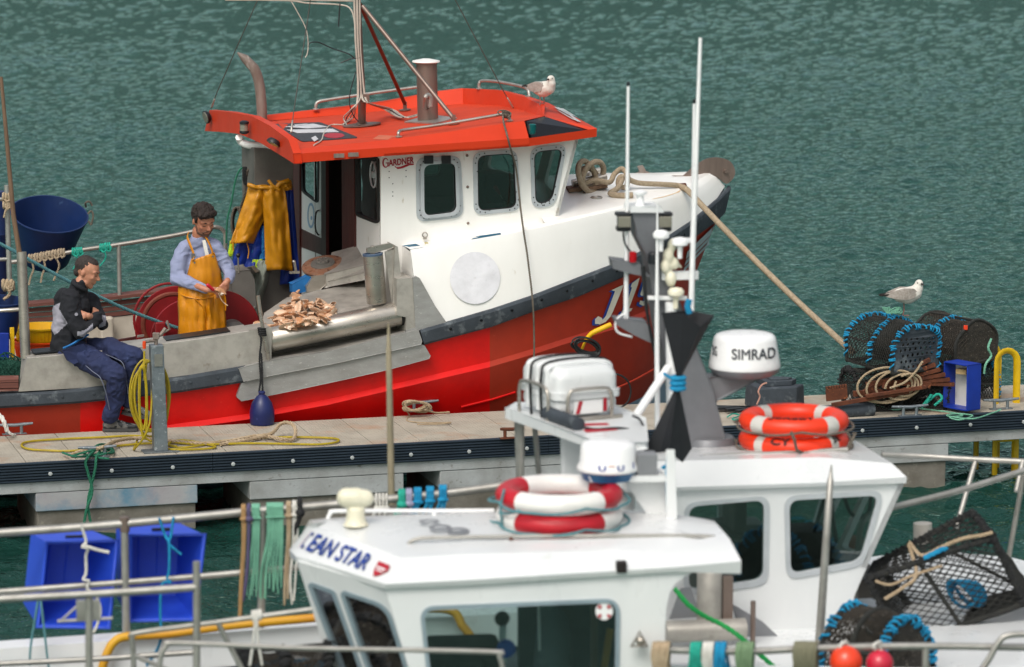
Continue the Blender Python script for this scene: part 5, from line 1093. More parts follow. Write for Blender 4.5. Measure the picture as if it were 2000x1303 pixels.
cloth([(364, 512, 555), (390, 513, 560), (430, 516, 564), (480, 517, 568), (528, 519, 572)], 1.98, m_yelfresh, 'trouser_leg', oy, .035, 7, seed=2)
mb = MB().tube(cr([W(*p) for p in ((484, 360, 1.98), (500, 366, 1.96), (520, 366, 1.95), (538, 368, 1.95), (548, 358, 1.95), (565, 352, 1.96))], 6), .020, 8)
mb2 = MB().tube(cr([W(*p) for p in ((524, 352, 1.95), (532, 362, 1.93), (546, 372, 1.93))], 5), .014, 6); obj('brace_strap', mb2, m_yelfresh, oy, smooth=60)
for P in (((482, 473, 2.0), (486, 490, 1.99), (484, 505, 1.99)), ((455, 474, 2.0), (456, 490, 1.99))): obj('tie_string', MB().tube(cr([W(*p) for p in P], 4), .006, 6), m_yelfresh, oy, smooth=60)
obj('waist_roll', mb, m_yelfresh, oy, smooth=60, noise_amp=.012, noise_sc=18)
cloth([(352, 540, 568), (364, 545, 570), (372, 552, 570)], 2.0, m_yelfresh, 'bib', oy, .02, 7)
ob = thing('waterproof_jackets', 'royal blue waterproofs with lime and grey patches hanging behind the yellow oilskins', 'waterproofs', W(515, 560, 2.1), PSI)
cloth([(368, 550, 572), (420, 548, 575), (480, 548, 580), (520, 550, 584), (556, 547, 586)], 2.12, m_blueoil, 'jacket', ob, .03, 8, seed=3)
cloth([(410, 498, 520), (450, 475, 520), (490, 458, 516), (528, 452, 500)], 2.12, m_blueoil, 'jacket', ob, .035, 9, seed=4)
cloth([(440, 500, 520), (480, 494, 520), (507, 490, 518)], 2.10, m_cyan, 'sleeve', ob, .02, 6, seed=5)
cloth([(470, 450, 458), (495, 445, 455), (500, 444, 452)], 2.08, m_hivis, 'hivis_panel', ob, .01, 4)
cloth([(506, 494, 512), (520, 490, 508), (532, 489, 498)], 2.07, m_hivis, 'hivis_panel', ob, .01, 4)
cloth([(508, 505, 528), (530, 496, 527), (560, 492, 520), (600, 488, 506), (640, 490, 506)], 2.06, m_greywader, 'wader', ob, .035, 6, seed=6)
# ---- hanging fender
fo = thing('fender', 'dark blue teardrop fender hung by black rope on the red hull', 'fender', W(512, 826, -.14), PSI)
c = W(512, 830, -.14)
obj('body', MB().lathe(c, (0, 0, 1), [(.01, 0), (.10, .01), (.105, .08), (.104, .12), (.085, .19), (.05, .24), (.025, .26), (.03, .28), (.02, .29), (.01, .29)], 28, caps=False), m_fender, fo, smooth=50)
mb = MB().rope(cr([W(*p) for p in ((506, 765, -.13), (509, 740, -.1), (507, 700, -.08), (510, 665, -.07), (507, 650, -.06))], 5), .009).rope(cr([W(*p) for p in ((513, 765, -.13), (512, 730, -.1), (511, 700, -.08), (510, 690, -.07))], 5), .009)
for k in range(4): mb.torus(W(511+k*.6, 642+k*4, -.035), Vector((.1, .1, 1)), .028, .010, 16, 6)
obj('lanyard', mb, m_rblack, fo)
# ---- scallops
random.seed(21)
def shell_mesh():
    vs = []; fs = []; na, nr = 22, 6
    for s_ in (1, -1):
        b = len(vs)
        for i in range(nr+1):
            r = i/nr
            for k in range(na+1):
                a = math.pi*(.08+.84*k/na); rr = .055*r*(1+.03*math.cos(k*math.pi)) 
                x = rr*math.cos(a)*1.08; y = rr*(math.sin(a))*1.0-.0; z = s_*(.016*(1-r**2)*r*2.0+.0016*r*math.cos(k*math.pi)+.001)*(1 if s_ > 0 else .45)
                vs.append((x, y-.025, z))
        for i in range(nr):
            for k in range(na):
                q = (b+i*(na+1)+k, b+i*(na+1)+k+1, b+(i+1)*(na+1)+k+1, b+(i+1)*(na+1)+k); fs.append(q if s_ < 0 else q[::-1])
    b = len(vs); vs += [(-.022, -.03, -.003), (.022, -.03, -.003), (.022, -.015, .003), (-.022, -.015, .003), (0, -.012, -.003)]; fs.append((b, b+1, b+2, b+3))
    me = bpy.data.meshes.new('scallop_shell'); me.from_pydata(vs, [], fs); me.polygons.foreach_set('use_smooth', [True]*len(fs)); me.materials.append(m_shell); return me
sme = shell_mesh(); base_sh = None; outl = [(490, 636), (505, 642), (545, 640), (590, 622), (640, 618), (655, 604), (640, 580), (612, 566), (575, 568), (545, 590), (530, 612), (505, 630)]
def inside(x, y):
    c_ = False
    for (x0, y0), (x1, y1) in zip(outl, outl[1:]+outl[:1]):
        if (y0 > y) != (y1 > y) and x < (x1-x0)*(y-y0)/(y1-y0)+x0: c_ = not c_
    return c_
cnt = 0; N_S = 105
while cnt < N_S:
    x, y = random.uniform(485, 658), random.uniform(564, 646)
    if not inside(x, y): continue
    lay = cnt/N_S; hgt = .02+.14*max(0, 1-((x-592)/62)**2)*max(0, 1-((y-600)/34)**2)*(.3+.7*lay)
    p0 = TB(x, y+hgt*200*.97, hgt) if True else None
    o = bpy.data.objects.new('scallop', sme); sc.collection.objects.link(o); k = random.uniform(1.15, 1.5)
    o.location = TB(x, min(y+hgt*235, 650-.2*(x-490)), hgt); o.scale = (k, k, k)
    o.rotation_euler = (random.gauss(.45, .35), random.gauss(0, .3), random.uniform(0, 6.28))
    lab(o, 'ribbed orange-brown scallop shell in the heap on the steel table beside the roller', 'scallop', 'scallops heaped on the hauling table'); cnt += 1
# ---- yellow pick and cable coil near the bow
gk = thing('yellow_hook', 'yellow curved handle leaning on the hull above the liferaft', 'hook', PON.V(1118, 792, 1.15), PSI)
obj('handle', MB().tube(cr([PON.V(*p) for p in ((1193, 634, 1.1), (1175, 642, 1.1), (1155, 652, 1.12), (1143, 668, 1.14), (1133, 690, 1.15), (1122, 710, 1.15), (1118, 795, 1.15))], 6), [.022]*12+[.02]*6+[.012]*19, 10), m_ybasket, gk, smooth=60)
mb = MB(); random.seed(9)
for k in range(10):
    ph = k; mb.tube(cr([PON.V(1146+28*math.cos(a)*(.75+.05*(k % 6))+3*math.sin(k), 676+17*math.sin(a+.2)*(.65+.09*(k % 5))+(k % 4)*2+.25*28*math.cos(a)*.4, 1.10-.006*k) for a in [2*math.pi*j/12 for j in range(12)]], 5, True), .0075, 6, closed=True)
mb.tube(cr([PON.V(*p) for p in ((1160, 690, 1.1), (1168, 704, 1.1), (1176, 700, 1.1), (1165, 712, 1.1), (1150, 730, 1.1))], 5), .0075, 6)
obj('cable_coil', mb, m_gask, label='black cable coil bundled on the yellow handle', cat='cable')
obj('hose_loop', MB().tube(cr([PON.V(*p) for p in ((1180, 790, 1.0), (1186, 738, 1.0), (1205, 731, 1.0), (1224, 742, 1.0), (1232, 762, 1.0), (1226, 785, 1.0), (1208, 797, 1.0), (1192, 790, 1.0), (1184, 765, 1.0))], 6), .0085, 8), m_gask, label='single black hose loop standing against the red hull', cat='hose')
# ================================================================ people
def topx(w):
    d = w-CO; z = d.dot(FW); return 1000+FPX*d.x/z, 651.5-FPX*d.dot(UP)/z
def inpoly(x, y, P):
    c_ = False
    for (x0, y0), (x1, y1) in zip(P, P[1:]+P[:1]):
        if (y0 > y) != (y1 > y) and x < (x1-x0)*(y-y0)/(y1-y0)+x0: c_ = not c_
    return c_
def basis(face, up):
    y = Vector(face).normalized(); z = (Vector(up)-y*Vector(up).dot(y)).normalized(); x = y.cross(z); return Matrix((x, y, z)).transposed()
def head(mb, c, Mh, k=1.0, jaw=1.0):
    q = lambda x, y, z: c+Mh@(Vector((x, y, z))*k)
    mb.ell(q(0, -.012, .03), .076*k, .097*k, .088*k, Mh); mb.ell(q(0, .02, -.02), .066*k, .075*k, .085*k, Mh)
    mb.caps([(q(-.035*jaw, .03, -.07), .032*k), (q(0, .062, -.092), .026*k), (q(.035*jaw, .03, -.07), .032*k)])
    mb.caps([(q(0, .085, .012), .009*k), (q(0, .108, -.018), .0125*k)]); mb.ell(q(0, .098, -.024), .018*k, .014*k, .009*k, Mh)
    mb.caps([(q(-.045, .066, .030), .013*k), (q(-.012, .083, .026), .010*k), (q(.012, .083, .026), .010*k), (q(.045, .066, .030), .013*k)])
    mb.caps([(q(-.022, .080, -.052), .007*k), (q(0, .090, -.050), .009*k), (q(.022, .080, -.052), .007*k)]); mb.caps([(q(-.018, .080, -.061), .007*k), (q(0, .087, -.062), .009*k), (q(.018, .080, -.061), .007*k)])
    for s in (-1, 1):
        mb.ell(q(s*.036, .062, -.018), .022*k, .02*k, .02*k, Mh); mb.ell(q(s*.074, -.010, -.008), .009*k, .017*k, .027*k, Mh); mb.ell(q(s*.032, .072, .006), .014*k, .010*k, .009*k, Mh)
def hand(mb, w, d, n, side, curl=(.5, .6, .7, .75), k=1.0, thumb=.5):
    # w wrist, d pointing along the hand, n = palm side, side=+1/-1 thumb side
    d = Vector(d).normalized(); n = (Vector(n)-d*Vector(n).dot(d)).normalized(); s = d.cross(n)*side
    mb.caps([(w, .024*k), (w+d*.03*k, .027*k)])
    for i, (o, L) in enumerate(((.030, .95), (.010, 1.05), (-.010, 1.0), (-.028, .8))):
        kn_ = w+d*.088*k*(1-.04*abs(i-1))+s*o*k; mb.caps([(w+d*.02*k+s*o*.5*k, .017*k), (kn_, .0125*k)])
        p, dd = kn_, d; r = .0095*k
        for seg in (.040, .027, .020):
            a = curl[i]; dd = (dd*math.cos(a)+n*math.sin(a)).normalized(); n2 = n; q = p+dd*seg*L*k; mb.caps([(p, r), (q, r*.9)]); p = q; r *= .9
    t0 = w+d*.03*k+s*.026*k; t1 = t0+(d*.6+s*.7+n*thumb).normalized()*.038*k; t2 = t1+(d*.9+s*.05+n*thumb).normalized()*.03*k; t3 = t2+(d+n*.6-s*.2).normalized()*.022*k
    mb.caps([(t0, .015*k), (t1, .012*k), (t2, .010*k), (t3, .008*k)])
def wrinkle(amp, sx, sy):        # soft folds: a broad wave plus narrow ridges
    def f(v):
        p = Vector((v.x*sx, v.y*sx, v.z*sy)); p2 = Vector((v.x*sx*1.6+v.z*sy*.5, v.y*sx*1.6, v.z*sy*1.5-v.x*sx*.6)); r = (1-abs(noise.noise(p2))*3.2)*.45
        return v+noise.noise_vector(p)*amp-vv*r*amp
    return f
tS = .62; P_ = lambda x, y, d=0: W(x, y, tS+d)
man = thing('person', 'bearded man in lilac shirt and yellow bib apron standing shucking a scallop', 'person', Vector((P_(395, 600).x, P_(395, 600).y, zd)), PSI)
Mh = basis((.50, -.74, -.46), (.10, -.35, 1)); hc_ = P_(397, 430)
mb = MB(); head(mb, hc_, Mh, 1.14)
neck = [(P_(388, 452, .03), .056), (P_(388, 476, .06), .06)]
mb.caps(neck)
hip = [P_(375, 600, .08), P_(405, 600, .02)]; foot_z = zd+.06
mb.caps([(P_(390, 490, .08), .08), (P_(390, 540, .06), .10), (P_(391, 590, .05), .11)])
hL, hR = P_(403, 566, -.27), P_(444, 549, -.27)
mb.caps([(P_(358, 495, .06), .035), (P_(345, 543, .0), .032), (P_(393, 562, -.24), .028), (hL, .026)]); mb.caps([(P_(424, 492, .03), .035), (P_(449, 535, -.03), .032), (P_(446, 547, -.22), .028), (hR, .026)])
hand(mb, hL-uu*.01, (P_(428, 566, -.30)-hL), (.3, .4, -.9), 1, (.7, .9, 1.0, 1.0), .95)
hand(mb, hR, (P_(432, 568, -.29)-hR), (-.6, .6, -.3), 1, (.7, .8, .9, .9), .95)
for h_, dx in ((hip[0], -.02), (hip[1], .02)):
    kx = h_+uu*dx-Vector((0, 0, .42)); mb.caps([(h_, .07), (kx, .05), (Vector((kx.x, kx.y, foot_z+.03)), .045)])
obj('body', fuse(mb, .0065, 2), m_skin, man, smooth=0 or 60)
mb = MB(); q = lambda x, y, z: hc_+Mh@(Vector((x, y, z))*1.13)
mb.ell(q(0, -.030, .045), .094, .104, .096, Mh).caps([(q(-.05, .050, .086), .034), (q(0, .068, .096), .036), (q(.05, .052, .088), .036)]).ell(q(0, .0, .102), .078, .082, .045, Mh)
for s in (-1, 1): mb.caps([(q(s*.068, .01, .05), .024), (q(s*.073, .022, .012), .012)])
mb.ell(q(0, -.08, -.02), .062, .035, .05, Mh)
obj('hair', fuse(mb, .006, 1, deform=wrinkle(.010, 38, 38)), m_hairb, man, smooth=60)
mb = MB(); mb.caps([(q(-.060, .018, -.030), .012), (q(-.050, .040, -.072), .020), (q(0, .078, -.092), .020), (q(.050, .040, -.072), .020), (q(.060, .018, -.030), .012)]).caps([(q(-.03, .075, -.06), .010), (q(-.018, .092, -.042), .008), (q(.018, .092, -.042), .008), (q(.03, .075, -.06), .010)]).ell(q(0, .075, -.078), .022, .018, .014, Mh)
obj('beard', fuse(mb, .005, 1), m_beard, man, smooth=60)
mb = MB()
for s in (-1, 1): mb.caps([(q(s*.046, .071, .032), .004), (q(s*.022, .088, .030), .005)]).caps([(q(s*.042, .078, .005), .003), (q(s*.024, .084, .002), .004)])
obj('eyebrows', mb, m_hairb, man)
mb = MB()
mb.caps([(P_(390, 478, .07), .085), (P_(390, 505, .08), .12), (P_(391, 592, .05), .15)]); mb.caps([(P_(360, 486, .06), .072), (P_(390, 474, .08), .07), (P_(422, 484, .03), .072)])
mb.ell(P_(391, 532, .07), .172, .135, .27, n=24, m=16)
mb.caps([(P_(357, 492, .06), .078), (P_(348, 520, .03), .070), (P_(345, 543, -.01), .064), (P_(370, 553, -.12), .057), (P_(400, 564, -.24), .043)])
mb.caps([(P_(425, 490, .03), .075), (P_(440, 515, .0), .066), (P_(449, 535, -.04), .058), (P_(449, 543, -.14), .050), (P_(447, 547, -.23), .040)])
mb.caps([(P_(388, 462, .05), .066), (P_(388, 470, .05), .07)])
obj('shirt', fuse(mb, .009, 22, deform=wrinkle(.016, 8, 14)), m_lilac, man, smooth=80)
obj('placket', MB().grid([[P_(395, 470, -.065), P_(401, 468, -.065)], [P_(398, 486, -.093), P_(405, 484, -.093)], [P_(401, 500, -.105), P_(408, 498, -.105)]]), m_deckw, man)
def apron(rows, nx, wav, name, mat, par):
    G = []
    for j, (xl, yl, xr, yr, t0, cv) in enumerate(rows):
        G.append([P_(xl+(xr-xl)*i/nx, yl+(yr-yl)*i/nx, t0+cv*(2*i/nx-1)**2+wav*math.sin(i*1.9+j*.7)*.5+wav*noise.noise(Vector((i*.5, j*.6, 2)))) for i in range(nx+1)])
    F = []
    for a, b in zip(G, G[1:]):
        for k in range(4): F.append([p.lerp(q_, k/4)+noise.noise_vector(p.lerp(q_, k/4)*11)*wav*.6 for p, q_ in zip(a, b)])
    F.append(G[-1]); o = obj(name, MB().grid(F), mat, par, smooth=80); s_ = o.modifiers.new('s', 'SOLIDIFY'); s_.thickness = .006; return o
ap = apron([(373, 508, 418, 494, -.125, .035), (370, 522, 424, 512, -.135, .05), (367, 536, 430, 531, -.14, .08), (362, 552, 433, 548, -.14, .10), (350, 562, 436, 560, -.14, .12), (350, 573, 436, 572, -.15, .12)], 16, .008, 'apron_bib', m_yel, man)
apron([(349, 560, 437, 566, -.155, .12), (348, 580, 437, 582, -.17, .13), (349, 600, 438, 602, -.17, .13), (349, 630, 440, 630, -.17, .13), (349, 665, 442, 660, -.17, .13), (350, 760, 442, 758, -.17, .13)], 22, .022, 'apron_skirt', m_yel, man)
mb = MB()
for P in (((375, 508, -.12), (378, 497, -.11), (372, 480, -.075), (366, 464, .0), (368, 455, .06)), ((416, 495, -.115), (412, 483, -.10), (405, 468, -.05), (400, 460, .0))): mb.tube(cr([P_(*p) for p in P], 5), .016, 8, flat=.3)
obj('apron_tie', MB().tube(cr([P_(*p) for p in ((349, 571, -.03), (365, 579, -.13), (390, 583, -.175), (415, 580, -.165), (432, 571, -.1), (436, 566, -.02))], 5), .012, 8, flat=.6), m_yel, man, smooth=60)
mb.tube(cr([P_(*p) for p in ((380, 583, -.18), (396, 600, -.19), (402, 618, -.185))], 4), .012, 8, flat=.4).tube(cr([P_(*p) for p in ((434, 566, -.1), (440, 585, -.09), (440, 606, -.08))], 4), .013, 8, flat=.4)
obj('apron_straps', mb, m_yel, man, smooth=60)
obj('buckle', MB().box(P_(377.5, 500, -.125), .034, .006, .042, PSI).lathe(P_(380, 513, -.136), -vv, [(.009, 0), (.009, .004)], 10).lathe(P_(416, 501, -.125), -vv, [(.009, 0), (.009, .004)], 10), m_casing, man, smooth=0)
mb = MB()
for h_, dx in ((hip[0], -.03), (hip[1], .03)):
    kx = h_+uu*dx-Vector((0, 0, .42)); mb.caps([(h_, .10), (kx, .085), (Vector((kx.x, kx.y, foot_z+.12)), .07)])
obj('trousers', fuse(mb, .014, 2), m_navy, man, smooth=80)
mb = MB()
for h_, dx in ((hip[0], -.03), (hip[1], .03)):
    kx = h_+uu*dx; z_ = foot_z; mb.caps([(Vector((kx.x, kx.y, z_+.25)), .075), (Vector((kx.x, kx.y, z_)), .06), (Vector((kx.x+.02, kx.y-.16, z_-.01)), .05)])
obj('boots', fuse(mb, .012, 2), m_black, man, smooth=80)
kf = obj('scallop_knife', MB().caps([(P_(406, 557, -.34), .016), (P_(416, 566, -.33), .013)]).caps([(P_(416, 566, -.33), .005), (P_(428, 572, -.33), .003)]), m_crimson, label='small red-handled knife in the standing man\'s hands', cat='knife')
o = bpy.data.objects.new('scallop', sme); sc.collection.objects.link(o); o.location = P_(431, 569, -.36); o.scale = (1.1,)*3; o.rotation_euler = (1.1, .4, .6); lab(o, 'opened scallop shell held in the standing man\'s hands', 'scallop')
obj('scallop_frill', MB().tube(cr([P_(*p) for p in ((428, 575, -.36), (432, 585, -.35), (438, 592, -.34), (445, 597, -.34))], 5), .005, 6), m_shell, label='limp scallop frill dangling from the standing man\'s hands', cat='scallop frill')
# ---- seated man
tQ = .12; Q_ = lambda x, y, d=0: W(x, y, tQ+d)
man2 = thing('person', 'crop-haired man in charcoal fleece and navy trousers sitting with folded arms on the gunwale', 'person', Q_(225, 835, -.3), PSI)
Mh = basis((.93, -.16, -.40), (.36, -.05, 1)); hc_ = Q_(170, 531, .02)
mb = MB(); head(mb, hc_, Mh, 1.08)
mb.caps([(Q_(160, 550, .02), .056), (Q_(150, 572, .03), .065)])
mb.caps([(Q_(143, 595, .04), .12), (Q_(136, 640, .06), .13), (Q_(138, 680, .06), .14)])
kn1, kn2_ = Q_(228, 733, -.38), Q_(262, 698, -.30); an1, an2 = Q_(215, 815, -.26), Q_(252, 783, -.24)
for h_, k_, a_2, r in ((Q_(150, 690, -.04), kn1, an1, 0), (Q_(155, 685, .15), kn2_, an2, 0)): mb.caps([(h_, .06), (k_, .045), (a_2, .036)])
hn_ = Q_(172, 617, -.15); hf_ = Q_(184, 616, .02)
mb.caps([(Q_(180, 590, .18), .05), (Q_(198, 634, .05), .042), (hn_, .028)]); mb.caps([(Q_(136, 590, -.08), .055), (Q_(156, 645, -.17), .045), (hf_, .030)])
hand(mb, hn_, (-.9, -.2, .3), (0, .6, -.7), 1, (.35, .4, .45, .5), .95); hand(mb, hf_, (.1, .6, .5), (-.5, .2, -.6), -1, (.5, .6, .6, .6), .8)
obj('body', fuse(mb, .0065, 2), m_skin2, man2, smooth=60)
q = lambda x, y, z: hc_+Mh@(Vector((x, y, z))*1.08)
mb = MB().ell(q(0, -.030, .040), .083, .092, .088, Mh).ell(q(0, -.005, .078), .064, .076, .046, Mh).ell(q(0, -.065, -.02), .06, .04, .05, Mh)
obj('hair', fuse(mb, .006, 1, deform=wrinkle(.003, 60, 60)), m_hairs, man2, smooth=60)
mb = MB()
for s in (-1, 1): mb.caps([(q(s*.046, .071, .034), .004), (q(s*.022, .088, .032), .005)]).caps([(q(s*.042, .077, .006), .003), (q(s*.024, .084, .004), .004)])
obj('eyebrows', mb, m_hairs, man2)
grey1 = [(100, 600), (118, 591), (115, 603), (132, 632), (107, 655), (98, 640)]; grey2 = [(150, 655), (152, 648), (168, 644), (181, 632), (182, 645), (164, 659)]; grey3 = [(199, 616), (210, 616), (206, 636), (192, 642), (194, 634), (201, 628)]
def fj(c):
    x, y = topx(c)
    return 1 if (inpoly(x, y, grey1) or inpoly(x, y, grey2) or inpoly(x, y, grey3)) else 0
mb = MB().caps([(Q_(153, 562, .04), .075), (Q_(150, 578, .04), .095), (Q_(140, 600, .04), .155), (Q_(134, 640, .05), .150), (Q_(132, 675, .05), .150), (Q_(138, 696, .03), .13)])
mb.caps([(Q_(128, 585, .02), .10), (Q_(170, 590, .15), .09)])
mb.caps([(Q_(136, 585, -.06), .095), (Q_(140, 615, -.12), .082), (Q_(156, 645, -.16), .070), (Q_(176, 636, -.14), .055), (Q_(190, 620, -.08), .05)])
mb.caps([(Q_(172, 588, .18), .085), (Q_(188, 615, .12), .07), (Q_(199, 632, .04), .058), (Q_(186, 622, -.07), .048)])
mb.caps([(Q_(158, 555, .0), .05), (Q_(150, 566, .05), .07)])
obj('fleece_jacket', fuse(mb, .009, 2, fj, wrinkle(.018, 8, 12)), [m_fleece, m_fleeceg], man2, smooth=80)
obj('collar', MB().tube(cr([Q_(*p) for p in ((142, 552, .02), (146, 548, .10), (160, 556, .12), (168, 566, .05), (164, 566, -.06), (150, 558, -.06), (142, 552, .0))], 5, False), .017, 8), m_fleece, man2, smooth=60)
obj('sleeve_logo', MB().lathe(Q_(149, 614, -.215), -vv-uu*.2, [(.014, 0), (.014, .003)], 14), m_fleeceg, man2)
mb = MB()
mb.caps([(Q_(140, 694, .0), .13), (Q_(150, 690, .12), .12)])
mb.caps([(Q_(150, 690, -.04), .118), (Q_(190, 710, -.20), .104), (kn1, .088), (Q_(228, 765, -.33), .082), (Q_(218, 800, -.28), .072), (an1, .066)])
mb.caps([(Q_(158, 684, .15), .112), (Q_(215, 682, -.06), .098), (kn2_, .084), (Q_(262, 735, -.27), .078), (Q_(257, 765, -.25), .070), (an2, .062)])
obj('work_trousers', fuse(mb, .009, 2, None, wrinkle(.020, 11, 12)), m_navy, man2, smooth=80)
pk = MB().prism([Q_(*p) for p in ((121, 684, -.17), (163, 672, -.18), (174, 692, -.17), (167, 701, -.175), (143, 711, -.18), (131, 703, -.17))], -vv*.014)
obj('tool_pocket', pk, m_navy, man2, smooth=0, bevel=.004, noise_amp=.006, noise_sc=20)
st_ = MB()
for P in (((158, 705, -.165), (180, 725, -.28), (196, 738, -.40), (207, 768, -.41), (214, 800, -.36)), ((200, 690, -.14), (225, 700, -.28), (240, 710, -.36), (246, 735, -.36), (250, 770, -.33))): st_.tube(cr([Q_(x, y, d-.008) for x, y, d in P], 5), .004, 5)
obj('seam', st_, m_stitch, man2)
obj('shirt_hem', MB().tube(cr([Q_(*p) for p in ((124, 680, -.12), (140, 673, -.15), (156, 663, -.14), (172, 654, -.10))], 5), .016, 8, flat=.6), m_cyan, man2)
def shoe(a, d, nm):
    d = Vector(d).normalized(); mb = MB().caps([(a+Vector((0, 0, .0)), .050), (a+d*.04-Vector((0, 0, .035)), .046), (a+d*.12-Vector((0, 0, .052)), .038), (a+d*.19-Vector((0, 0, .058)), .030)]).caps([(a-d*.03-Vector((0, 0, .04)), .042), (a+d*.05-Vector((0, 0, .045)), .042)])
    s = obj(nm, fuse(mb, .007, 2, lambda c: 1 if noise.noise(c*22) > .1 else 0), [m_shoe, m_black], man2, smooth=80)
    N_ = Vector((0, 0, 1)); sd_ = d.cross(N_); N2 = sd_.cross(d)
    pts = [(-.07, .03), (-.02, .042), (.08, .040), (.16, .045), (.215, .028), (.225, 0), (.215, -.028), (.16, -.045), (.08, -.04), (-.02, -.042), (-.07, -.03)]
    obj('sole', MB().prism([a+d*x+sd_*y-N2*.088 for x, y in pts], N2*.024), m_sole, s, smooth=40, bevel=.005)
    mb = MB()
    for k in range(4): mb.tube([a+d*(.06+.025*k)+N2*(.005-.012*k)+sd_*y for y in (-.03, 0, .03)], .004, 5)
    obj('laces', mb, m_fleeceg, s)
zs = lambda p, z: Vector((p.x, p.y, z))
shoe(zs(Q_(217, 822, -.24), PZ+.095), uu*.97-vv*.25, 'shoe'); shoe(Q_(258, 791, -.24), uu*.95-vv*.2-Vector((0, 0, .22)), 'shoe')
# ================================================================ gulls
def gull(o, rz, label, turn, k=1.0, two=True):
    t = thing('gull', label, 'gull', o, rz); Q = WM[t.name]; g = lambda x, y, z: Q@(Vector((x, y, z))*k)
    mb = MB().caps([(g(-.13, 0, .190), .024*k), (g(-.05, 0, .185), .062*k), (g(.02, 0, .180), .076*k), (g(.08, 0, .198), .066*k), (g(.112, 0, .238), .048*k), (g(.120, 0, .275), .035*k)])
    hd = Matrix.Rotation(rz+turn, 3, 'Z'); hp = g(.120, 0, .285); mb.ell(hp+hd@Vector((.008*k, 0, 0)), .040*k, .031*k, .031*k, hd)
    for y in (-.035, .035): mb.caps([(g(-.02, y*.6, .15), .035*k), (g(-.01, y*.6, .125), .014*k)])
    obj('body', fuse(mb, .006, 2), m_gull, t, smooth=60)
    for s in (-1, 1):
        w_ = [(.085, .060, .215), (.05, .072, .245), (-.03, .068, .250), (-.11, .045, .230), (-.20, .012, .204), (-.19, .024, .180), (-.10, .058, .160), (-.02, .074, .150), (.05, .074, .165)]
        mbw = MB(); c0 = g(-.03, s*.082, .20); P = [g(x, s*y, z) for x, y, z in w_]
        mbw.add([c0]+P+[g(-.03, s*.03, .20)]+[g(x, s*y*.6, z) for x, y, z in w_], [(0, i+1, (i+1) % 9+1) for i in range(9)]+[(10, (i+1) % 9+11, i+11) for i in range(9)]+[(i+1, i+11, (i+1) % 9+11, (i+1) % 9+1) for i in range(9)])
        obj('wing', mbw, m_gullg, t, smooth=60)
    obj('tail', MB().prism([g(-.11, -.022, .195), g(-.11, .022, .195), g(-.235, .035, .188), g(-.245, 0, .188), g(-.235, -.035, .188)], (0, 0, .012)).prism([g(-.14, -.012, .205), g(-.14, .012, .205), g(-.24, .006, .196), g(-.24, -.006, .196)], (0, 0, .01)), m_gullt, t, smooth=0)
    bk = hp+hd@Vector((.042*k, 0, -.003*k)); obj('bill', MB().caps([(bk, .009*k), (bk+hd@Vector((.028*k, 0, -.004*k)), .006*k), (bk+hd@Vector((.038*k, 0, -.012*k)), .003*k)]), m_beak, t)
    for s in (-1, 1): obj('eye', MB().ell(hp+hd@Vector((.024*k, s*.027*k, .004*k)), .005*k, .004*k, .005*k), m_beak, t)
    for s in ((-1, 1) if two else (1,)):
        L = obj('leg', MB().tube([g(-.005, s*.025, .12), g(.0, s*.025, .06), g(-.01, s*.025, .008)], .0055*k, 6), m_leg, t)
        obj('foot', MB().prism([g(-.02, s*.025, .003), g(.04, s*.025-.022, .003), g(.046, s*.025, .003), g(.04, s*.025+.022, .003)], (0, 0, .004)), m_leg, L, smooth=0)
gull(PON.V(1768, 618, .42), PSI+R(2), 'speckled young gull standing on the blue-laced creel, looking at the camera', R(-80), 1.0, False)
gull(V(1059, 212, .95), PSI-R(62), 'pale gull perched on the front rim of the orange-red wheelhouse roof', R(-80), .95)
# ================================================================ white boat behind (cabin at the right, deck rails at the left)
S = SB.V
sb = thing('white_workboat', 'white workboat with grey leaning mast and two side windows facing right', 'workboat', SB.off(SB.V(1500, 1100, .9)-Vector((0, 0, SB.V(1500, 1100, .9).z)), 0, 0, 0), R(8))
su, sv = SB.u, SB.v
r0 = [S(*p) for p in ((1225, 962, 0), (1320, 959, 0), (1600, 950, 0), (1770, 944, 0))]
r1 = [S(*p) for p in ((1225, 955, -.01), (1320, 952, -.01), (1600, 943, -.01), (1771, 932, -.01))]
r2 = [S(*p) for p in ((1225, 904, .10), (1330, 900, .10), (1600, 893, .10), (1742, 905, .14))]
r3 = [S(*p) for p in ((1235, 878, .75), (1340, 874, .75), (1530, 868, .75), (1672, 861, .75))]
r4, r5 = [SB.off(p, 0, .35, -.08) for p in r3], [SB.off(p, 0, .48, -.28) for p in r3]
mb = MB().grid([r0, r1, r2, r3, r4, r5])
mb.add([r0[3], r1[3], r2[3], r3[3], r4[3], r5[3]], [(0, 1, 2, 3, 4, 5)])
mb.add([r0[0], r2[0], r3[0], r4[0], r5[0]], [(4, 3, 2, 1, 0)])
mb.grid([r0, r5])
obj('roof', mb, m_gel2, sb, smooth=30)
for a in ((1325, 880), (1560, 874)):
    pass
sw = [((1335, 982), (1503, 967), (1500, 1141), (1335, 1165)), ((1531, 968), (1727, 957), (1686, 1104), (1535, 1132))]
sg = [((1345, 989), (1492, 976), (1490, 1130), (1345, 1152)), ((1541, 977), (1715, 967), (1679, 1094), (1544, 1120))]
so_ = [(1240, 960), (1766, 945), (1692, 1110), (1668, 1165), (1668, 1340), (1240, 1340)]
ff = lambda x, y: S(x, y, .03); fg_ = lambda x, y: SB.off(SB.mir(S(x, y, .03), .62), 0, 0, -.16)
mb = MB().panel(so_, [rrect(g, 20) for g in sg], ff, sv*.03)
obj('far_wall', MB().panel(so_, [rrect(g, 20) for g in sg], fg_, -sv*.03), m_gel2, sb, smooth=0)
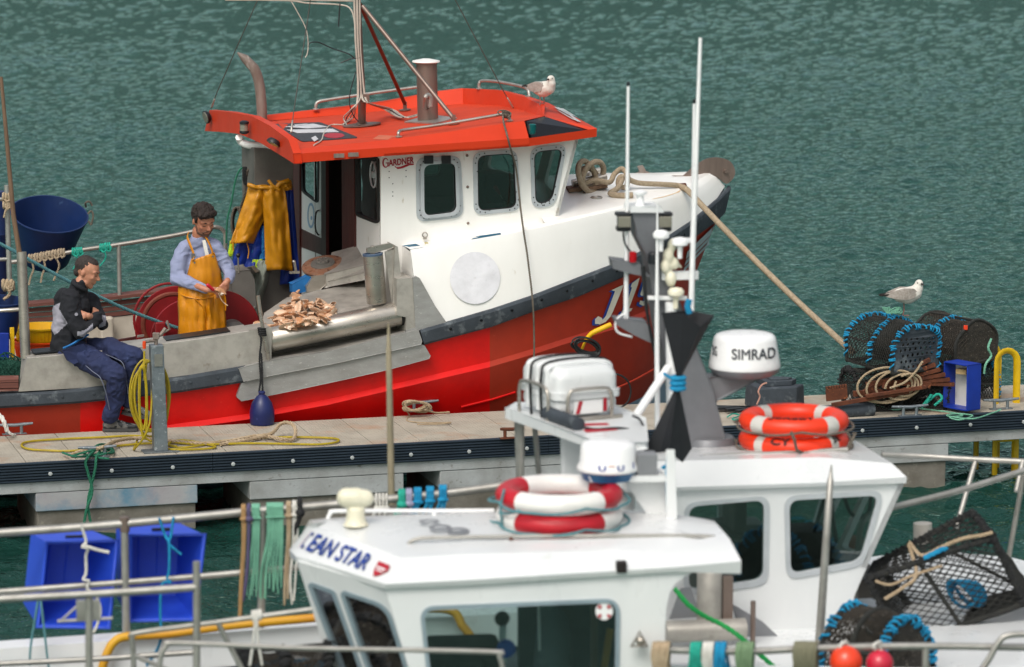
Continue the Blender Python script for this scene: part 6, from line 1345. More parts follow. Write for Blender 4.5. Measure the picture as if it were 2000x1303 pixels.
F0, F1 = ff(1692, 1110), ff(1766, 945); G0, G1 = SB.off(SB.mir(F0, .62), 0, 0, -.16), SB.off(SB.mir(F1, .62), 0, 0, -.16)
mb.panel([(0, 0), (1, 0), (1, 1), (0, 1)], [rrect([(.08, .15), (.46, .15), (.46, .9), (.08, .9)], .06), rrect([(.54, .15), (.92, .15), (.92, .9), (.54, .9)], .06)], lambda x, y: F0.lerp(G0, x).lerp(F1.lerp(G1, x), y), -su*.03)
obj('cabin', mb, m_gel2, sb, smooth=0)
for w_, g in zip(sw, sg):
    wo = obj('window', MB().panel(rrect(w_, 26), [rrect(g, 20)], lambda x, y: ff(x, y)-sv*.010, sv*.010), m_wframe, sb, smooth=0, bevel=.002)
    obj('pane', MB().panel(rrect(g, 20), [], lambda x, y: ff(x, y), sv*.004), m_glassfg, wo, smooth=0)
    wo = obj('window', MB().panel(rrect(w_, 26), [rrect(g, 20)], lambda x, y: fg_(x, y)+sv*.010, -sv*.010), m_wframe, sb, smooth=0)
zc2 = S(1600, 1105, .5).z
mb = MB().box(S(1410, 1120, .9), .35, .5, .5, R(8)).box(S(1435, 1010, .9), .07, .3, .25, R(8)).box(S(1575, 1070, .8), .22, .25, .22, R(8)).box(S(1600, 1115, .7), .5, .9, .10, R(8))
obj('interior_fittings', mb, m_casing, sb, smooth=0, bevel=.01)
obj('interior_panel', MB().box(S(1465, 1090, .9), .1, .2, .4, R(8)).box(S(1590, 1090, .9), .26, .1, .06, R(8)), m_grey, sb, smooth=0)
obj('brown_coat', MB().ell(S(1668, 1080, .8), .07, .1, .09), M('tan_leather', '7d4a34', .7), sb, noise_amp=.03, noise_sc=12)
obj('hanging_hose', MB().tube(cr([S(*p) for p in ((1650, 968, .6), (1655, 990, .6), (1668, 1008, .6), (1685, 1010, .6), (1698, 995, .6), (1700, 968, .6))], 5), .010, 8), m_black, sb)
obj('wiper', MB().tube([S(1612, 968, .6), S(1590, 1040, .6)], .010, 6).tube([S(1622, 968, .7), S(1640, 1120, .9)], .012, 6), m_black, sb)
# deck and hull
zd2 = S(1640, 1210, .2).z
DK2 = [(1240, 1330), (1500, 1290), (2150, 1250), (2150, 1130), (1990, 1085), (1860, 1078), (1740, 1082), (1500, 1110), (1240, 1140)]
dk = [Zp(x, y, zd2) for x, y in ((1240, 1340), (1500, 1345), (1800, 1350), (2150, 1340), (2150, 1135), (1980, 1090), (1860, 1078), (1740, 1083), (1600, 1100), (1240, 1120))]
obj('foredeck', MB().prism(dk, (0, 0, -.05)), m_gel2, sb, smooth=0, bevel=.01)
hl = [p for p in dk[:4]]; obj('hull', MB().grid([[p for p in hl], [p+Vector((0, 0, .10)) for p in hl], [p+Vector((0, .05, .10)) for p in hl], [Vector((p.x, p.y+.05, zd2)) for p in hl]]).grid([[p for p in hl], [Vector((p.x, p.y+.3, -.2)) for p in hl]]).grid([[p for p in dk[4:]], [Vector((p.x, p.y-.3, -.2)) for p in dk[4:]]]), m_gel2, sb, smooth=30)
# stern: low white gunwale seen at the left, behind the nearest boat
zg = S(200, 1255, .0).z
ga = [S(-150, 1278, 0), S(240, 1250, 0), S(640, 1222, 0), S(960, 1200, 0), S(1240, 1180, 0)]
mb = MB().grid([[SB.off(p, 0, 0, -.17) for p in ga], ga, [SB.off(p, 0, .12, .01) for p in ga], [SB.off(p, 0, .12, -.4) for p in ga]])
obj('side_deck', mb, m_gel2, sb, smooth=30)
mb = MB().grid([[SB.off(p, 0, .0, -.175) for p in ga], [Vector((p.x, p.y+.25, -.2)) for p in ga]])
mb.grid([[SB.off(p, 0, .0, -.20) for p in ga], [SB.off(p, 0, -1.5, -.22) for p in ga]])
obj('lower_hull', mb, m_rubber, sb, smooth=30)
obj('yellow_pipe_fender', MB().tube(cr([S(*p) for p in ((196, 1320, -.06), (206, 1285, -.06), (222, 1255, -.05), (250, 1243, -.04), (330, 1238, -.04), (450, 1222, -.04), (640, 1205, -.04), (860, 1189, -.04), (905, 1225, -.08), (930, 1260, -.1))], 8), .022, 12), M('ochre_pipe', 'c88a1c', .5, col2='d8b41c', sc_=1.2, mix=.8), sb, smooth=60)
# stern rails
def tube(name, P, r, m, par, n=6, fr=None): return obj(name, MB().tube(cr([fr(*p) for p in P], n), r, 10), m, par, smooth=60)
tr_ = tube('top_rail', ((-80, 1047, .05), (0, 1041, .05), (220, 1025, .05), (480, 1000, .05), (590, 991, .05), (760, 975, .05), (900, 960, .05), (1110, 930, .05)), .021, m_rail, sb, fr=S)
tube('middle_rail', ((-80, 1161, .05), (0, 1156, .05), (376, 1127, .05), (590, 1107, .05), (800, 1090, .05)), .016, m_rail, sb, fr=S)
for x0, y0, x1, y1 in ((243, 1012, 247, 1255), (512, 996, 510, 1225), (1012, 820, 1016, 940)): obj('rail_post', MB().tube([S(x0, y0, .05), S(x1, y1, .05)], .020, 10), m_rail, sb, smooth=60)
obj('post_cap', MB().tube([S(243, 1010, .05), S(244, 1038, .05)], .025, 10), m_stack, sb)
tube('lower_rail', ((-80, 1300, -.2), (170, 1288, -.2), (380, 1274, -.2)), .014, m_rail, sb, fr=S)
# liferaft platform
zp = S(990, 800, .0).z
pf = [Zp(x, y, zp) for x, y in ((988, 800), (1180, 866), (1262, 862), (1262, 820), (1192, 790), (1010, 786))]
obj('raft_platform', MB().prism(pf, (0, 0, -.035)), m_gel2, sb, smooth=0, bevel=.012)
obj('platform_stripe', MB().prism([Zp(x, y, zp+.001) for x, y in ((1138, 828), (1185, 827), (1190, 830), (1140, 832))], (0, 0, .003)).prism([Zp(x, y, zp+.001) for x, y in ((1140, 840), (1200, 836), (1206, 840), (1145, 845))], (0, 0, .003)), m_lettr, sb, smooth=0)
obj('platform_pillar', MB().hexa([S(1096, 945, -.35), S(1180, 945, -.35), S(1180, 945, .1), S(1096, 945, .1), S(1094, 838, -.35), S(1180, 862, -.35), S(1180, 846, .1), S(1094, 838, .1)]), m_gel2, sb, smooth=0, bevel=.02)
obj('platform_leg', MB().tube([S(1018, 816, -.02), S(1018, 945, -.02)], .016, 10), m_rail, sb); obj('platform_leg', MB().tube([S(1044, 828, .15), S(1054, 945, .15)], .014, 10), m_rail, sb)
tube('platform_cable', ((1130, 832, -.6), (1160, 838, -.6), (1210, 836, -.6), (1255, 842, -.55), (1250, 820, -.5), (1235, 812, -.5)), .006, m_black, sb, fr=S)
# liferaft canister
lc = Zp(1112, 806, zp); lr = thing('liferaft', 'white ribbed liferaft canister in a steel cradle on the raised platform', 'liferaft', lc, R(27)); Q = WM[lr.name]
LW, LD, LH = .335, .40, .235
g = lambda x, y, z: Q@Vector((x, y, z))
def shell(z0, z1, ins):
    rows = []
    for z, i in ((z0, ins if z0 < .1 else 0), (z0+(z1-z0)*.3, 0), (z0+(z1-z0)*.7, 0), (z1, ins if z1 > .1 else 0)):
        pts = rrect([(-LW/2+i, -LD/2+i), (LW/2-i, -LD/2+i), (LW/2-i, LD/2-i), (-LW/2+i, LD/2-i)], .05, 5); rows.append([g(x, y, z) for x, y in pts])
    mb = MB().grid(rows, closed=True); n = len(rows[0]); mb.add(rows[0], [tuple(range(n-1, -1, -1))]).add(rows[-1], [tuple(range(n))]); return mb
obj('lower_shell', shell(.02, .12, .025), m_gel2, lr, smooth=60, bevel=.012, seg=3); obj('upper_shell', shell(.125, .02+LH, .03), m_gel2, lr, smooth=60, bevel=.018, seg=3)
pts = rrect([(-LW/2-.012, -LD/2-.012), (LW/2+.012, -LD/2-.012), (LW/2+.012, LD/2+.012), (-LW/2-.012, LD/2+.012)], .05, 5)
obj('flange', MB().prism([g(x, y, .105) for x, y in pts], (0, 0, .03)), m_gel2, lr, smooth=40, bevel=.006)
for y in (-.10, 0, .10):
    obj('rib', MB().tube(cr([g(*p) for p in ((-LW/2-.002, y, .03), (-LW/2-.006, y, .2), (-LW/2+.03, y, .257), (LW/2-.03, y, .257), (LW/2+.004, y, .2))], 5), .014, 8), m_gel2, lr, smooth=60)
for y in (-.06, .05):
    obj('strap', MB().tube(cr([g(*p) for p in ((-LW/2-.016, y, .0), (-LW/2-.02, y, .2), (-LW/2+.03, y, .272), (LW/2-.03, y, .272), (LW/2+.018, y, .2), (LW/2+.016, y, .0))], 5), .007, 6), m_gask, lr, smooth=60)
yF = -LD/2-.03
obj('cradle', MB().tube(cr([g(*p) for p in ((-.13, yF, .0), (-.13, yF, .10), (-.12, yF, .14), (-.09, yF, .155), (.06, yF, .155), (.10, yF, .14), (.11, yF, .10), (.11, yF, .0))], 4), .009, 8).tube(cr([g(*p) for p in ((-LW/2-.03, -.15, .0), (-LW/2-.03, -.15, .12), (-LW/2-.03, -.1, .16), (-LW/2-.03, .1, .16), (-LW/2-.03, .15, .12), (-LW/2-.03, .15, 0))], 4), .009, 8).tube([g(x, y, .01) for x, y in ((-LW/2-.03, -LD/2-.03), (LW/2, -LD/2-.03))], .01, 8), m_ss, lr, smooth=60)
obj('label', MB().hexa([g(x, y, z) for z in (.03, .095) for x, y in ((-.085, -LD/2-.006), (.075, -LD/2-.006), (.075, -LD/2+.0), (-.085, -LD/2+.0))]), m_radome, lr, smooth=0)
obj('label_bars', MB().hexa([g(x+(z-.03)*.3, y, z) for z in (.032, .093) for x, y in ((-.075, -LD/2-.009), (-.055, -LD/2-.009), (-.055, -LD/2-.006), (-.075, -LD/2-.006))]).hexa([g(x, y, z) for z in (.035, .10) for x, y in ((.078, -LD/2-.009), (.095, -LD/2-.009), (.095, -LD/2-.002), (.078, -LD/2-.002))]), m_lettr, lr, smooth=0)
obj('black_cylinder', MB().lathe(Zp(1068, 806, zp+.03), Zp(1130, 829, zp+.03)-Zp(1068, 806, zp+.03), [(.02, 0), (.033, .005), (.034, (Zp(1130, 829, zp+.03)-Zp(1068, 806, zp+.03)).length), (.02, (Zp(1130, 829, zp+.03)-Zp(1068, 806, zp+.03)).length+.004)], 20), m_rubber, label='short black cylinder lying on the platform in front of the liferaft', cat='cylinder', smooth=50)
# grey leaning mast
def MP(x, y, d=0): return S(x, y, .75+d)
ml = [(1238, 412), (1290, 412), (1297, 470), (1318, 560), (1345, 640), (1392, 760), (1420, 868), (1340, 872), (1312, 770), (1284, 640), (1262, 500), (1243, 462)]
mo = obj('mast', MB().prism([MP(x, y) for x, y in ml], sv*.16), m_mast, sb, smooth=0, bevel=.01)
obj('mast_collar', MB().lathe(MP(1385, 874, .09), (0, 0, 1), [(.16, -.03), (.14, .04), (.125, .06)], 28), m_mast, mo)
obj('mast_cap', MB().prism([MP(x, y, -.02) for x, y in ((1232, 414), (1234, 405), (1290, 404), (1295, 414))], sv*.2), m_gel2, mo, smooth=0, bevel=.005)
obj('radar_arm', MB().prism([MP(x, y, .03) for x, y in ((1372, 738), (1510, 730), (1475, 745), (1402, 782), (1392, 790))], sv*.12), m_mast, mo, smooth=0, bevel=.008)
obj('horn', MB().lathe(MP(1250, 405, .06), (0, 0, 1), [(.03, 0), (.022, .02), (.018, .06), (.035, .07), (.036, .08), (.01, .09)], 18), m_radome, mo)
for x in (1217, 1297):
    c = MP(x, 450, .03); l_2 = obj('work_lamp', MB().box(c+Vector((0, 0, .085)), .08, .07, .02, R(8)).box(c+Vector((0, 0, .01)), .07, .06, .025, R(8)).box(c+Vector((0, 0, .05)), .05, .06, .07, R(8)), m_black, mo, smooth=0, bevel=.006)
    obj('lamp_glass', MB().box(c+Vector((0, 0, .048))-sv*.02, .066, .05, .055, R(8)), m_lens, l_2, smooth=0, bevel=.004)
obj('lamp_cable', MB().tube(cr([MP(*p) for p in ((1217, 452, 0), (1220, 475, 0), (1232, 492, 0))], 4), .005, 6), m_black, mo)
obj('red_lamp', MB().lathe(MP(1236, 512, -.02), (0, 0, 1), [(.018, 0), (.02, .01), (.02, .05), (.01, .055)], 14), M('red_lamp_glass', 'b00c18', .15), mo)
for P in (((1197, 508), (1250, 514), (1268, 540), (1240, 535), (1199, 524)), ((1203, 624), (1262, 628), (1280, 672), (1236, 652), (1206, 634))): obj('antenna_shelf', MB().prism([MP(x, y, -.02) for x, y in P], sv*.12), m_mast, mo, smooth=0, bevel=.004)
def ant(label, P, r, m=m_radome, fr=MP, base=None):
    t = obj('aerial', MB().tube([fr(*p) for p in P], r, 8), m, mo, smooth=60); return t
ant('', ((1227, 166, .03), (1225, 400, .03), (1223, 560, .03), (1223, 622, .03)), [.0075, .010, .012, .015]); obj('aerial_tip', MB().tube([MP(1227, 160, .03), MP(1227, 168, .03)], .009, 8), m_black, mo)
ant('', ((1368, 74, -.1), (1360, 300, -.1), (1352, 530, -.1), (1350, 610, -.1)), [.009, .012, .014, .016]); ant('', ((1356, 200, .05), (1354, 400, .05), (1350, 540, .05)), [.008, .011, .013])
obj('aerial_tip', MB().tube([MP(1356, 194, .05), MP(1356, 202, .05)], .009, 8), m_black, mo)
ant('', ((1284, 395, -.1), (1283, 620, -.1), (1284, 850, -.12)), [.004, .012, .014]); ant('', ((1310, 590, -.06), (1312, 800, -.06)), [.03, .028])
ant('', ((1305, 718, -.1), (1234, 825, -.35)), [.022, .022]); [obj('cross_arm', MB().box(MP(x, y, d), a, b, c, R(r)), m_radome, mo, smooth=0, bevel=.004) for x, y, d, a, b, c, r in ((1328, 538, -.02, .19, .03, .045, 8), (1300, 582, -.04, .22, .03, .02, -4), (1332, 470, 0, .10, .08, .02, 8))]
for x, y in ((1320, 560), (1291, 462), (1328, 476)):
    obj('aerial_dome', MB().lathe(MP(x, y+ (20 if y > 500 else 6), -.09), (0, 0, 1), [(.012, -.06), (.014, .0), (.040, .01), (.043, .03), (.03, .045), (.005, .05)], 20), m_creamp if y > 500 else m_radome, mo, smooth=60)
mbx = MB()
for x, y, r in ((1305, 500, .03), (1312, 480, .025), (1300, 520, .028), (1318, 515, .022), (1310, 545, .03)): mbx.ell(MP(x, y, -.05), r, r, r*1.4)
mbx.caps([(MP(1310, 500, -.05), .012), (MP(1330, 522, -.05), .008)]); obj('antenna_mounts', fuse(mbx, .008, 1), m_creamp, mo, smooth=60)
obj('dark_lamp', MB().lathe(MP(1276, 515, -.06), (0, 0, 1), [(.026, 0), (.028, .01), (.028, .05), (.02, .06)], 16).box(MP(1293, 478, -.04), .03, .03, .04, R(8)), m_black, mo)
for k in range(4): obj('mast_cable', MB().tube(cr([MP(*p) for p in ((1258-k*1.5, 520, -.03), (1264-k, 600, -.04), (1272+k, 660, -.03), (1290+k*2, 740, -.03))], 5), .006, 6), m_black if k % 2 else m_gask, mo)
obj('aerial_cable', MB().tube(cr([MP(*p) for p in ((1222, 612, 0), (1208, 620, 0), (1202, 635, 0), (1208, 650, 0), (1235, 658, 0))], 4), .006, 6), m_radome, mo)
# radome
rc = MP(1454, 734, .09); ra_ = thing('radar_dome', 'large white radar dome with dark lettering on a grey arm', 'radar', rc, R(8))
obj('cover', MB().lathe(rc, (0, 0, 1), [(.184, .045), (.186, .055), (.184, .072), (.163, .190), (.158, .206), (.146, .218), (.125, .224), (.06, .227), (.001, .227)], 48, caps=False), m_radome, ra_, smooth=50)
obj('base', MB().lathe(rc, (0, 0, 1), [(.10, 0), (.145, .004), (.17, .02), (.186, .048), (.17, .05)], 48), m_grey, ra_, smooth=50)
def on_dome(s, x0, x1, zb, zt, mat, name, par, c, Rf, offset=.03):
    vs, fs = txt(s, 1, 0, offset); a0_, a1_ = min(v.x for v in vs), max(v.x for v in vs); b0, b1 = min(v.y for v in vs), max(v.y for v in vs); out_ = []
    for v in vs:
        x = x0+(x1-x0)*(v.x-a0_)/(a1_-a0_); z = zb+(zt-zb)*(v.y-b0)/(b1-b0); r = Rf(z)+.003+v.z*.0004; out_.append(c+Vector((x, -math.sqrt(max(r*r-x*x, 1e-6)), z)))
    return obj(name, MB().add(out_, fs), mat, par, smooth=0)
RF = lambda z: .184-(z-.072)/.118*.021
on_dome('SIMRAD', -.078, .155, .112, .168, m_lettg, 'lettering', ra_, rc, RF, .022); on_dome('3G', -.172, -.150, .12, .168, m_lettg, 'badge', ra_, rc, RF, .02)
# day shape: two folded black cones point to point
dm = lambda x, y, d: S(x, y, -.55+d)
ap_ = dm(1324, 748, 0)
ds = thing('day_shape', 'black hourglass day shape tied at its waist with blue cord', 'day shape', dm(1320, 900, 0), R(8))
up_ = [dm(1292, 611, 0), dm(1345, 606, .12), dm(1395, 616, .05), dm(1368, 638, -.12), dm(1335, 614, -.10)]
dn_ = [dm(1257, 886, 0), dm(1290, 862, .12), dm(1350, 876, .08), dm(1332, 903, -.02), dm(1306, 882, -.12), dm(1290, 884, -.06)]
for nm, L_ in (('upper_cone', up_), ('lower_cone', dn_)):
    o = obj(nm, MB().add([ap_]+L_, [(0, i+1, (i+1) % len(L_)+1) for i in range(len(L_))]), m_daysh, ds, smooth=0); s_ = o.modifiers.new('s', 'SOLIDIFY'); s_.thickness = .004
obj('waist_cord', MB().torus(ap_, (0, 0, 1), .028, .014, 20, 8).torus(ap_+Vector((0, 0, .025)), (0, 0, 1), .03, .012, 20, 8).torus(ap_-Vector((0, 0, .025)), (0, 0, 1), .03, .012, 20, 8).tube([dm(1324, 748, 0), dm(1297, 730, .1)], .008, 6), m_rblue, ds)
obj('lanyard', MB().tube([dm(1347, 612, .03), dm(1343, 600, .03), dm(1346, 585, .03)], .016, 8).tube(cr([dm(*p) for p in ((1304, 884, -.1), (1301, 930, -.15), (1303, 1000, -.2))], 4), .006, 6).tube(cr([dm(*p) for p in ((1293, 915, -.1), (1303, 910, -.1), (1310, 918, -.1))], 4), .010, 6), m_rblue, ds)
# orange lifebuoys
def buoy(name, label, c, r1, r2, mats, seg, tape, group, rot=0, tilt=0, line=None, marks=None, lr_=.006):
    t = thing(name, label, 'lifebuoy', c-Vector((0, 0, r2)), R(8), group); n, k = 64, 16; A = Matrix.Rotation(tilt, 3, 'X')
    vs = []; 
    for i in range(n):
        a = 2*math.pi*i/n
        for j in range(k):
            b = 2*math.pi*j/k; vs.append(c+A@Vector(((r1+r2*math.cos(b))*math.cos(a), (r1+r2*math.cos(b))*math.sin(a), r2*.92*math.sin(b))))
    fs = [(i*k+j, ((i+1) % n)*k+j, ((i+1) % n)*k+(j+1) % k, i*k+(j+1) % k) for i in range(n) for j in range(k)]
    ms = [seg((2*math.pi*(i+.5)/n+rot) % (2*math.pi)) for i in range(n) for j in range(k)]
    obj('ring', (vs, fs, ms), mats, t, smooth=60)
    mb = MB()
    for q in range(4):
        a0_ = q*math.pi/2+rot+tape; P = []
        for i in range(9):
            a = a0_+i/8*math.pi/2; rr = r1+r2+.006+.022*abs(math.sin((a-a0_)*4)); P.append(c+A@Vector((rr*math.cos(a), rr*math.sin(a), -.01-.02*math.sin((a-a0_)*2))))
        mb.tube(cr(P, 4), lr_, 6)
    obj('grab_line', mb, line or m_rwhite, t)
    return t
def seg_o(a): return 1 if min(abs((a-x+math.pi) % (2*math.pi)-math.pi) for x in (math.pi/4, 3*math.pi/4, 5*math.pi/4, 7*math.pi/4)) < .12 else 0
oc = S(1550, 858, .62); up2 = Vector((0, 0, .088))
o1 = buoy('lifebuoy', 'lower orange lifebuoy of the pair lashed on the white roof', oc, .232, .052, [m_lbo, m_tape], seg_o, 0, 'orange lifebuoys on the white roof', .0, line=m_rgrey)
o2 = buoy('lifebuoy', 'upper orange lifebuoy with black writing, atop the lower one', oc+up2+Vector((0, .0, .012)), .232, .052, [m_lbo, m_tape], seg_o, 0, 'orange lifebuoys on the white roof', .06, line=m_rgrey)
def ringmarks(c, txts, par, mat, r1, r2):
    for s, a0_, a1_, b0_, b1_ in txts:
        vs, fs = txt(s, 1, 0, .03); x0, x1 = min(v.x for v in vs), max(v.x for v in vs); y0, y1 = min(v.y for v in vs), max(v.y for v in vs); P = []
        for v in vs:
            a = a0_+(a1_-a0_)*(v.x-x0)/(x1-x0); b = b0_+(b1_-b0_)*(v.y-y0)/(y1-y0); rr = r2+.002+v.z*.0004; P.append(c+Vector(((r1+rr*math.cos(b))*math.cos(a), (r1+rr*math.cos(b))*math.sin(a), (rr*.92+.001)*math.sin(b))))
        obj('hand_lettering', MB().add(P, fs), mat, par, smooth=0)
ringmarks(oc+up2+Vector((0, 0, .012)), (('JERSEY', R(235), R(292), R(55), R(112)),), o2, m_blacktape, .232, .052)
ringmarks(oc, (('CY', R(240), R(262), R(20), R(70)), ('JE', R(312), R(326), R(20), R(65))), o1, m_blacktape, .232, .052)
obj('rack_bar', MB().tube(cr([S(*p) for p in ((1385, 880, .75), (1500, 874, .75), (1650, 866, .75))], 4), .014, 8), m_rail, sb, smooth=60)
mb = MB().tube(cr([S(*p) for p in ((1372, 893, .35), (1450, 889, .35), (1560, 884, .35), (1655, 878, .35))], 4), .014, 8)
for x in (1410, 1530, 1620): mb.tube([S(x, 888, .35), S(x, 900, .35)], .008, 6)
obj('buoy_rack', mb, m_rail, sb, smooth=60)
mb = MB()
for k in range(3): mb.tube(cr([S(1655+k*5+8*math.sin(j*1.1+k), 845+j*12, .4) for j in range(6)], 5), .006, 5)
mb.tube(cr([S(*p) for p in ((1545, 843, .2), (1552, 860, .2), (1556, 878, .25), (1566, 884, .3))], 4), .008, 6)
obj('lashing', mb, m_rgrey, label='thin grey cord hanging from the orange lifebuoys', cat='cord')
# bow rails
tube('bow_rail', ((1666, 1200, .2), (1676, 1080, .2), (1682, 1028, .2), (1700, 1006, .25), (1740, 992, .3), (1860, 962, .45), (1960, 932, .6), (2100, 888, .8)), .017, m_rail, sb, fr=S)
tube('bow_rail', ((1722, 888, 1.5), (1800, 891, 1.5), (1900, 897, 1.4), (2100, 906, 1.2)), .015, m_rail, sb, fr=S)
for a, b in (((1906, 898, 1.4), (1868, 1030, 1.2)), ((2000, 925, .75), (1968, 1100, .75)), ((1998, 900, 1.3), (1985, 960, 1.2))): obj('rail_post', MB().tube([S(*a), S(*b)], .014, 8), m_rail, sb, smooth=60)
obj('boat_pole', MB().tube([S(1624, 908, -.6), S(1622, 935, -.6), S(1622, 936, -.6), S(1612, 1080, -.6), S(1598, 1290, -.6)], [.003, .012, .016, .019, .023], 12), m_rail, sb, smooth=60)
obj('deck_fitting', MB().box(S(1646, 1182, .3), .09, .09, .012, R(8)).box(S(1646, 1170, .3), .035, .04, .05, R(8)), m_rust, sb, smooth=0, bevel=.003)
obj('bollard', MB().tube([S(1802, 1060, 1.2), S(1802, 1022, 1.2)], .05, 20), m_alu, sb, smooth=50)
# hauler gear behind the nearest boat
obj('hauler_drum', MB().lathe(S(1300, 1234, -.25), su, [(.05, 0), (.055, .01), (.055, .40), (.02, .41)], 24).lathe(S(1385, 1216, -.2), (0, 0, 1), [(.062, 0), (.062, .26), (.05, .27)], 20), m_alu, sb, smooth=50)
obj('hauler_post', MB().box(S(1420, 1172, -.2), .05, .05, .24, R(8)).tube([S(1470, 1270, -.25), S(1471, 1174, -.25)], .013, 8), m_stack, sb, smooth=50)
obj('hauler_fin', MB().prism([S(x, y, -.2) for x, y in ((1308, 1210), (1330, 1150), (1350, 1148), (1370, 1205))], sv*.02).prism([S(x, y, -.1) for x, y in ((1430, 1180), (1490, 1215), (1540, 1262), (1450, 1262))], sv*.02).box(S(1400, 1275, -.2), .6, .3, .05, R(8)), m_grey, sb, smooth=0)
obj('rope', MB().rope(cr([S(*p) for p in ((1318, 1150, -.55), (1345, 1182, -.6), (1375, 1203, -.6), (1410, 1220, -.6), (1440, 1240, -.65), (1480, 1275, -.7), (1520, 1310, -.7))], 6), .013), M('bright_green_rope', '0e9a48', .7, bump=.2), label='bright green rope slanting across the open stern of the nearest boat', cat='rope')
# big creels at lower right
def boxcreel(label, C8, mat, lash, grp):
    t = thing('lobster_creel', label, 'creel', C8[0], 0, grp); E = [(0, 1), (1, 2), (2, 3), (3, 0), (4, 5), (5, 6), (6, 7), (7, 4), (0, 4), (1, 5), (2, 6), (3, 7)]
    mb = MB()
    for a, b in E: mb.tube(cr([C8[a], C8[a].lerp(C8[b], .5), C8[b]], 8), .015, 8)
    fr = obj('frame', mb, m_net, t, smooth=60, noise_amp=.008, noise_sc=26)
    mb = MB()
    for a, b in ((0, 4), (4, 5), (1, 5), (7, 4), (6, 7), (3, 7), (5, 6)): mb.tube(helix([C8[a], C8[a].lerp(C8[b], .5), C8[b]], .017, 22, .3), .005, 5)
    obj('lashing', mb, m_rblack, fr)
    for q, n in (((0, 1, 5, 4), 14), ((4, 5, 6, 7), 4), ((3, 2, 6, 7), 16), ((1, 2, 6, 5), 14), ((0, 3, 7, 4), 14), ((0, 1, 2, 3), 18)):
        a, b, c, d = (C8[i] for i in q); net('netting', lambda u, v, a=a, b=b, c=c, d=d: a.lerp(b, u).lerp(d.lerp(c, u), v), n+8, n+8, m_net, t, .0085)
    return t
T2 = lambda x, y, d: S(x, y, d)
C8 = [T2(1745, 1215, .1), T2(1965, 1215, .1), T2(1990, 1130, .55), T2(1800, 1120, .55), T2(1700, 1128, .1), T2(1975, 1180, .05), T2(1900, 1002, .45), T2(1688, 1118, .45)]
C8 = [T2(1752, 1262, .0), T2(2000, 1180, .0), T2(2012, 1150, .5), T2(1790, 1200, .5), T2(1697, 1130, .0), T2(1940, 1050, .0), T2(1898, 1000, .4), T2(1712, 1100, .4)]
bc_ = boxcreel('large square black creel tilted on the white foredeck', C8, m_net, m_rblack, 'creels on the white foredeck')
mb = MB().tube([C8[4].lerp(C8[5], .4), C8[0].lerp(C8[1], .5)], .012, 6).tube([C8[7].lerp(C8[6], .5), C8[1].lerp(C8[5], .3)], .010, 6); obj('inner_rope', mb, m_net, bc_)
mb = MB(); random.seed(4)
for k in range(6): mb.tube(cr([T2(1880+30*math.cos(a+k)+k*3, 1160+26*math.sin(a*1.2+k), .2+.02*k) for a in [j*.7 for j in range(9)]], 5), .008, 6)
obj('rope', mb, m_rblue, label='tangle of bright blue rope inside the square creel', cat='rope')
obj('rope', MB().rope(cr([T2(*p) for p in ((1728, 1170, -.03), (1760, 1150, -.03), (1790, 1122, -.03), (1775, 1060, .1), (1800, 1085, .0), (1840, 1068, .0), (1880, 1052, .0), (1920, 1045, -.02), (1938, 1040, -.02))], 6), .010).rope(cr([T2(*p) for p in ((1710, 1135, -.03), (1740, 1142, -.03), (1780, 1125, -.03), (1840, 1105, -.03))], 6), .008), m_rbeige, label='pale rope lashed along the top of the square creel', cat='rope')
obj('rope', MB().rope(cr([T2(*p) for p in ((1805, 1090, -.05), (1830, 1078, -.03), (1848, 1070, .0), (1838, 1080, .0))], 6), .014), m_rblue, label='short blue rope knot on the upper edge of the square creel', cat='rope')
random.seed(15)
creel('lobster_creel', 'round-topped creel with blue lacing, half below the lower right rail', Mtx(Zp(1715, 1318, zd2+.01), R(-42), 0, 0), l=.34, w_=.42, h=.31, lash=m_rblue, lashed=(0, 2), mus=True, group='creels on the white foredeck', sq=.3)
# ================================================================ fish boxes slung on the stern rail
def fbox(label, F4, B4, grp='blue fish boxes slung on the rail'):
    t = thing('fish_box', label, 'fish box', F4[3], R(8), grp); mb = MB().add(F4+B4, [(0, 4, 5, 1), (1, 5, 6, 2), (2, 6, 7, 3), (3, 7, 4, 0), (4, 7, 6, 5)])
    o = obj('body', mb, m_fishbox, t, smooth=0); s_ = o.modifiers.new('s', 'SOLIDIFY'); s_.thickness = .012; s_.offset = 1; b = o.modifiers.new('b', 'BEVEL'); b.width = .012; b.segments = 3; b.limit_method = 'ANGLE'
    r = obj('rim', MB().tube([F4[0], F4[1], F4[2], F4[3]], .012, 8, closed=True), m_fishbox, t, smooth=60)
    hd_ = F4[0].lerp(F4[1], .5).lerp(B4[0].lerp(B4[1], .5), .35); obj('handle_slot', MB().box(hd_+Vector((0, 0, .006)), .09, .02, .012, R(8)), m_gask, t, smooth=0)
    mb = MB()
    for k in (.35, .65):
        a, b = B4[0].lerp(B4[1], k), B4[3].lerp(B4[2], k); mb.tube([a-sv*.004, b-sv*.004], .006, 6)
    obj('moulded_rib', mb, m_fishbox, t); return t
fbox('left blue fish box hanging open side out, tied with white rope', [S(92, 1060, .12), S(229, 1056, .12), S(213, 1226, .12), S(73, 1224, .12)], [S(60, 1040, .42), S(176, 1034, .42), S(160, 1176, .42), S(45, 1178, .42)])
fbox('right blue fish box hanging open side out, tied with blue cord', [S(256, 1046, .12), S(400, 1044, .12), S(381, 1210, .12), S(253, 1213, .12)], [S(226, 1018, .42), S(352, 1022, .42), S(345, 1165, .42), S(228, 1168, .42)])
